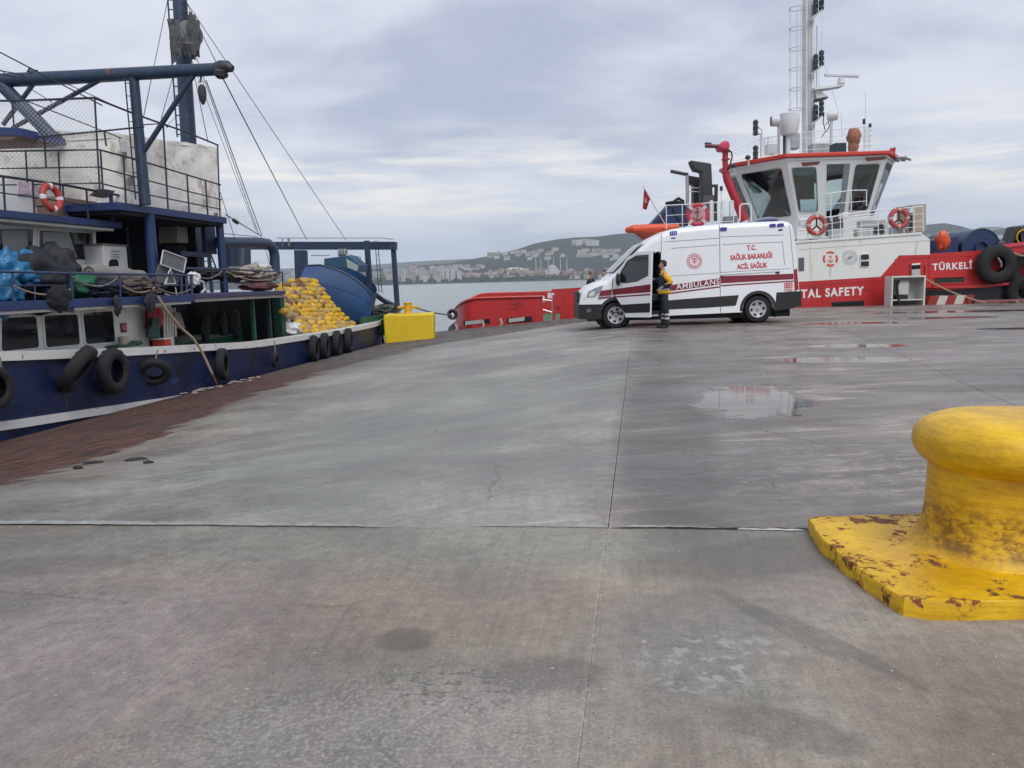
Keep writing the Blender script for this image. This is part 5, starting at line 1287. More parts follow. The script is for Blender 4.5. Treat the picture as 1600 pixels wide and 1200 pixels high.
# lower black cladding and bumpers
panel('cladding', [(1034.5, 470), (1100, 465), (1155, 461), (1150, 477.5), (1100, 481), (1034.5, 484)], black_plastic, .008, .01); panel('cladding', [(1214, 457), (1243, 455.4), (1243, 480.5), (1240, 481.5), (1211, 485.5)], black_plastic, .008, .01)
def wrapband(x0, x1, ztf, zbf, off, n=24):
    m_ = MB(); rows_ = []
    X0, X1 = x0, x1
    for i in range(n + 1):
        x = X0 + (X1 - X0) * i / n; hw = halfw(x) + off; zt, zb = ztf(x), zbf(x)
        rows_.append([Vector((x, VY + HWD - hw + LEAN * zt, zt)), Vector((x, VY + HWD - hw + LEAN * zb, zb)), Vector((x, VY + HWD + hw - LEAN * zb, zb)), Vector((x, VY + HWD + hw - LEAN * zt, zt))])
    for r_ in rows_: m_.v += r_
    for i in range(n):
        for k in range(3): m_.f.append((i * 4 + k, i * 4 + k + 1, (i + 1) * 4 + k + 1, (i + 1) * 4 + k))
    m_.f.append((0, 1, 2, 3)); return m_
zbt = VP(920, 476).z; xb1 = VP(940, 0).x
fb = wrapband(XN - .035, WF.x - AR * .93, lambda x: zbt, lambda x: VP(920, 499).z, .012); fb.build('front_bumper', black_plastic, van, smooth=40)
rbm = wrapband(XT + .03, VP(1242, 0).x, lambda x: VP(1248, 455).z, lambda x: VP(1245, 479).z, .012); rbm.build('rear_bumper', black_plastic, van, smooth=40)
gr = MB(); gr.box((XN - .04, VY + .45, VP(0, 0).z * 0 + zbt + .02), (XN + .02, VY + 1.53, zbt + .36)); gr.build('grille', black_plastic, van, smooth=0, bevel=.02)
for wc in (WF, WRr):
    m_ = MB(); pts = []
    for i in range(25):
        a = math.pi * (i / 24) * 1.06 - .1; x = wc.x + math.cos(a) * (AR + .005); z = wc.z + math.sin(a) * (AR + .005); x2 = wc.x + math.cos(a) * (AR + .075); z2 = wc.z + math.sin(a) * (AR + .075)
        m_.v += [Vector((x, vY(x, z) - .014, z)), Vector((x2, vY(x2, z2) - .010, z2)), Vector((x, vY(x, z) + .25, z))]
    for i in range(24): m_.f += [(3 * i, 3 * i + 1, 3 * i + 4, 3 * i + 3), (3 * i, 3 * i + 3, 3 * i + 5, 3 * i + 2)]
    m_.build('wheel_arch', black_plastic, van, smooth=50)
    m_ = MB(); m_.cyl((wc.x, VY + .28, wc.z), (wc.x, VY + 1.7, wc.z), AR + .02, n=24); m_.build('arch_liner', interior_shade, van)
ub = MB(); ub.box((WF.x - .3, VY + .15, .17), (XT - .25, VY + 1.85, .42)); ub.build('underbody', interior_shade, van, smooth=0)
# wheels
alloy = M('hub_silver', (.44, .45, .47), .35, 0, var=.05)
def wheel(c, rot):
    t = MB(); t.lathe([(.23, -.10), (.30, -.115), (.345, -.10), (.362, -.05), (.365, 0), (.362, .05), (.345, .10), (.30, .115), (.23, .10)], (0, 0, 0), (0, 1, 0), 36, None, False)
    tw = t.build('wheel', black_rubber, van, local=True); tw.location = Vector(c) - RL[van.name]
    RL[tw.name] = Vector()
    r_ = MB(); r_.lathe([(.02, -.075), (.06, -.078), (.075, -.06), (.20, -.085), (.225, -.105), (.238, -.10), (.232, .05), (.02, .06)], (0, 0, 0), (0, 1, 0), 30); r_.build('rim', alloy, tw, local=True)
    for k in range(6):
        a = k * math.pi / 3 + .3; m_ = MB(); e = Vector((math.cos(a), 0, math.sin(a))); q = Vector((-math.sin(a), 0, math.cos(a)))
        m_.prism([e * .135 + q * .03 - Vector((0, .086, 0)), e * .195 + q * .045 - Vector((0, .092, 0)), e * .195 - q * .045 - Vector((0, .092, 0)), e * .135 - q * .03 - Vector((0, .086, 0))], (0, .02, 0)); m_.build('rim_slot', interior_shade, tw, smooth=0, local=True)
    m_ = MB(); m_.cyl((0, -.088, 0), (0, -.07, 0), .03, n=12); m_.build('hub', M('hub_dark', (.15, .15, .16), .4), tw, local=True)
    return tw
w0 = wheel((WF.x, VY + .17, WF.z), 0)
for c in ((WRr.x, VY + .15, WRr.z), (WF.x, VY + 1.80, WF.z), (WRr.x, VY + 1.82, WRr.z)):
    o = copy_tree(w0); o.location = Vector(c) - RL[van.name]; o.rotation_euler = (0, rnd.uniform(0, 1), math.pi if c[1] > VY + 1 else 0)
# glazing, lamps and trim
m_ = MB()
def wsf(u, v):
    px = 956.5 + 51 * v; x = VP(px, 0).x; z = vtop(x) + .03; hw = halfw(x) * (.88 - .05 * v); return (x - .035, VY + HWD + hw * (2 * u - 1), z + .012 * (1 - (2 * u - 1) ** 2))
m_.grid(wsf, 14, 10); m_.build('windscreen', dark_glass, van, smooth=80)
hl = panel('headlight', [(917.5, 465.5), (920, 456), (930, 450.5), (943, 445.5), (940, 454), (931, 464.5)], M('lamp_clear', (.25, .28, .30), .08, var=.4, vs=14, coat=1), .010, .02)
panel('lamp_lens', [(921, 460), (926, 456), (930, 455), (929, 461), (923, 464)], M('lens_pale', (.7, .75, .78), .1), .014, .01, parent=hl)
panel('fog_lamp', [(917, 483), (924, 482.5), (924, 488), (917, 488.5)], M('fog_grey', (.12, .12, .13), .3), .030, .01)
panel('tail_lamp', [(1241.5, 422), (1246.5, 419), (1249, 452), (1242.5, 455)], M('tail_red', (.30, .012, .02), .2), .012, .02)
seam = M('seam_grey', (.16, .17, .18), .6)
for pts in ([(1125.6, 351), (1126.6, 351), (1126.6, 489), (1125.6, 489)], [(1034, 364), (1034.8, 364), (1034.8, 394), (1034, 394)], [(1127, 369.4), (1226, 366.4), (1226, 367.2), (1127, 370.2)],
            [(1040, 377.3), (1125, 371.4), (1125, 372.2), (1040, 378.1)], [(1050, 387.6), (1125, 382), (1125, 382.8), (1050, 388.4)], [(1130, 381.4), (1224, 377.4), (1224, 378.2), (1130, 382.2)], [(1224, 377), (1224.8, 377), (1228, 414), (1227.2, 414)],
            [(1236, 352), (1236.8, 352), (1242, 424), (1241.2, 424)], [(913, 468), (940, 466), (940, 466.8), (913, 468.8)], [(1048, 449 - 18), (1124, 426), (1124, 426.7), (1048, 431.7)], [(1127, 425.3), (1236, 419.3), (1236, 420), (1127, 426)]):
    panel('seam', pts, seam, .0025, .003)
panel('slide_rail', [(1128, 429), (1220, 423.5), (1220, 425), (1128, 430.8)], M('rail_pale', (.4, .42, .44), .4), .006, .006)
panel('handle', [(1126.8, 431), (1130, 430.8), (1130, 433.8), (1126.8, 434)], black_plastic, .02, .02); panel('handle', [(1213, 424.5), (1219, 424.2), (1219, 427.2), (1213, 427.5)], black_plastic, .02, .02)
blue_lamp = M('beacon_blue', (.012, .015, .26), .15, coat=1, var=.2)
for x0, x1, y0, y1 in ((1127, 1137.5, 354.5, 360.5), (1204.5, 1214.5, 349.2, 354.6), (1216.5, 1227, 348.6, 354)): panel('side_beacon', [(x0, y0 + .3), (x1, y0 - .3), (x1, y1 - .3), (x0, y1 + .3)], blue_lamp, .02, .03, .03)
bd = panel('number_badge', [(1048, 361.3), (1059, 360.3), (1059, 366.6), (1048, 367.4)], M('badge_blue', (.015, .012, .42), .3), .012, .014, .03)
def vtext(body, bl, br, h, mat, off=.007, parent=van, bold=.02, spacing=1.05):
    def fn(u, v): return vmap(bl[0] + (br[0] - bl[0]) * u, bl[1] + (br[1] - bl[1]) * u - h * v, off)
    return lettering(body, fn, 'lettering', mat, parent, bold, spacing)
letter_white = M('letter_white', (.8, .8, .8), .5, var=.03); pink = M('emblem_pink', (.62, .16, .20), .5, var=.05)
vtext('112', (1050, 366), (1057, 365.4), 4.2, letter_white, .018, bd)
panel('marker', [(1050, 371), (1056.5, 370.5), (1056.5, 372.6), (1050, 373)], blue_lamp, .008, .01); panel('marker', [(1218.5, 357.8), (1225, 357.5), (1225, 360), (1218.5, 360.3)], black_plastic, .008, .01)
vtext('AMBULANS', (1057, 452.2), (1125, 443.6), 8.6, letter_white, .012, bold=.012, spacing=1.12)
vtext('T.C.', (1168.5, 390.6), (1183.2, 389.8), 7.6, van_red, bold=.03); vtext('SAĞLIK BAKANLIĞI', (1142.5, 406.5), (1208, 402.4), 8.3, van_red, bold=.03, spacing=1.0); vtext('ACİL SAĞLIK', (1152.5, 420.5), (1200.5, 417.6), 8.0, van_red, bold=.03, spacing=1.0)
nb = panel('number_plate', [(1226.5, 442.3), (1239, 441.3), (1239, 449.6), (1226.5, 450.4)], van_red, .006, .004); vtext('112', (1228, 448.9), (1237.6, 448.2), 5.6, letter_white, .012, nb)
panel('number_plate', [(1226.5, 451.3), (1239, 450.6), (1239, 454.2), (1226.5, 455)], M('plate_pink', (.6, .35, .36), .5), .009, .004)
vtext('AMBULANS', (1244.0, 452.5), (1244.6, 424), .1, letter_white) if False else None
# rosette emblem of the ministry
em = MB(); ec = (1086, 408)
def ept(a, r_): return vmap(ec[0] + r_ * math.cos(a), ec[1] - r_ * math.sin(a), .006)
for k in range(16):
    a = 2 * math.pi * k / 16; c = (ec[0] + 10.6 * math.cos(a), ec[1] - 10.6 * math.sin(a)); n = 10
    o_ = [vmap(c[0] + 2.1 * math.cos(t), c[1] + 2.1 * math.sin(t), .006) for t in [2 * math.pi * j / n for j in range(n)]]; i_ = [vmap(c[0] + 1.35 * math.cos(t), c[1] + 1.35 * math.sin(t), .006) for t in [2 * math.pi * j / n for j in range(n)]]
    em.frame(o_, i_, (0, .002, 0))
em.frame([ept(2 * math.pi * j / 40, 8.2) for j in range(40)], [ept(2 * math.pi * j / 40, 7.2) for j in range(40)], (0, .002, 0))
em.prism([ept(math.pi * (.15 + .7 * j / 10), 5.5) for j in range(11)] + [ept(math.pi * (.85 - .7 * j / 10), 3.4) for j in range(11)], (0, .002, 0))
em.prism([vmap(ec[0] + x, ec[1] + y, .006) for x, y in ((-1, -3), (1, -3), (1, 5), (-1, 5))], (0, .002, 0)); em.prism([vmap(ec[0] + x, ec[1] + y, .006) for x, y in ((-4, .2), (-1.2, -.6), (-1.2, 1.2), (-4, 2))], (0, .002, 0)); em.prism([vmap(ec[0] + x, ec[1] + y, .006) for x, y in ((4, .2), (1.2, -.6), (1.2, 1.2), (4, 2))], (0, .002, 0))
em.build('emblem', pink, van, smooth=0)
# roof beacon
rb_ = VP(1217, 343)
MB().sphere((rb_.x, VY + .95, rb_.z + .05), (.34, .55, .09), 16, 8).build('roof_beacon', M('beacon_grey', (.10, .13, .24), .2, coat=1), van)
# cab seen through the door opening
XH = doorW[0][0]; xo = VP(1033, 0).x
m_ = MB(); m_.prism([VP(*q) + Vector((0, 1.1, -.05)) for q in ((985, 482), (1042, 474), (1042, 385), (1016, 392), (980, 430))], (0, .04, 0)); m_.build('cab_lining', interior_shade, van, smooth=0)
m_ = MB(); m_.box((xo + .30, VY + .16, .35), (xo + .34, VY + 1.1, 2.2)); m_.build('cab_partition', interior_shade, van, smooth=0)
m_ = MB(); m_.box((XH - .2, VY + .10, .33), (xo + .3, VY + 1.1, .42)); m_.build('cab_floor', black_plastic, van, smooth=0)
stt = MB(); stt.obox((xo - .12, VY + .52, .78), (.24, 0, 0), (0, .24, 0), (0, 0, .10)); stt.obox((xo + .12, VY + .52, 1.2), (.07, 0, .02), (0, .24, 0), (-.06, 0, .36)); stt.sphere((xo + .16, VY + .52, 1.68), (.07, .14, .11), 12, 8)
stt.build('seat', M('seat_dark', (.035, .037, .042), .8, var=.2), van, smooth=40, bevel=.03)
m_ = MB(); m_.torus((xo - .75, VY + .5, 1.22), .19, .018, (.75, 0, .6), 24, 6); m_.build('steering_wheel', black_plastic, van)
# frame round the opening
for a, b in (((1033.5, 393.5), (1033.5, 492.5)), ((1004, 393.5), (1033.5, 393.5)), ((985, 494.5), (1033.5, 493)), ((1004, 393.5), (985, 402))):
    pa_, pb_ = vmap(*a, -.01), vmap(*b, -.01); MB().tube([pa_, pb_], .014, 6).build('door_seal', black_plastic, van)
# the driver door, swung open about its front edge
DA = R(50)
def swing(p):
    p = Vector(p); d = p - Vector((XH, VY + .03, 0)); return Vector((XH + d.x * math.cos(DA) + d.y * math.sin(DA), VY + .03 - d.x * math.sin(DA) + d.y * math.cos(DA), p.z))
def dpt(px, py, off=0): p = VP(px, py); return Vector((p.x, vY(p.x, p.z) - .004 - off, p.z))
WIN = [(967, 437), (969, 440), (976, 441), (985, 441.5), (1006, 439), (1027.5, 430), (1027, 399.5), (1003, 400.5), (986, 408), (974, 423)]
m_ = MB(); m_.frame([dpt(x, y) for x, y in DOOR], [dpt(x, y) for x, y in WIN], (0, .05, 0)); m_.v = [swing(v) for v in m_.v]; door = m_.build('door', van_white, van, smooth=30)
def dpanel(name, pts, mat, off=.004, th=.004, rad=0):
    c = [dpt(x, y, off) for x, y in pts]; c = rquad(c, rad) if rad else c
    m_ = MB().prism(c, (0, th, 0)); m_.v = [swing(v) for v in m_.v]; return m_.build(name, mat, door, smooth=0)
dpanel('window_pane', WIN, van_glass, -.02, .006); m_ = MB(); m_.frame([dpt(x + (x - 1000) * .012, y + (y - 422) * .03, .006) for x, y in WIN], [dpt(x, y, .006) for x, y in WIN], (0, .02, 0)); m_.v = [swing(v) for v in m_.v]; m_.build('window_seal', black_plastic, door, smooth=0)
dpanel('stripe', [(957.5, 452), (1033, 443), (1033, 455), (957.5, 461)], maroon); dpanel('thin_stripe', [(957.5, 463.2), (1033, 457.2), (1033, 459.4), (957.5, 465.4)], maroon)
dpanel('cladding', [(970, 476), (1033, 471), (1033, 485), (985, 488)], black_plastic, .006, .006); dpanel('handle', [(1018, 447), (1029, 446), (1029, 449), (1018, 450)], M('handle_dark', (.10, .02, .03), .4), .02, .02)
for a, b in (((1033, 394), (1033, 492)),): 
    m_ = MB().tube([dpt(*a, .0) + Vector((0, .025, 0)), dpt(*b, 0) + Vector((0, .025, 0))], .022, 6); m_.v = [swing(v) for v in m_.v]; m_.build('door_edge', van_white, door)
mp = VP(964, 438); m_ = MB(); m_.sphere((mp.x, VY - .17, mp.z + .02), (.06, .12, .17), 14, 10); m_.sphere((mp.x, VY - .02, mp.z - .06), (.035, .12, .03), 10, 6)
m_.build('mirror', black_plastic, van); m_ = MB(); m_.sphere((mp.x + .05, VY - .17, mp.z + .02), (.018, .095, .14), 12, 8); m_.build('mirror_glass', M('mirror_pale', (.5, .52, .54), .1, .6), van)
m_ = MB(); a_ = VP(1160, 487); m_.box((a_.x - .1, VY + .05, .28), (a_.x + .03, VY + .12, .5)); m_.build('mud_flap', black_rubber, van, smooth=0)
m_ = MB(); a_ = VP(1213, 486); m_.box((a_.x, VY + .05, .16), (a_.x + .03, VY + .3, .5)); m_.build('mud_flap', black_rubber, van, smooth=0)
# ============================================================ PEOPLE
def skin(verts, edges, radii, sub=2):
    me = bpy.data.meshes.new('figure'); me.from_pydata([Vector(v) for v in verts], edges, []); ob = bpy.data.objects.new('figure', me); COL.objects.link(ob)
    md = ob.modifiers.new('s', 'SKIN'); md.use_smooth_shade = True; md.branch_smoothing = .6
    for i, sv in enumerate(me.skin_vertices[0].data):
        r_ = radii[i]; sv.radius = (r_, r_) if isinstance(r_, (int, float)) else r_; sv.use_root = i == 0
    if sub: s2 = ob.modifiers.new('d', 'SUBSURF'); s2.levels = sub; s2.render_levels = sub
    dg = bpy.context.evaluated_depsgraph_get(); out = bpy.data.meshes.new_from_object(ob.evaluated_get(dg))
    bpy.data.objects.remove(ob); return out
SKIN = M('skin_tone', (.42, .24, .17), .55, var=.08); HAIRD = M('hair_dark', (.025, .018, .014), .7, var=.3, vs=30); HAIRG = M('hair_grey', (.22, .21, .2), .8, var=.3, vs=30)
BOOT = M('boot_black', (.015, .015, .016), .6); TROU = M('trouser_navy', (.018, .024, .034), .85, var=.2, vs=9, bump=.004, bs=24); REFL = M('reflective', (.52, .55, .55), .35, var=.1)
NAVY = M('jacket_navy', (.016, .028, .06), .8, var=.2, vs=8, bump=.006, bs=20); YELJ = M('jacket_yellow', (.80, .42, .015), .75, var=.12, vs=8, bump=.006, bs=20); DARKJ = M('jacket_black', (.02, .02, .026), .8, var=.2, vs=8); BRNJ = M('jacket_brown', (.06, .035, .03), .8, var=.2, vs=8)
def person(name_label, base, yaw, near_arm, far_arm, feet, jacket_fn, jmats, hair, height=1.79, lean=.03, look=0, grp=None):
    """figure looks along local -X; local -Y is its left"""
    r = thing('person', name_label, 'person', base, grp, local=True); k = height / 1.80
    V, E, Rr = [], [], []
    def add(p, rad, par=None):
        V.append(Vector(p) * k); Rr.append(rad if not isinstance(rad, tuple) else rad)
        if par is not None: E.append((par, len(V) - 1))
        return len(V) - 1
    pel = add((0, 0, .96), (.13, .15)); wai = add((-lean * .3, 0, 1.12), (.12, .14), pel); che = add((-lean, 0, 1.32), (.125, .155), wai); nk0 = add((-lean - .01, 0, 1.47), (.075, .085), che); nk = add((-lean - .02, 0, 1.53), (.056, .056), nk0)
    h0 = add((-lean - .04, 0, 1.60), (.082, .072), nk); h1 = add((-lean - .035, 0, 1.69), (.098, .080), h0); h2 = add((-lean - .02, 0, 1.755), (.070, .062), h1)
    no = add((-lean - .135, 0, 1.645), .014, h0)
    for sgn, arm in ((-1, near_arm), (1, far_arm)):
        sh = add((-lean, sgn * .185, 1.44), .066, che); el = add(arm[0], .045, sh); wr = add(arm[1], .030, el)
        d = (Vector(arm[1]) - Vector(arm[0])).normalized(); sid = Vector((0, 0, 1)).cross(d); sid = sid.normalized() if sid.length > .1 else Vector((0, 1, 0)); upv = d.cross(sid)
        pm = add(Vector(arm[1]) + d * .055, (.040, .022), wr)
        for j in range(4):
            o = sid * (.027 - .018 * j); L_ = (.075, .085, .08, .062)[j]
            a = add(Vector(arm[1]) + d * .10 + o, .0095, pm); b = add(Vector(arm[1]) + d * (.10 + L_ * .55) + o - upv * .012, .0085, a); add(Vector(arm[1]) + d * (.10 + L_ * .9) + o - upv * .035, .007, b)
        tb = add(Vector(arm[1]) + d * .05 + sid * .045 - upv * .01, .011, pm); add(Vector(arm[1]) + d * .09 + sid * .058 - upv * .025, .009, tb)
    for sgn, (fx, kx) in ((-1, feet[0]), (1, feet[1])):
        hp = add((0, sgn * .09, .90), .095, pel); kn = add((kx, sgn * .10, .50), .078, hp); ca = add((kx * .5 + fx * .5 + .015, sgn * .105, .33), .070, kn); an = add((fx, sgn * .105, .10), .058, ca); he = add((fx + .01, sgn * .105, .045), .044, an); add((fx - .11, sgn * .11, .042), .042, he); 
        add((fx - .17, sgn * .115, .036), .034, len(V) - 1)
    me = skin(V, E, Rr); me.name = 'body'
    for m__ in (SKIN, TROU, BOOT, REFL): me.materials.append(m__)
    for p in me.polygons:
        c = p.center / k; s_ = 0
        if c.z < .085: s_ = 2
        elif c.z < .97 and abs(c.y) < .2: s_ = 1
        elif c.z < 1.47 and (c.z > 1.0 and abs(c.y) < .17): s_ = 1
        if refl_band and s_ == 1 and (.24 < c.z < .29 or .34 < c.z < .39): s_ = 3
        p.material_index = s_; p.use_smooth = True
    body_ = bpy.data.objects.new('body', me); COL.objects.link(body_); body_.parent = r
    # jacket as a shell of its own
    V2, E2, R2 = [], [], []
    def add2(p, rad, par=None):
        V2.append(Vector(p) * k); R2.append(rad)
        if par is not None: E2.append((par, len(V2) - 1))
        return len(V2) - 1
    a = add2((-lean, 0, 1.30), (.19, .225)); b = add2((-lean * .3, 0, 1.10), (.175, .20), a); c0 = add2((0, 0, .93), (.178, .195), b); add2((0, 0, .90), (.176, .192), c0); d0 = add2((-lean - .01, 0, 1.46), (.09, .10), a); add2((-lean - .015, 0, 1.52), (.075, .075), d0)
    for sgn, arm in ((-1, near_arm), (1, far_arm)):
        s_ = add2((-lean, sgn * .19, 1.43), .098, a); e_ = add2(arm[0], .078, s_); w_ = add2(Vector(arm[0]).lerp(Vector(arm[1]), .92), .050, e_)
    mj = skin(V2, E2, R2); mj.name = 'jacket'
    for m__ in jmats: mj.materials.append(m__)
    for p in mj.polygons: p.material_index = jacket_fn(p.center / k); p.use_smooth = True
    oj = bpy.data.objects.new('jacket', mj); COL.objects.link(oj); oj.parent = r
    mh = MB(); hc_ = Vector((-lean - .015, 0, 1.70)) * k
    mh.sphere(hc_, (.105 * k, .088 * k, .095 * k), 18, 12, .1, 3, 6); 
    for v in mh.v:
        q = v - hc_
        if q.x < -.03 and q.z < .045: v.x += .05
        if q.z < -.03: v.x += .02; v.y *= .9
    mh.build('hair', hair, r, smooth=80, local=True)
    for sgn in (-1, 1):
        MB().sphere(Vector((-lean - .118, sgn * .030, 1.675)) * k, .010, 8, 6).build('eye', M('eye_dark', (.03, .02, .02), .3), r, local=True)
        MB().sphere(Vector((-lean - .02, sgn * .083, 1.655)) * k, (.018, .012, .03), 8, 6).build('ear', SKIN, r, local=True)
    MB().sphere(Vector((-lean - .118, 0, 1.60)) * k, (.010, .026, .007), 8, 6).build('mouth', M('mouth_tone', (.28, .11, .09), .6), r, local=True)
    r.rotation_euler.z = yaw; return r
refl_band = True
def jf(c):
    if c.z > 1.40 + .06 * min(1, abs(c.y) * 3) - .10 * (c.x > .05): return 1
    zig = .03 * abs(((c.x * 6) % 2) - 1)
    if abs(c.y) > .24 and c.z > 1.17: return 1
    if c.z < .985 + zig: return 1
    if c.z < 1.015 + zig: return 2
    return 0
pb0 = PY(1038.5, 513, 20.25)
person('paramedic in yellow and navy jacket standing at the open ambulance door', (pb0.x, 20.25, 0), R(-8), ((.17, -.27, 1.19), (-.08, -.22, 1.08)), ((-.05, .30, 1.22), (-.30, .22, 1.30)), ((.06, .03), (-.05, -.02)), jf, [NAVY, YELJ, REFL], HAIRD)
refl_band = False
q = PY(921.5, 420, 26.4); g_ = gz(q.x, 26.4); person('grey haired person in a black jacket seen above the van bonnet', (q.x, 26.4, g_), R(195), ((-.05, -.25, 1.16), (-.2, -.2, 1.0)), ((-.05, .25, 1.16), (-.2, .2, 1.0)), ((.05, .02), (-.05, 0)), lambda c: 0, [DARKJ], HAIRG, q.z - g_)
q = PY(946.5, 421, 26.0); g_ = gz(q.x, 26.0); person('dark haired person in a brown jacket beside the windscreen', (q.x, 26.0, g_), R(20), ((-.05, -.25, 1.16), (-.2, -.2, 1.0)), ((-.05, .25, 1.16), (-.2, .2, 1.0)), ((.05, .02), (-.05, 0)), lambda c: 0, [BRNJ], HAIRD, q.z - g_)
# ============================================================ TUG
TY = 30.6
def T(px, py, dy=0): return PY(px, py, TY + dy)
tug = thing('tugboat', 'red and white rescue tug with flared wheelhouse moored at the quay end', 'tugboat', (10, TY + 5, -2.2))
wheel_white = M('wheelhouse_white', (.70, .72, .71), .4, var=.04, vs=1, dirt=.18, streak=True, dcol=(.35, .33, .28))
rail_w = M('rail_white_thin', (.74, .76, .76), .45, var=.03)
def tpoly(name, pts, mat, dy=0, th=.1, parent=tug, bevel=0):
    return MB().prism([T(x, y, dy) for x, y in pts], (0, th, 0)).build(name, mat, parent, smooth=0, bevel=bevel)
# hull: quay side plating with the sheer of the photograph, carried round to the far side
SH = [(820, 470), (865, 461), (910, 459), (1000, 455), (1100, 448), (1245, 440), (1376, 432), (1405, 398.5), (1453, 396), (1525, 392), (1560, 385), (1600, 381), (1700, 372), (1900, 352)]
shw = [(T(820, 0).x, -.42), (T(865.5, 0).x, -.42), (T(866, 0).x, T(866, 461).z)] + [(T(x, y).x, T(x, y).z) for x, y in SH[2:]]
XS, XB = T(822, 0).x, T(1900, 0).x
def plan(x):   # half breadth of the hull
    if x > 22: return 5.4 * max(.03, 1 - ((x - 22) / 8.0) ** 2)
    return 5.4
mb = MB()
xs_ = [XS + (min(29.6, XB + 4) - XS) * i / 120 for i in range(121)]; xs_ = sorted(xs_ + [T(865.4, 0).x, T(866.1, 0).x])
for sg in (-1, 1):
    b = len(mb.v)
    for x in xs_:
        zt = interp(shw, x)
        for k in range(9):
            v = k / 8; z = zt + (-3.1 - zt) * v
            fl = 1 - .10 * max(0, v - .25) * min(1, max(0, (x - 17) / 6)) * 3
            mb.v.append(Vector((x, TY + 5.4 + sg * plan(x) * fl, z)))
    for i in range(len(xs_) - 1):
        for k in range(8):
            a = b + i * 9 + k; mb.f.append((a, a + 9, a + 10, a + 1))
mb.build('hull', tug_red, tug, smooth=40)
# after bulwark, a U round the stern
def ring_z(x): return .70 - .62 * max(0, min(1, (T(735, 0).x - x) / (T(735, 0).x - T(681, 0).x))) ** 2.2
def upath(inset, n=20):
    xa = T(838, 0).x; xst = T(681, 0).x; pts = [(xa + (T(720, 0).x - xa) * i / 14, TY + inset) for i in range(14)]
    for i in range(n + 1):
        a = -math.pi / 2 - math.pi * i / n; pts.append((T(720, 0).x + (T(720, 0).x - xst - inset) * math.cos(a) * 1.0, TY + 5.3 + (5.3 - inset) * math.sin(a)))
    pts += [(T(720, 0).x + (T(870, 0, 10).x - T(720, 0).x) * i / 14, TY + 10.6 - inset) for i in range(1, 15)]
    return pts
po, pi_ = upath(0), upath(.16); mb = MB()
for (x, y), (x2, y2) in zip(po, pi_):
    z = ring_z(x); mb.v += [Vector((x, y, -1.6)), Vector((x, y, z)), Vector((x2, y2, z)), Vector((x2, y2, -1.6))]
for i in range(len(po) - 1):
    for k in range(4): mb.f.append((i * 4 + k, i * 4 + (k + 1) % 4, (i + 1) * 4 + (k + 1) % 4, (i + 1) * 4 + k))
mb.f.append((0, 1, 2, 3)); mb.f.append(tuple((len(po) - 1) * 4 + k for k in range(4)))
mb.build('stern_bulwark', tug_red, tug, smooth=40)
mb = MB(); pr = [Vector((x, y - .02 if y < TY + 1 else y, ring_z(x))) for x, y in po]; mb.tube(pr, .055, 6); mb.build('bulwark_cap', red_paint, tug)
mb = MB(); pr = [Vector((x - .12 * (x < T(725, 0).x), y - .10 if y < TY + 5 else y + .1, -.78)) for x, y in upath(0)]; mb.tube(pr, .24, 10); mb.build('rubber_fender', black_rubber, tug)
mb = MB(); c = upath(.14); mb.v = [Vector((x, y, -.42)) for x, y in c] + [Vector((14, TY + 10.4, -.42)), Vector((14, TY + .2, -.42))]; mb.f = [tuple(range(len(mb.v)))]
mb.build('deck', M('deck_green', (.05, .16, .09), .6, var=.2, dirt=.3), tug, smooth=0)
for x0, x1, y0, y1 in ((724, 766, 498, 508.5), (792, 831, 494, 505.5)):
    fr_ = tpoly('freeing_port', [(x0, y0 + 3), (x1, y0), (x1, y1 - 3), (x0, y1)], interior_shade, -.012, .02)
    n = 9
    for k in range(n):
        a = x0 + 3 + (x1 - x0 - 14) * k / n; ya = y0 + 4 - 3 * k / n
        MB().prism([T(x, y, -.03) for x, y in ((a, ya), (a + 2.2, ya), (a + 2.2, ya + 6), (a, ya + 6))], (0, .016, 0)).build('port_bar', M('bar_pale', (.55, .54, .5), .7, dirt=.3), fr_, smooth=0)
mb = MB(); mb.torus(T(707, 491, -.03), .17, .05, (0, 1, 0), 20, 8); fl_ = mb.build('fairlead', dark_steel, tug)
mb = MB(); mb.cyl(T(707, 491, -.01), T(707, 491, .02), .15, n=18); mb.build('fairlead_mouth', interior_shade, fl_); mb = MB(); mb.sphere(T(707, 492.5, -.04), (.07, .05, .10), 10, 8); mb.build('fairlead_rope', plastic_white, fl_)
# fittings on the after deck seen through the gap, and the second length of bulwark
tpoly('bulwark_end', [(838, 463), (843, 463), (843, 505), (838, 505)], red_paint, -.01, .3)
tpoly('bulwark_end', [(864, 461), (868, 461), (868, 500), (864, 500)], red_paint, -.01, .3)
for x0, y0, x1, y1, m_, nm in ((842, 472, 860, 481, red_paint, 'deck_locker'), (845, 463, 851, 472, plastic_white, 'deck_box'), (856, 458, 862, 466, plastic_white, 'deck_box'), (863, 458, 866, 500, ship_white, 'gate_post')):
    tpoly(nm, [(x0, y0), (x1, y0), (x1, y1), (x0, y1)], m_, 5.0 if nm != 'gate_post' else .4, .5)
for e in (((842, 482), (862, 488)), ((842, 468), (864, 470))): MB().tube([T(*p, 5) for p in e], .04, 6).build('deck_pipe', steel, tug)
tpoly('far_bulwark', [(862, 452), (912, 449), (912, 478), (862, 480)], red_paint, 10.4, .15)
for x in (893, 901): tpoly('bollard_post', [(x, 452), (x + 4, 452), (x + 4, 462), (x, 462)], red_paint, 5, .3)
mb = MB(); mb.box((T(895, 0).x, TY + .3, -.35), (T(1120, 0).x, TY + 10.2, -.3)); mb.build('deck_plate', bpy.data.materials['deck_green'], tug, smooth=0)
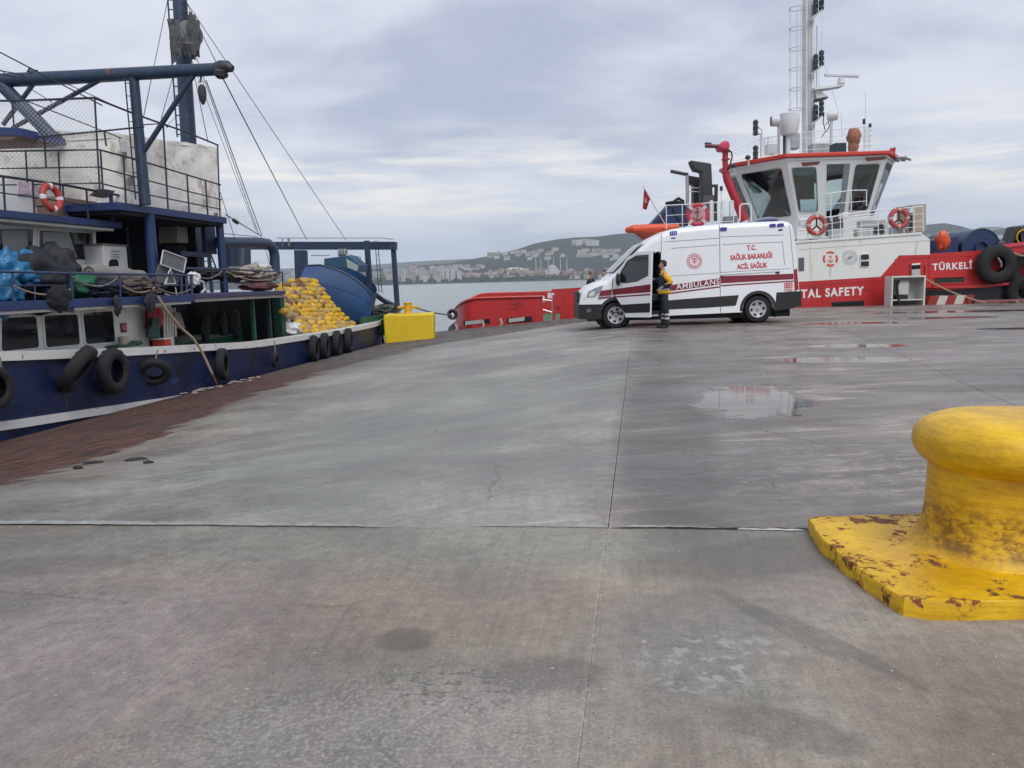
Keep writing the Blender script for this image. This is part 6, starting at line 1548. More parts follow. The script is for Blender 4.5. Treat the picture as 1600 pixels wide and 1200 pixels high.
# deckhouse flush with the side
XD0, XD1 = T(1105, 0).x, T(1453, 0).x
zdk = T(1345, 370).z
DH = [(1105, 388), (1248, 378), (1440, 364.5), (1453, 374), (1453, 398), (1405, 399), (1376, 432.5), (1105, 449)]
tpoly('deckhouse', DH, ship_white, -.006, .25)
mb = MB(); mb.box((XD0, TY + .24, -.3), (XD1 - .35, TY + 10.4, zdk - .16)); mb.build('deckhouse_block', ship_white, tug, smooth=0)
mb = MB(); mb.prism([T(x, y, -.05) for x, y in ((1105, 386), (1248, 376), (1441, 362.5), (1441, 366), (1248, 379.5), (1105, 389.5))], (0, 10.6, 0)); mb.build('upper_deck', ship_white, tug, smooth=0)
tpoly('chamfer_strip', [(1248, 390.5), (1453, 376), (1453, 375), (1248, 389.5)], ship_grey, -.012, .01)
seam2 = M('red_seam', (.34, .02, .02), .5)
for a in ([(1250, 446.5), (1392, 436.5), (1392, 437.6), (1250, 447.6)], [(1397, 405), (1525, 399.5), (1525, 400.4), (1397, 405.9)]): tpoly('hull_seam', a, seam2, -.008, .006)
for x, y0, y1 in ((1285, 438, 478), (1365, 434, 474), (1398, 406, 445), (1451, 398, 446), (1513, 396, 446), (905, 462, 492), (880, 463, 495)): tpoly('hull_seam', [(x, y0), (x + .8, y0), (x + .8, y1), (x, y1)], seam2, -.009, .006)
for x in (745, 775, 808): tpoly('hull_seam', [(x, 470), (x + .7, 470), (x + .7, 508), (x, 510)], seam2, -.009, .006)
# doors, port lights and slots in the side
tpoly('side_door', [(1248, 403), (1256.5, 402.5), (1256.5, 423), (1248, 423.5)], M('vent_grey', (.10, .11, .12), .6), -.03, .03)
for y0, y1 in ((397.5, 406), (408.2, 416.5)):
    c = [T(x, y, -.02) for x, y in ((1344.5, y0 + .3), (1357.5, y0 - .3), (1357.5, y1 - .3), (1344.5, y1 + .3))]; window(c, (0, -1, 0), ship_white, dark_glass, tug, .06, .03, .02, 'port_light')
sl = tpoly('hull_slot', [(1461, 434.5), (1506, 433), (1507, 441), (1461, 443)], M('slot_dark', (.018, .03, .022), .7), -.02, .02)
tpoly('slot_frame', [(1459, 433), (1509, 431), (1509, 432.5), (1459, 434.5)], red_paint, -.05, .05, sl); tpoly('slot_frame', [(1459, 443), (1509, 441), (1509, 442.5), (1459, 444.5)], red_paint, -.05, .05, sl)
fp = tpoly('freeing_port', [(1300, 472.5), (1350, 469.5), (1350, 478), (1300, 480)], interior_shade, -.02, .02)
for k in range(9): MB().prism([T(x, y, -.03) for x, y in ((1304 + 5 * k, 471.6 - .3 * k), (1306 + 5 * k, 471.4 - .3 * k), (1306 + 5 * k, 474.5 - .3 * k), (1304 + 5 * k, 474.6 - .3 * k))], (0, .014, 0)).build('port_bar', dark_steel, fp, smooth=0)
for x in (1420.5, 1444): tpoly('ladder_slot', [(x, 414), (x + 1.6, 414), (x + 2, 440), (x + .4, 440)], M('slot_maroon', (.16, .01, .012), .6), -.02, .02)
tpoly('boarding_step', [(1425, 412), (1438, 411), (1438, 413.5), (1425, 414.5)], letter_white, -.06, .06); tpoly('boarding_recess', [(1425, 414.6), (1438, 413.6), (1438, 420), (1425, 421)], interior_shade, -.02, .02); tpoly('boarding_panel', [(1425, 421.2), (1438, 420.2), (1438, 431), (1425, 431)], M('panel_pale', (.45, .47, .46), .6, dirt=.3), -.05, .05)
mb = MB()
for a, b in zip([(1405, 446), (1440, 447), (1480, 449), (1540, 447)], [(1440, 447), (1480, 449), (1540, 447), (1600, 440)]): mb.bar(T(*a, -.08), T(*b, -.08), .22, .10)
mb.build('rubbing_band', red_paint, tug, smooth=0)
tpoly('boot_topping', [(1395, 452), (1480, 454), (1560, 448), (1700, 430), (1700, 520), (1395, 520)], M('hull_black', (.015, .017, .024), .5, var=.2), -.015, .012)
mb = MB(); mb.prism([T(x, y, -.06) for x, y in ((1553, 384), (1602, 378), (1720, 366), (1720, 370), (1602, 383), (1553, 390))], (0, .2, 0)); mb.build('bulwark_cap', M('cap_pink', (.62, .05, .08), .45), tug, smooth=0)
# lettering and emblems on the hull
def ttext(body, bl, br, h, parent=tug, dy=-.012, bold=.03, sp=1.1):
    return lettering(body, lambda u, v: T(bl[0] + (br[0] - bl[0]) * u, bl[1] + (br[1] - bl[1]) * u - h * v, dy), 'lettering', letter_white, parent, bold, sp)
ttext('COASTAL SAFETY', (1204, 468.0), (1350, 460.2), 13.2, sp=1.16); ttext('TÜRKELİ', (1457, 422.2), (1519.5, 419.2), 10.5, sp=1.18)
emb_red = M('emblem_red', (.60, .10, .06), .5); emb_grey = M('emblem_grey', (.42, .43, .47), .6)
def temblem(cx_, cy_, r_, kind, dy=-.014):
    P = lambda a, q: T(cx_ + q * math.cos(a), cy_ - q * math.sin(a), dy); m_ = MB(); n = 40
    if kind == 'buoy':
        for k in range(4):
            a0 = math.pi / 4 + k * math.pi / 2 + .22; a1 = a0 + math.pi / 2 - .44; m_.prism([P(a0 + (a1 - a0) * j / 10, r_) for j in range(11)] + [P(a1 - (a1 - a0) * j / 10, r_ * .72) for j in range(11)], (0, .003, 0))
        o = m_.build('emblem', emb_red, tug, smooth=0)
        a_ = MB(); q = lambda x, y: T(cx_ + x * r_, cy_ - y * r_, dy)
        a_.prism([q(-.05, .5), q(.05, .5), q(.05, -.45), q(-.05, -.45)], (0, .003, 0)); a_.prism([q(-.25, .32), q(.25, .32), q(.25, .24), q(-.25, .24)], (0, .003, 0))
        a_.prism([q(.42 * math.cos(t), -.05 + .42 * math.sin(t)) for t in [math.pi * (1.1 + .8 * j / 10) for j in range(11)]] + [q(.30 * math.cos(t), -.02 + .30 * math.sin(t)) for t in [math.pi * (1.9 - .8 * j / 10) for j in range(11)]], (0, .003, 0))
        a_.build('anchor_mark', emb_red, o, smooth=0)
    else:
        for k in range(16):
            a = 2 * math.pi * k / 16; c = (r_ * .86 * math.cos(a), r_ * .86 * math.sin(a)); q2 = lambda t, s_: T(cx_ + c[0] + s_ * math.cos(t), cy_ - c[1] - s_ * math.sin(t), dy)
            m_.frame([q2(2 * math.pi * j / 10, r_ * .15) for j in range(10)], [q2(2 * math.pi * j / 10, r_ * .09) for j in range(10)], (0, .003, 0))
        m_.frame([P(2 * math.pi * j / n, r_ * .6) for j in range(n)], [P(2 * math.pi * j / n, r_ * .52) for j in range(n)], (0, .003, 0)); m_.frame([P(2 * math.pi * j / n, r_ * .3) for j in range(n)], [P(2 * math.pi * j / n, r_ * .12) for j in range(n)], (0, .003, 0))
        m_.prism([P(.3, r_ * .5), P(.6, r_ * .5), P(3.5, r_ * .5), P(3.75, r_ * .5)], (0, .003, 0)); m_.build('emblem', emb_grey, tug, smooth=0)
temblem(1297.5, 404.5, 12, 'buoy'); temblem(1328, 402.5, 12, 'rosette')
# ---- wheelhouse: octagonal, leaning outwards
topP = [(1148, 266, 3.6), (1236, 252, 1.3), (1394, 243, 1.1), (1404, 246, 3.0)]
def plan8(pts):
    n = [PY(x, y, TY + d) for x, y, d in pts]; return n
zt_ = 5.95; zs_ = PY(1300, 338, TY + 1.4).z; zd = PY(1300, 370, TY).z + .02
TP = [Vector((PY(1148, 0, TY + 3.6).x, TY + 3.6, 0)), Vector((PY(1234, 0, TY + 1.3).x, TY + 1.3, 0)), Vector((PY(1395, 0, TY + 1.2).x, TY + 1.2, 0)), Vector((PY(1408, 0, TY + 2.7).x, TY + 2.7, 0))]
BP = [Vector((PY(1186, 0, TY + 3.9).x, TY + 3.9, 0)), Vector((PY(1254, 0, TY + 1.9).x, TY + 1.9, 0)), Vector((PY(1369, 0, TY + 1.8).x, TY + 1.8, 0)), Vector((PY(1376, 0, TY + 3.1).x, TY + 3.1, 0))]
CYT = TY + 4.4
TP = TP + [Vector((p.x, 2 * CYT - p.y, 0)) for p in TP[::-1]]; BP = BP + [Vector((p.x, 2 * CYT - p.y, 0)) for p in BP[::-1]]
def wp(i, u, v):   # point on face i: u along, v from sill (0) to eaves (1)
    j = (i + 1) % 8; b = BP[i].lerp(BP[j], u) + Vector((0, 0, zs_)); t = TP[i].lerp(TP[j], u) + Vector((0, 0, zt_)); return b.lerp(t, v)
mb = MB()
for i in range(8):
    j = (i + 1) % 8; mb.add([BP[i] + Vector((0, 0, zd)), BP[j] + Vector((0, 0, zd)), BP[j] + Vector((0, 0, zs_)), BP[i] + Vector((0, 0, zs_))], [(0, 1, 2, 3)])
mb.build('wheelhouse_base', wheel_white, tug, smooth=0)
openings = {0: [(.10, .88, .05, .86)], 1: [(.03, .29, .10, .84), (.40, .64, -.95, .88), (.70, .955, .10, .86)], 2: [(.12, .88, .04, .90)], 3: [(.05, .48, .06, .88), (.52, .95, .06, .88)], 4: [(.12, .88, .04, .9)], 5: [(.05, .3, .1, .86), (.36, .62, .1, .86), (.70, .95, .1, .86)], 6: [(.1, .88, .05, .86)], 7: [(.06, .48, .1, .86), (.52, .94, .1, .86)]}
win_frame = M('window_frame_grey', (.50, .52, .52), .5)
for i in range(8):
    ops = openings[i]; cuts = [0]
    nrm = (wp(i, 1, .5) - wp(i, 0, .5)).cross(wp(i, .5, 1) - wp(i, .5, 0)).normalized()
    if nrm.dot(wp(i, .5, .5) - Vector((BP[0].lerp(BP[2], .5).x, CYT, 4))) < 0: nrm = -nrm
    mb = MB(); th = -nrm * .08
    def q4(u0, u1, v0, v1): mb.prism([wp(i, u0, v0), wp(i, u1, v0), wp(i, u1, v1), wp(i, u0, v1)], th)
    e = 0
    for (u0, u1, v0, v1) in ops:
        if u0 > e: q4(e, u0, 0, 1)
        q4(u0, u1, v1, 1)
        if v0 > 0: q4(u0, u1, 0, v0)
        e = u1
    if e < 1: q4(e, 1, 0, 1)
    mb.build('wheelhouse_wall', wheel_white, tug, smooth=0)
    for k, (u0, u1, v0, v1) in enumerate(ops):
        if i == 1 and k == 1: continue
        c = [wp(i, u0, v0), wp(i, u1, v0), wp(i, u1, v1), wp(i, u0, v1)]
        window(c, nrm, win_frame, clear_glass, tug, .14, .03, .02)
    if i == 1:
        # the open doorway with its dark lower half
        c = [wp(1, .40, 0), wp(1, .64, 0), wp(1, .64, .88), wp(1, .40, .88)]
        d = [p + nrm * .015 for p in c]; MB().frame([p + (p - sum(d, Vector()) / 4) * .05 for p in d], d, -nrm * .1).build('door_frame', wheel_white, tug, smooth=0)
        dd = [wp(1, .575, 0), wp(1, .64, 0), wp(1, .64, .87), wp(1, .575, .87)]; MB().prism([p + nrm * .02 for p in dd], nrm * .03).build('door', M('door_grey', (.20, .22, .23), .5), tug, smooth=0)
        lw = [Vector((p.x, p.y, zd + .1)) for p in (wp(1, .40, 0), wp(1, .64, 0))]; MB().prism([lw[0] + nrm * .02, lw[1] + nrm * .02, c[1] + nrm * .02, c[0] + nrm * .02], nrm * .01).build('door_panel', M('door_dark', (.05, .055, .06), .6), tug, smooth=0)
        bl = [wp(1, .05, .30), wp(1, .27, .30), wp(1, .275, .70), wp(1, .045, .70)]; MB().prism([p - nrm * .16 for p in bl], -nrm * .01).build('blind', M('blind_tan', (.24, .185, .12), .9), tug, smooth=0)
mb = MB()
for i in range(8): mb.v.append(BP[i] + Vector((0, 0, zs_ - .25)))
mb.f.append(tuple(range(8))); mb.build('wheelhouse_floor', interior_shade, tug, smooth=0)
mid = Vector(((BP[1].x + BP[2].x) / 2, CYT, zs_))
mb = MB(); mb.obox(mid + Vector((1.0, 0, .1)), (.5, 0, 0), (0, 2.2, 0), (0, 0, .30)); mb.build('console', interior_shade, tug, smooth=0, bevel=.05)
mb = MB(); mb.obox(mid + Vector((-1.4, -1.0, .15)), (.3, 0, 0), (0, .3, 0), (0, 0, .35)); mb.obox(mid + Vector((-1.65, -1.0, .7)), (.07, 0, 0), (0, .3, 0), (0, 0, .4)); mb.build('helm_chair', interior_shade, tug, smooth=0, bevel=.06)
mb = MB(); rt_ = [p + (p - Vector((mid.x, CYT, 0))).normalized() * .16 + Vector((0, 0, zt_ + .01)) for p in TP]; mb.prism(rt_, (0, 0, .15)); mb.build('wheelhouse_roof', M('roof_red', (.60, .045, .03), .45, var=.12, vs=1, dirt=.2), tug, smooth=0, bevel=.03)
mb = MB(); rt2 = [p + (p - Vector((mid.x, CYT, 0))).normalized() * .02 + Vector((0, 0, zt_ - .10)) for p in TP]; mb.prism(rt2, (0, 0, .09)); mb.build('roof_lining', wheel_white, tug, smooth=0)
ZR = zt_ + .16
mb = MB(); mb.prism([p - (p - Vector((mid.x, CYT, 0))).normalized() * .45 + Vector((0, 0, ZR - .02)) for p in TP], (0, 0, .05)); mb.build('added_roof_cover', ship_grey, tug, smooth=0)  # grey cover added to cut red bounce onto the roof fittings
for x, y, w_ in ((1252, 254, 30), (1352, 246, 34)):
    MB().prism([PY(x + a, y + b - a * .03, TY + 1.02) for a, b in ((0, 0), (w_, -1), (w_ - 3, 4), (3, 6))], (0, .03, 0)).build('roof_recess', M('recess_maroon', (.10, .02, .02), .6), tug, smooth=0)
# ---- white rails
def trail(pts, dy, r_=.022, mat=rail_w, name='handrail'): return MB().tube([(T(p[0], p[1], dy) if len(p) == 2 else T(*p)) for p in pts], r_, 6).build(name, mat, tug)
trail([(1245, 344.5), (1300, 338.5), (1345, 331), (1443, 322.5)], .1, .024)
for o in (11, 22, 31): trail([(1245, 344.5 + o), (1300, 338.5 + o * .97), (1345, 331 + o * .97), (1443, 322.5 + o * 1.02)], .1, .012)
for x, y in ((1246, 344), (1262, 342.6), (1281, 340.5), (1300, 338), (1313, 334), (1318, 333), (1345, 331), (1372, 329), (1394, 327), (1412, 325), (1428, 324), (1442, 322.5)): trail([(x, y), (x + .5, y + 39 + (1345 - x) * -.004)], .1, .018, rail_w, 'post')
trail([(1290, 303), (1330, 297.5), (1354, 297)], .9, .022); trail([(1290, 319), (1354, 314)], .9, .014); trail([(1298, 302), (1298, 345)], .9, .02, rail_w, 'post'); trail([(1330, 298), (1330, 330)], .9, .02, rail_w, 'post'); trail([(1354, 297), (1354, 322)], .9, .02, rail_w, 'post')
for k, (x, y, w_, h_, m_) in enumerate(((1250, 341, 14, 12, galv), (1316, 332, 10, 9, plastic_white), (1345, 345, 40, 10, ship_grey), (1340, 358, 22, 12, ship_grey), (1372, 348, 9, 16, dark_steel), (1382, 345, 7, 26, plastic_white), (1300, 358, 20, 14, ship_grey))):
    tpoly('deck_gear', [(x, y), (x + w_, y - w_ * .05), (x + w_, y + h_), (x, y + h_)], m_, .7, .4, bevel=.03)
for e in (((1333, 338), (1371, 334)), ((1333, 342), (1371, 338)), ((1248, 355), (1258, 355)), ((1248, 360), (1258, 360))): trail(e, .6, .03, galv, 'pipe')
tpoly('locker', [(1424, 320.5), (1447, 318.5), (1447, 361), (1424, 363)], M('locker_beige', (.42, .35, .30), .8, var=.12, dirt=.2), 1.5, 1.2)
tpoly('rail_end_box', [(1421, 325), (1428, 324), (1428, 332), (1421, 333)], plastic_white, .1, .2); tpoly('rail_strut', [(1422, 333), (1426, 333), (1426, 360), (1422, 361)], dark_steel, .2, .1)
# after rails
trail([(1040, 321), (1090, 318.5), (1146, 314)], .2, .022); trail([(1040, 337), (1146, 330)], .2, .013); trail([(1040, 350), (1146, 346)], .2, .013)
for x, y in ((1041, 320), (1066, 319.5), (1114, 316.5), (1121, 316), (1126, 316), (1146, 314)): trail([(x, y), (x + .4, 358)], .2, .02, rail_w, 'post')
trail([(1156, 345), (1156, 322), (1159, 319), (1170, 318.5), (1173, 321), (1174, 346)], .4, .032, rail_w, 'grab_hoop')
for x in (1110, 1128, 1141): tpoly('vent_pipe', [(x, 313), (x + 4, 313), (x + 4, 347), (x, 347)], wheel_white, .9, .15)
tpoly('winch_gear', [(1131, 338), (1153, 337), (1153, 347), (1131, 348)], M('gear_grey', (.18, .20, .24), .6, var=.4, vs=6), .8, .5, bevel=.03)
mb = MB(); mb.box((T(1003, 0).x, TY + .3, zdk - .45), (XD0 + .02, TY + 10, zdk - .30)); mb.build('boat_deck', ship_white, tug, smooth=0)
for x in (1030, 1060): mb = MB(); p = T(x, 430, .6); mb.box((p.x - .12, TY + .5, -.3), (p.x + .12, TY + .74, zdk - .45)); mb.build('deck_post', ship_white, tug, smooth=0)
mb = MB(); mb.box((XD0 - 1.2, TY + 2.5, -.3), (XD0, TY + 8.5, zdk - .45)); mb.build('engine_casing', ship_white, tug, smooth=0)
# ---- exhaust stacks
stk_m = M('stack_dark', (.045, .047, .052), .6, var=.2, vs=2, dirt=.2, dcol=(.12, .11, .10))
p = lambda x, y, d=3.2: PY(x, y, TY + d)
MB().prism([p(*q) for q in ((1079, 250), (1112, 255), (1114, 300), (1117, 345), (1096, 345), (1097, 268), (1086, 266), (1082, 258))], (0, .6, 0)).build('exhaust_stack', stk_m, tug, smooth=0, bevel=.06)
MB().prism([p(*q, 4.2) for q in ((1076, 274), (1097, 278), (1097, 290), (1076, 287))], (0, .5, 0)).build('stack_hood', stk_m, tug, smooth=0); MB().prism([p(*q, 4.2) for q in ((1084, 288), (1097, 288), (1097, 345), (1084, 345))], (0, .5, 0)).build('stack_casing', stk_m, tug, smooth=0)
MB().tube([p(1074, 345, 3.6), p(1074, 300, 3.6), p(1073.5, 274, 3.6)], .075, 12).build('exhaust_pipe', M('pipe_pale', (.42, .42, .43), .5, .3, dirt=.3), tug)
MB().tube([p(1075, 273, 3.6), p(1048, 267.5, 3.6)], .075, 12).build('exhaust_elbow', stk_m, tug)
for y in (293, 299): MB().tube([p(1076, y, 3.6), p(1098, y + 1, 3.6)], .02, 6).build('stack_stay', galv, tug)
MB().prism([p(*q, 3.4) for q in ((1114, 288), (1122, 288), (1121, 345), (1117, 345), (1118, 292), (1114, 292))], (0, .2, 0)).build('stack_bracket', stk_m, tug, smooth=0)
MB().prism([p(*q, 3.0) for q in ((1100, 305), (1116, 305), (1117, 345), (1100, 345))], (0, .2, 0)).build('stack_grille', M('grille_grey', (.10, .105, .11), .6, var=.5, vs=25), tug, smooth=0)
trail([(1127, 296), (1127, 318)], 1, .02, galv, 'post'); MB().cyl(T(1127, 291, 1), T(1127, 298, 1), .06, n=10).build('deck_light', dark_steel, tug)
# ---- red fire monitor on its tilted pipe
mred = M('monitor_red', (.42, .02, .04), .4, var=.12, vs=3); mpink = M('monitor_head_red', (.60, .05, .10), .4, var=.1, vs=3)
MB().tube([T(1163, 345, 1.6), T(1151, 315, 1.6), T(1136.5, 281, 1.6), T(1134, 271, 1.6)], [.19, .18, .165, .14], 14).build('monitor_pipe', mred, tug)
MB().tube([T(1134, 271, 1.6), T(1133, 252, 1.6), T(1133.5, 233, 1.6)], [.12, .11, .12], 14).build('monitor_riser', mred, tug)
for y in (270, 249, 237): MB().cyl(T(1134, y + 1, 1.6), T(1134, y - 1, 1.6), .17, n=14).build('flange', mred, tug)
MB().prism([T(x, y, 1.25) for x, y in ((1123, 229), (1127, 223), (1132, 219.5), (1139, 219), (1141, 224), (1141, 232), (1137, 234.5), (1127, 234.5))], (0, .7, 0)).build('monitor_head', mpink, tug, smooth=40, bevel=.1)
MB().tube([T(1126, 229.5, 1.6), T(1116, 228.5, 1.6), T(1102, 227.5, 1.6)], [.10, .075, .09], 12).build('monitor_barrel', M('barrel_dark', (.13, .03, .05), .5), tug)
MB().tube([T(1112, 224, 1.6), T(1103, 223, 1.6), T(1101, 225, 1.6)], .025, 6).build('barrel_guard', dark_steel, tug)
MB().tube([T(x, y, 1.45) for x, y in ((1138, 234), (1143, 238), (1144, 246), (1141, 256), (1137, 266))], .03, 6).build('monitor_hose', black_rubber, tug)
# ---- small fittings along the wheelhouse roof
for (x, y) in ((1169, 250), (1146.5, 263)):
    MB().cyl(PY(x, y - 4, TY + 2.6), PY(x + 1, y + 10, TY + 2.6), .05, n=8).build('lamp_post', ship_grey, tug); MB().sphere(PY(x - .5, y - 4, TY + 2.6), (.12, .12, .10), 10, 8).build('flood_lamp', dark_steel, tug)
for (x, y) in ((1143, 275), (1403, 249), (1412, 248)): MB().sphere(PY(x, y, TY + 2.2), (.13, .12, .11), 10, 8).build('flood_lamp', M('lamp_grey', (.30, .31, .32), .4), tug)
MB().prism([PY(x, y, TY + 1.6) for x, y in ((1389, 243), (1394, 231), (1400, 230), (1398, 243))], (0, .2, 0)).build('horn_bracket', mred, tug, smooth=0); MB().tube([PY(1400, 246, TY + 1.6), PY(1414, 246, TY + 1.6), PY(1423, 250, TY + 1.6)], .05, 8).build('horn', M('horn_grey', (.25, .26, .28), .4, .3), tug); MB().tube([PY(1404, 252, TY + 1.6), PY(1416, 243, TY + 1.6)], .025, 6).build('horn', M('horn_grey2', (.2, .2, .22), .4, .3), tug)
# rail along the roof
MR = TY + 3
def mrail(pts, Y=MR, r_=.018, mat=rail_w, name='handrail'): return MB().tube([PY(x, y, Y) for x, y in pts], r_, 6).build(name, mat, tug)
mrail([(1141, 237), (1190, 217), (1230, 209.5), (1300, 203), (1348, 198), (1358, 200)]); mrail([(1141, 241.5), (1190, 223.5), (1230, 218), (1360, 209)], r_=.012); mrail([(1141, 252), (1230, 236), (1358, 228)], r_=.012)
for x, y0, y1 in ((1194, 218, 250), (1200, 216, 250), (1218, 212, 250), (1250, 208, 248), (1298, 203, 243), (1330, 200, 242), (1350, 198, 240), (1358, 200, 240)): mrail([(x, y0), (x, y1)], r_=.02, name='post')
for o in (0, 8, 16, 24): MB().torus(PY(1356, 204 + o, MR), .13, .014, (0, .3, 1), 14, 5).build('hoop', rail_w, tug)
nav = M('nav_light_black', (.025, .035, .04), .4, var=.2); nav_l = M('nav_lens', (.05, .10, .11), .15)
def navlight(x, y, Y, s=1.0):
    q = PY(x, y, Y); b = MB(); b.lathe([(.05, -.22), (.11, -.2), (.11, -.06), (.08, -.05), (.08, .03), (.11, .04), (.11, .18), (.06, .2), (.04, .24)], q, n=12); o = b.build('nav_light', nav, tug)
    for v in (-.005,): MB().cyl(q + Vector((0, 0, -.055)), q + Vector((0, 0, .035)), .085, n=12).build('nav_lens', nav_l, o)
for x, y in ((1180.5, 196), (1180.5, 236)): navlight(x, y, MR); navlight(x, y + 7.5, MR)
mrail([(1176, 209.5), (1188, 208.5)], r_=.05, name='light_shelf'); mrail([(1189, 209), (1190, 250)], r_=.05, name='light_mast'); mrail([(1185, 199), (1190, 203), (1191, 209)], r_=.012, mat=black_rubber, name='cable')
# domes, searchlights, lockers on the roof
dome = M('dome_white', (.62, .64, .66), .4, var=.04)
q = PY(1233, 193, MR); MB().lathe([(.10, -.55), (.33, -.45), (.40, -.25), (.42, .1), (.40, .38), (.33, .43), (.02, .45)], q, n=24).build('satellite_dome', dome, tug)
MB().cyl(PY(1231, 206, MR), PY(1231, 248, MR), .11, n=12).build('dome_post', dome, tug); MB().cyl(PY(1225, 212, MR), PY(1225, 248, MR), .05, n=8).build('dome_post', dark_steel, tug)
q = PY(1211, 189, MR - .5); MB().lathe([(.13, -.16), (.22, -.14), (.23, .1), (.19, .18), (.1, .2)], q, (.95, -.2, 0), n=18).build('searchlight', dome, tug); MB().cyl(q - Vector((.155, -.03, 0)), q - Vector((.175, -.04, 0)), .2, n=18).build('searchlight_glass', M('lamp_face', (.3, .33, .36), .1), tug); MB().cyl(PY(1217, 194, MR - .5), PY(1217, 246, MR - .5), .06, n=8).build('searchlight_post', ship_grey, tug)
q = PY(1300, 181, MR); MB().lathe([(.10, -.2), (.20, -.18), (.22, .15), (.17, .22), (.1, .24)], q, (.9, -.3, .1), n=18).build('searchlight', dome, tug); MB().cyl(PY(1299, 188, MR), PY(1299, 244, MR), .07, n=8).build('searchlight_post', dome, tug)
for x0, y0, x1, y1, m_, nm, Y in ((1236, 209, 1251, 232, M('unit_grey', (.36, .38, .41), .5), 'vent_unit', MR + 1), (1305, 223, 1323, 247, M('unit_navy', (.012, .03, .055), .5), 'control_box', MR - 1.2), (1270, 224, 1302, 244, ship_grey, 'hatch', MR + .5), (1200, 224, 1216, 240, dome, 'roof_panel', MR + 1.5)):
    MB().prism([PY(a, b, Y) for a, b in ((x0, y0), (x1, y0 - .5), (x1, y1 - .5), (x0, y1))], (0, .6, 0)).build(nm, m_, tug, smooth=0, bevel=.03)
pv_ = M('cover_rust', (.32, .14, .09), .8, var=.4, vs=5, dirt=.3); q = PY(1334, 214, MR); MB().sphere(q, (.30, .28, .36), 16, 10, .25, 3, 2).build('covered_monitor', pv_, tug); MB().sphere(PY(1333, 230, MR), (.2, .2, .3), 12, 8, .3, 5).build('covered_base', pv_, tug)
# ---- mast with caged ladder
MY = TY + 5.2
MB().prism([PY(x, y, MY - .2) for x, y in ((1258.5, 250), (1259, 100), (1259.5, -30), (1272.5, -30), (1273, 100), (1275, 250))], (0, .5, 0)).build('mast', wheel_white, tug, smooth=0, bevel=.05)
MB().cyl(PY(1276.5, 40, MY + .2), PY(1276, 160, MY + .2), .035, n=8).build('mast_pipe', galv, tug)
for x in (1259.6, 1265, 1269): MB().cyl(PY(x, -20, MY - .26), PY(x - .6, 240, MY - .26), .02, n=6).build('cable_run', galv, tug)
for dx in (1236, 1247, 1251, 1255):
    MB().cyl(PY(dx, 8, MY), PY(dx - .8, 174, MY), .014, n=5).build('cage_bar', rail_w, tug)
MB().cyl(PY(1245, 18, MY - .3), PY(1245, 170, MY - .3), .025, n=6).build('cage_bar', rail_w, tug); MB().cyl(PY(1233.5, 14, MY), PY(1233.5, 174, MY), .014, n=5).build('cage_bar', rail_w, tug)
for k in range(6):
    y = 13 + 31.5 * k; c = PY(1246, y, MY); MB().torus(c, .34, .03, (0, 0, 1), 24, 6, .5).build('cage_hoop', rail_w, tug)
for k in range(26): MB().cyl(PY(1252, 5 + 9.2 * k, MY), PY(1258, 4.6 + 9.2 * k, MY), .014, n=5).build('ladder_rung', rail_w, tug)
for yb, arms in ((10, 0), (97, 0), (176, 0)):
    for dx, dy in ((1274.5, 0), (1283.5, -6)):
        navlight(dx, yb + dy - 4, MY - .4); navlight(dx, yb + dy + 4, MY - .4)
    MB().prism([PY(x, y, MY - .5) for x, y in ((1268, yb + 17), (1286, yb + 3), (1286, yb + 5), (1274, yb + 16), (1268, yb + 24))], (0, .3, 0)).build('light_bracket', ship_grey, tug, smooth=0)
MB().prism([PY(x, y, MY - .5) for x, y in ((1273, 136), (1318, 131.5), (1320, 133), (1298, 137), (1280, 139), (1273, 140))], (0, .6, 0)).build('radar_platform', rail_w, tug, smooth=0)
MB().prism([PY(x, y, MY - .3) for x, y in ((1274, 140), (1280, 140), (1294, 151), (1292, 154), (1276, 154))], (0, .3, 0)).build('platform_gusset', rail_w, tug, smooth=0)
MB().prism([PY(x, y, MY - .5) for x, y in ((1275, 154), (1294, 150.5), (1294, 153), (1275, 156.5))], (0, .6, 0)).build('lower_platform', dark_steel, tug, smooth=0)
MB().cyl(PY(1314, 131, MY - .2), PY(1314, 122, MY - .2), .16, .12, 14).build('radar_motor', dome, tug); a_, b_ = PY(1288, 117, MY - .2), PY(1342, 119, MY - .2); MB().bar(a_, b_, .12, .13).build('radar_scanner', dome, tug, smooth=30, bevel=.03)
for e in (((1258, 108), (1230, 176)), ((1258, 108), (1249, 176)), ((1288, 96), (1294, 122)), ((1300, 140), (1310, 176)), ((1285, 14), (1284, 75)), ((1280, 96), (1280, 140)), ((1314, 176), (1316, 215))): MB().tube([PY(*e[0], MY - .6), PY(*e[1], MY - .6)], .010, 4).build('stay_wire', galv, tug)
for pts in (((1288, 176), (1286, 190), (1290, 205), (1284, 214)), ((1290, 195), (1294, 190), (1296, 197), (1291, 206))): MB().tube([PY(x, y, MY - .5) for x, y in pts], .022, 5).build('cable', black_rubber, tug)
MB().cyl(PY(1352.5, 143, MR), PY(1351, 240, MR), .018, n=5).build('whip_aerial', rail_w, tug); MB().cyl(PY(1350, 186, MR), PY(1350, 194, MR), .06, n=8).build('aerial_base', dark_steel, tug); MB().cyl(PY(1359.5, 193, MR), PY(1359.5, 199, MR), .06, n=8).build('aerial_base', dark_steel, tug)
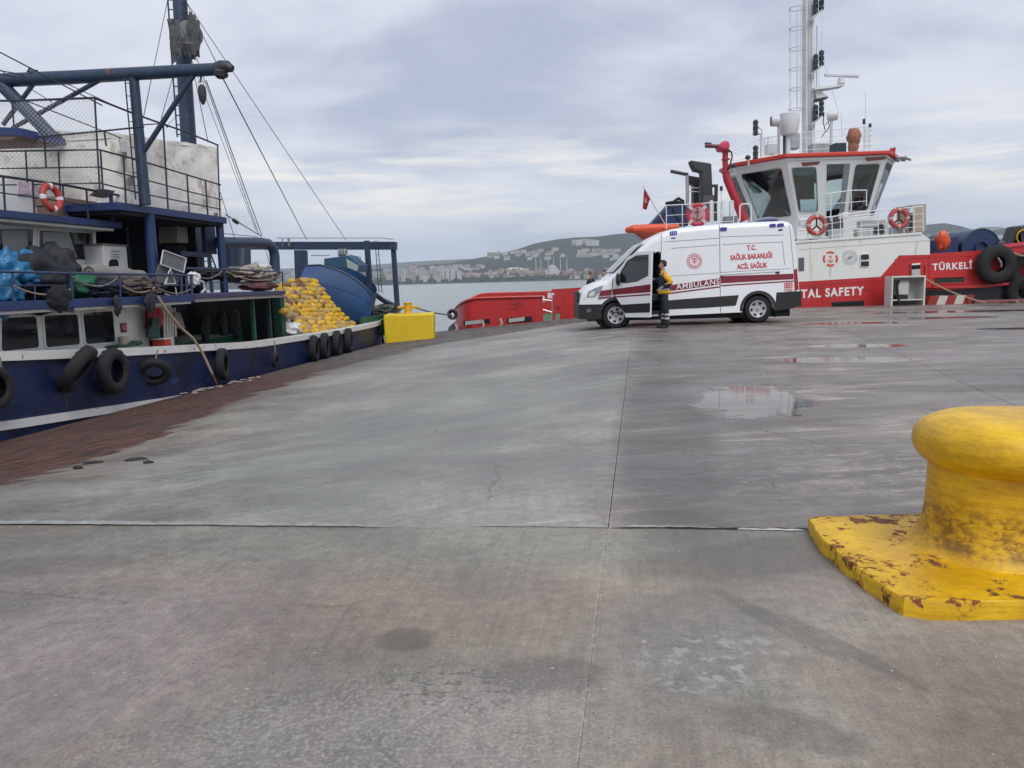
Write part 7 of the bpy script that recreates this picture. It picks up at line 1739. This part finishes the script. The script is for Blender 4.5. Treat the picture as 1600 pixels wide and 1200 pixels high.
# ---- deck crane (dark blue) and towing winch
cr = M('crane_blue', (.014, .035, .11), .45, var=.2, vs=2)
MB().prism([T(x, y, 3) for x, y in ((1014, 353), (1046, 318), (1062, 313), (1076, 325), (1076, 353))], (0, .8, 0)).build('crane_jib', cr, tug, smooth=0, bevel=.05)
MB().tube([T(x, y, 2.9) for x, y in ((1040, 318), (1052, 316), (1060, 310), (1067, 314), (1068, 322))], .07, 8).build('crane_hose', black_rubber, tug)
for e in (((1044, 322), (1030, 345)), ((1058, 330), (1066, 350)), ((1052, 325), (1062, 345))): MB().tube([T(*e[0], 2.95), T(*e[1], 2.95)], .05, 8).build('crane_ram', steel_blue, tug)
wn = T(1515, 392, 3); MB().cyl((wn.x, TY + 2.2, wn.z + .1), (wn.x, TY + 5.6, wn.z + .1), .76, n=32).build('winch_drum', cr, tug); MB().torus((wn.x, TY + 2.2, wn.z + .1), .78, .035, (0, 1, 0), 36, 6).build('drum_flange', M('flange_green', (.03, .09, .09), .5), tug); MB().torus((wn.x, TY + 2.14, wn.z + .1), .25, .05, (0, 1, 0), 24, 6).build('drum_boss', cr, tug)
tpoly('winch_bed', [(1454, 376), (1497, 370), (1497, 398), (1454, 398)], cr, 2.2, 3)
for x in (1574, 1583):
    q = T(x, 372, 2.6); MB().prism([T(a, b, 2.4) for a, b in ((x - 4, 388), (x + 10, 354), (x + 22, 352), (x + 24, 384))], (0, .5, 0)).build('bow_fairlead', dark_steel, tug, smooth=0, bevel=.05)
MB().torus(T(1600, 370, 2.3), .30, .03, (0, 1, 0), 24, 6).build('yellow_ring', YEL, tug); MB().sphere(T(1562, 381, 2.2), (.2, .2, .16), 10, 8, .3, 5).build('bow_cleat', dark_steel, tug)
# ============ things on or hanging from the tug
oc_ = tag(MB().sphere(T(1473, 376, 1.6), (.26, .22, .42), 18, 12, .4, 8, 2.2).build('orange_cover', orange_red, loc=T(1473, 376, 1.6), smooth=60), 'crumpled orange cover on the winch behind the red bulwark', 'cover')
def tbuoy(px, py, dy, R_, r_, label): return lifebuoy(T(px, py, dy), (0, -1, .05), R_, r_, label, M('buoy_faded', (.44, .075, .065), .6, var=.2, vs=5, dirt=.2), None, M('band_pinkish', (.55, .36, .34), .6))
for x, y, lb in ((1276, 352, 'red lifebuoy with grab ropes on the rail left of the tug door'), (1404.5, 341, 'red lifebuoy on the rail nearest the beige locker')):
    b_ = tbuoy(x, y, -.02, .32, .085, lb)
    for e in (((x, y - 12), (x, y + 2)), ((x, y + 1), (x - 8, y + 8)), ((x, y + 1), (x + 8, y + 8))): MB().tube([T(*q, -.06) for q in e], .035, 6).build('webbing', M('webbing_dark', (.12, .03, .03), .8), b_)
rs = thing('ring_sign', 'large round lifebuoy shaped sign with anchor on the tug rail', 'sign', T(1090, 335.5, -.02)); MB().torus(T(1090, 335.5, -.02), .375, .085, (0, -1, 0), 40, 10, .5).build('ring', M('sign_red', (.48, .04, .07), .5), rs)
for k in range(4):
    a = math.pi / 4 + k * math.pi / 2; m_ = MB(); c = T(1090, 335.5, -.075); e1 = Vector((math.cos(a), 0, math.sin(a))); e2 = Vector((-math.sin(a), 0, math.cos(a))); m_.obox(c + e1 * .375, e1 * .09, e2 * .06, Vector((0, .012, 0))); m_.build('band', M('band_white', (.62, .5, .5), .6), rs, smooth=0)
MB().cyl(T(1090, 335.5, -.02), T(1090, 335.5, .02), .31, n=30).build('disc', M('disc_pink', (.62, .36, .38), .6), rs)
m_ = MB(); c = T(1090, 335.5, -.05); m_.bar(c + Vector((0, 0, .2)), c + Vector((0, 0, -.2)), .03, .04, (0, 1, 0)); m_.bar(c + Vector((-.1, 0, .12)), c + Vector((.1, 0, .12)), .03, .03); m_.tube([c + Vector((.18 * math.cos(t), 0, -.02 + .18 * math.sin(t))) for t in [math.pi * (1.08 + .84 * j / 12) for j in range(13)]], .022, 6); m_.torus(c + Vector((0, 0, .23)), .035, .014, (0, 1, 0), 12, 5); m_.build('anchor', M('anchor_dark', (.25, .05, .07), .6), rs)
# orange rescue boat
rbt = thing('rescue_boat', 'orange rescue boat with dark hull hanging over the tug side behind the van', 'boat', T(1015, 370, 1.5))
MB().tube([T(981, 359.5, 1.3), T(990, 358, 1.0), T(1020, 357, 1.0), T(1060, 356, 1.0)], [.12, .17, .18, .18], 14).build('tube', orange_red, rbt)
MB().tube([T(981, 359.5, 1.3), T(990, 358, 2.2), T(1020, 357, 2.6), T(1060, 356, 2.6)], [.12, .17, .18, .18], 14).build('tube', orange_red, rbt)
m_ = MB()
def rbf(u, v):
    a = 981 + 79 * u; kz = 363 + 20 * min(1, u * 2.6) ** .6; p_ = T(a, 361, 1.0 + .35 * (1 - min(1, u * 4))); q_ = T(a + 12 * (1 - u), 361 + (kz - 361) * 1.0, 1.8); r2 = T(a, 361, 2.6 - .9 * (1 - min(1, u * 4)))
    return p_.lerp(q_, v * 2) if v <= .5 else q_.lerp(r2, v * 2 - 1)
m_.grid(rbf, 16, 8); m_.build('rescue_hull', M('rescue_hull_orange', (.50, .09, .05), .5, var=.15, dirt=.2), rbt, smooth=60)
# flag
fl_ = thing('flag', 'small limp red flag with white crescent and star on a slanted staff', 'flag', T(1008, 312, 1.5))
MB().cyl(T(1005, 291, 1.5), T(1040, 352, 1.5), .022, n=6).build('staff', M('staff_pale', (.6, .55, .48), .6), fl_)
m_ = MB(); F4 = [(1006.5, 295), (1015.5, 311), (1010, 328), (1004, 326)]
def flf(u, v):
    a = Vector((*F4[0], 0)).lerp(Vector((*F4[1], 0)), u); b = Vector((*F4[3], 0)).lerp(Vector((*F4[2], 0)), u); c = a.lerp(b, v); return T(c.x, c.y, 1.5 + .10 * math.sin(u * 9 + v * 2))
m_.grid(flf, 14, 12); m_.build('cloth', M('flag_red', (.42, .02, .03), .8, var=.12), fl_, smooth=80)
m_ = MB()
def flp(x, y): p_ = flf(x, y); return p_ - Vector((0, .012, 0))
m_.add([flp(.45 + .22 * math.cos(t), .42 + .15 * math.sin(t)) for t in [.6 + 5.1 * j / 14 for j in range(15)]] + [flp(.50 + .17 * math.cos(t), .42 + .115 * math.sin(t)) for t in [5.6 - 4.9 * j / 14 for j in range(15)]], [tuple(range(30))]); m_.build('crescent', letter_white, fl_, smooth=0)
m_ = MB(); m_.add([flp(.74 + (.09 if j % 2 == 0 else .04) * math.cos(2 * math.pi * j / 10), .42 + (.06 if j % 2 == 0 else .026) * math.sin(2 * math.pi * j / 10)) for j in range(10)], [tuple(range(10))]); m_.build('star', letter_white, fl_, smooth=0)
# bow fenders
def tugtyre(px, py, size, wid, label, yaw=0):
    p_ = T(px, py, -.32); r_ = thing('tyre_fender', label, 'tyre', p_, 'large tyre fenders on the tug bow', local=True); o = tyre_mesh(.52, .24, .012, .9).build('tyre', black_rubber, r_, smooth=50, local=True); o.scale = (size, size * wid, size); o.rotation_euler = (0, 0, yaw); return r_, p_
r_, p_ = tugtyre(1556, 413, 1.0, 1.0, 'huge black tyre fender on the red bow right of the name'); MB().tube([Vector((0, -.1, .25)), Vector((.03, -.28, .05)), Vector((.06, -.25, -.12))], .04, 6).build('rope', rope_grey, r_, local=True)
MB().tube([T(1575, 391, -.45) - p_, T(1590, 398, -.45) - p_, T(1604, 401, -.45) - p_], .035, 6).build('lashing', rope_tan, r_, local=True)
tugtyre(1606, 425, 1.0, 1.0, 'second huge tyre fender cut by the right frame edge', -.5)
tugtyre(1602, 456, .9, 1.2, 'low tyre fender at the right frame edge close to the quay', -.4)
# ============================================================ QUAY FURNITURE
cabx = PY(1388, 476, 29.6).x; cab1 = PY(1440.5, 476, 29.6).x; zc0 = 0; zc1 = PY(1414, 431, 29.6).z
pc = thing('power_cabinet', 'open fronted white shore power cabinet on the quay before the tug', 'cabinet', ((cabx + cab1) / 2, 29.6, 0))
cabm = M('cabinet_white', (.60, .60, .56), .6, var=.06, dirt=.25, rust=.03)
def cbox(nm, a, b, m_=cabm): return MB().box(a, b).build(nm, m_, pc, smooth=0)
cbox('side_panel', (cabx, 29.4, 0), (cabx + .06, 29.95, zc1)); cbox('side_panel', (cab1 - .06, 29.4, 0), (cab1, 29.95, zc1)); cbox('top_panel', (cabx + .061, 29.4, zc1 - .06), (cab1 - .061, 29.95, zc1)); cbox('back_panel', (cabx + .061, 29.9, .15), (cab1 - .061, 29.94, zc1 - .061), M('cabinet_back', (.45, .46, .44), .7, dirt=.3)); cbox('floor_panel', (cabx + .061, 29.42, .2), (cab1 - .061, 29.9, .24))
cbox('shade', (cabx + .07, 29.41, zc1 - .16), (cab1 - .07, 29.43, zc1 - .065), M('shade_dark', (.05, .05, .05), .7))
bx0 = PY(1421, 0, 29.5).x; MB().box((bx0, 29.5, PY(0, 460, 29.5).z * 0 + .42), (bx0 + .42, 29.85, .98)).build('socket_box', M('socket_grey', (.48, .49, .47), .6, dirt=.2), pc, smooth=0, bevel=.02)
MB().tube([Vector((bx0 + .02, 29.5, .95)), Vector((bx0 - .06, 29.46, .75)), Vector((bx0 - .03, 29.45, .4)), Vector((bx0 + .05, 29.42, .05))], .05, 8).build('cable', black_rubber, pc); cbox('plug_box', (bx0, 29.52, .24), (bx0 + .40, 29.8, .40), black_plastic)
br = thing('striped_kerb_block', 'red and white striped concrete kerb at the quay edge below the tug bow', 'barrier', (PY(1505, 470, 29.6).x, 29.6, 0))
e0 = PY(1468, 0, 29.6).x; e1 = PY(1540, 0, 29.6).x; n = 5
for k in range(n):
    a = e0 + (e1 - e0) * k / n; b = e0 + (e1 - e0) * (k + 1) / n; MB().prism([(a, 29.5, 0), (b - .004, 29.5, 0), (b + .12 - .004, 29.5, .33), (a + .12, 29.5, .33)], (0, .35, 0)).build('stripe_block', M('kerb_red', (.30, .025, .02), .7, var=.15, dirt=.3) if k % 2 == 0 else M('kerb_white', (.55, .53, .47), .7, var=.1, dirt=.3), br, smooth=0)
kd = tag(MB().box((e1 + .15, 29.55, 0), (40, 29.9, .12)).build('quay_kerb', M('kerb_pinkish', (.22, .08, .09), .8, var=.2, dirt=.3), smooth=0, bevel=.02), 'low reddish kerb along the quay edge at far right', 'kerb')
def rope(name, pts, r_, label, mat=rope_grey, grp=None): return tag(MB().tube(pts, r_, 6).build(name, mat, loc=pts[0]), label, 'rope', grp)
def zig(a, b, sag, n=12): a = Vector(a); b = Vector(b); return [a.lerp(b, i / n) - Vector((0, 0, sag * 4 * (i / n) * (1 - i / n))) for i in range(n + 1)]
rope('mooring_rope', zig(T(1446, 436, -.05), PZ(1540, 473, .05), .10), .035, 'mooring rope slanting from the tug side to the quay', rope_tan)
rope('mooring_rope', [PZ(1536, 471, .06), PZ(1545, 469, .06), PZ(1555, 471, .06), PZ(1572, 470, .06), PZ(1590, 471.5, .06)], .05, 'rope end lying along the quay edge at right', rope_tan)
rope('tyre_half', [PZ(1556, 470, .02) + Vector((.42 * math.cos(t) + .5, 0, .42 * math.sin(t))) for t in [math.pi * j / 12 for j in range(13)]], .06, 'hoop of grey hose standing behind the kerb at right', M('hose_grey', (.1, .095, .1), .8))
rope('mooring_rope', zig((cpos.x + .1, cpos.y, pz + .25), T(706, 492, -.05), .06), .03, 'mooring rope from the yellow block to the tug fairlead')
rope('mooring_rope', zig((cpos.x - .15, cpos.y, pz + .22), B(588, 500, .4), .12), .03, 'mooring rope from the yellow block to the fishing boat')
for k, (x, y, z_) in enumerate(((712, 516, -.5), (754, 511, -.4), (782, 508, -.35))):
    p_ = T(x, y, -.25); rope('fender_rope', [p_ + Vector((0, 0, .25)), p_ + Vector((.06, -.05, .05)), p_ + Vector((-.1, -.05, -.15)), p_ + Vector((-.06, -.05, -.4))], .05, ('pale frayed rope at the red stern corner', 'pale frayed rope end midway along the red bulwark', 'short pale rope under the second freeing port')[k], M('rope_pale', (.40, .36, .30), .9))
# grit and pebbles scattered over the near slabs
gm = MB(); gr_ = random.Random(5)
for k in range(260):
    y = 1.7 + 5 * gr_.random() ** 1.8; x = gr_.uniform(-.75, .75) * y; s_ = gr_.uniform(.0012, .0038) * (1 + .25 * y)
    z = gz(x, y) + .010 * noise.noise(Vector((x * .4, y * .4, 3.1))); gm.sphere((x, y, z + s_ * .3), (s_ * gr_.uniform(.8, 1.6), s_, s_ * .6), 5, 3, .4, k)
tag(gm.build('grit', M('grit_mixed', (.30, .28, .25), .8, var=.8, vs=3), smooth=0), 'fine pale and dark grit scattered over the near slabs', kind='stuff')
# small litter
for k, (x, y, r__) in enumerate(((145, 723, .10), (213, 720, .12), (232, 728, .05), (122, 735, .05))):
    q = PZ(x, y, gz(*PZ(x, y, -.28).xy)); q.z = gz(q.x, q.y) + .012
    o = MB().sphere(q, (r__, r__ * .45, .018), 12, 6, .5, 40 + k, 3).build('rust_flake', M('flake_dark', (.03, .026, .024), .8, var=.3), loc=q, smooth=50); tag(o, ('dark flake with a pale fleck lying on the slab near the mud', 'larger dark flake lying right of the first on the slab', 'tiny dark crumb right of the larger flake', 'tiny dark crumb at the mud border')[k], 'debris')
fm_ = MB(); fc = Vector((e_.x, e_.y, e_.z))
for k in range(34):
    a = rnd.uniform(-1.4, 1.4); b = rnd.gauss(0, .22); q = fc + BD * a * .9 + BN * (b * .5 - .02 - .12); q.z = gz(q.x, q.y) + .015; fm_.sphere(q, (rnd.uniform(.03, .09),) * 2 + (.012,), 7, 4, .4, k)
tag(fm_.build('foam', M('foam_pale', (.30, .27, .245), .7, var=.3, vs=9), smooth=60), 'pale foam where the hose drains on the muddy quay edge', kind='stuff')
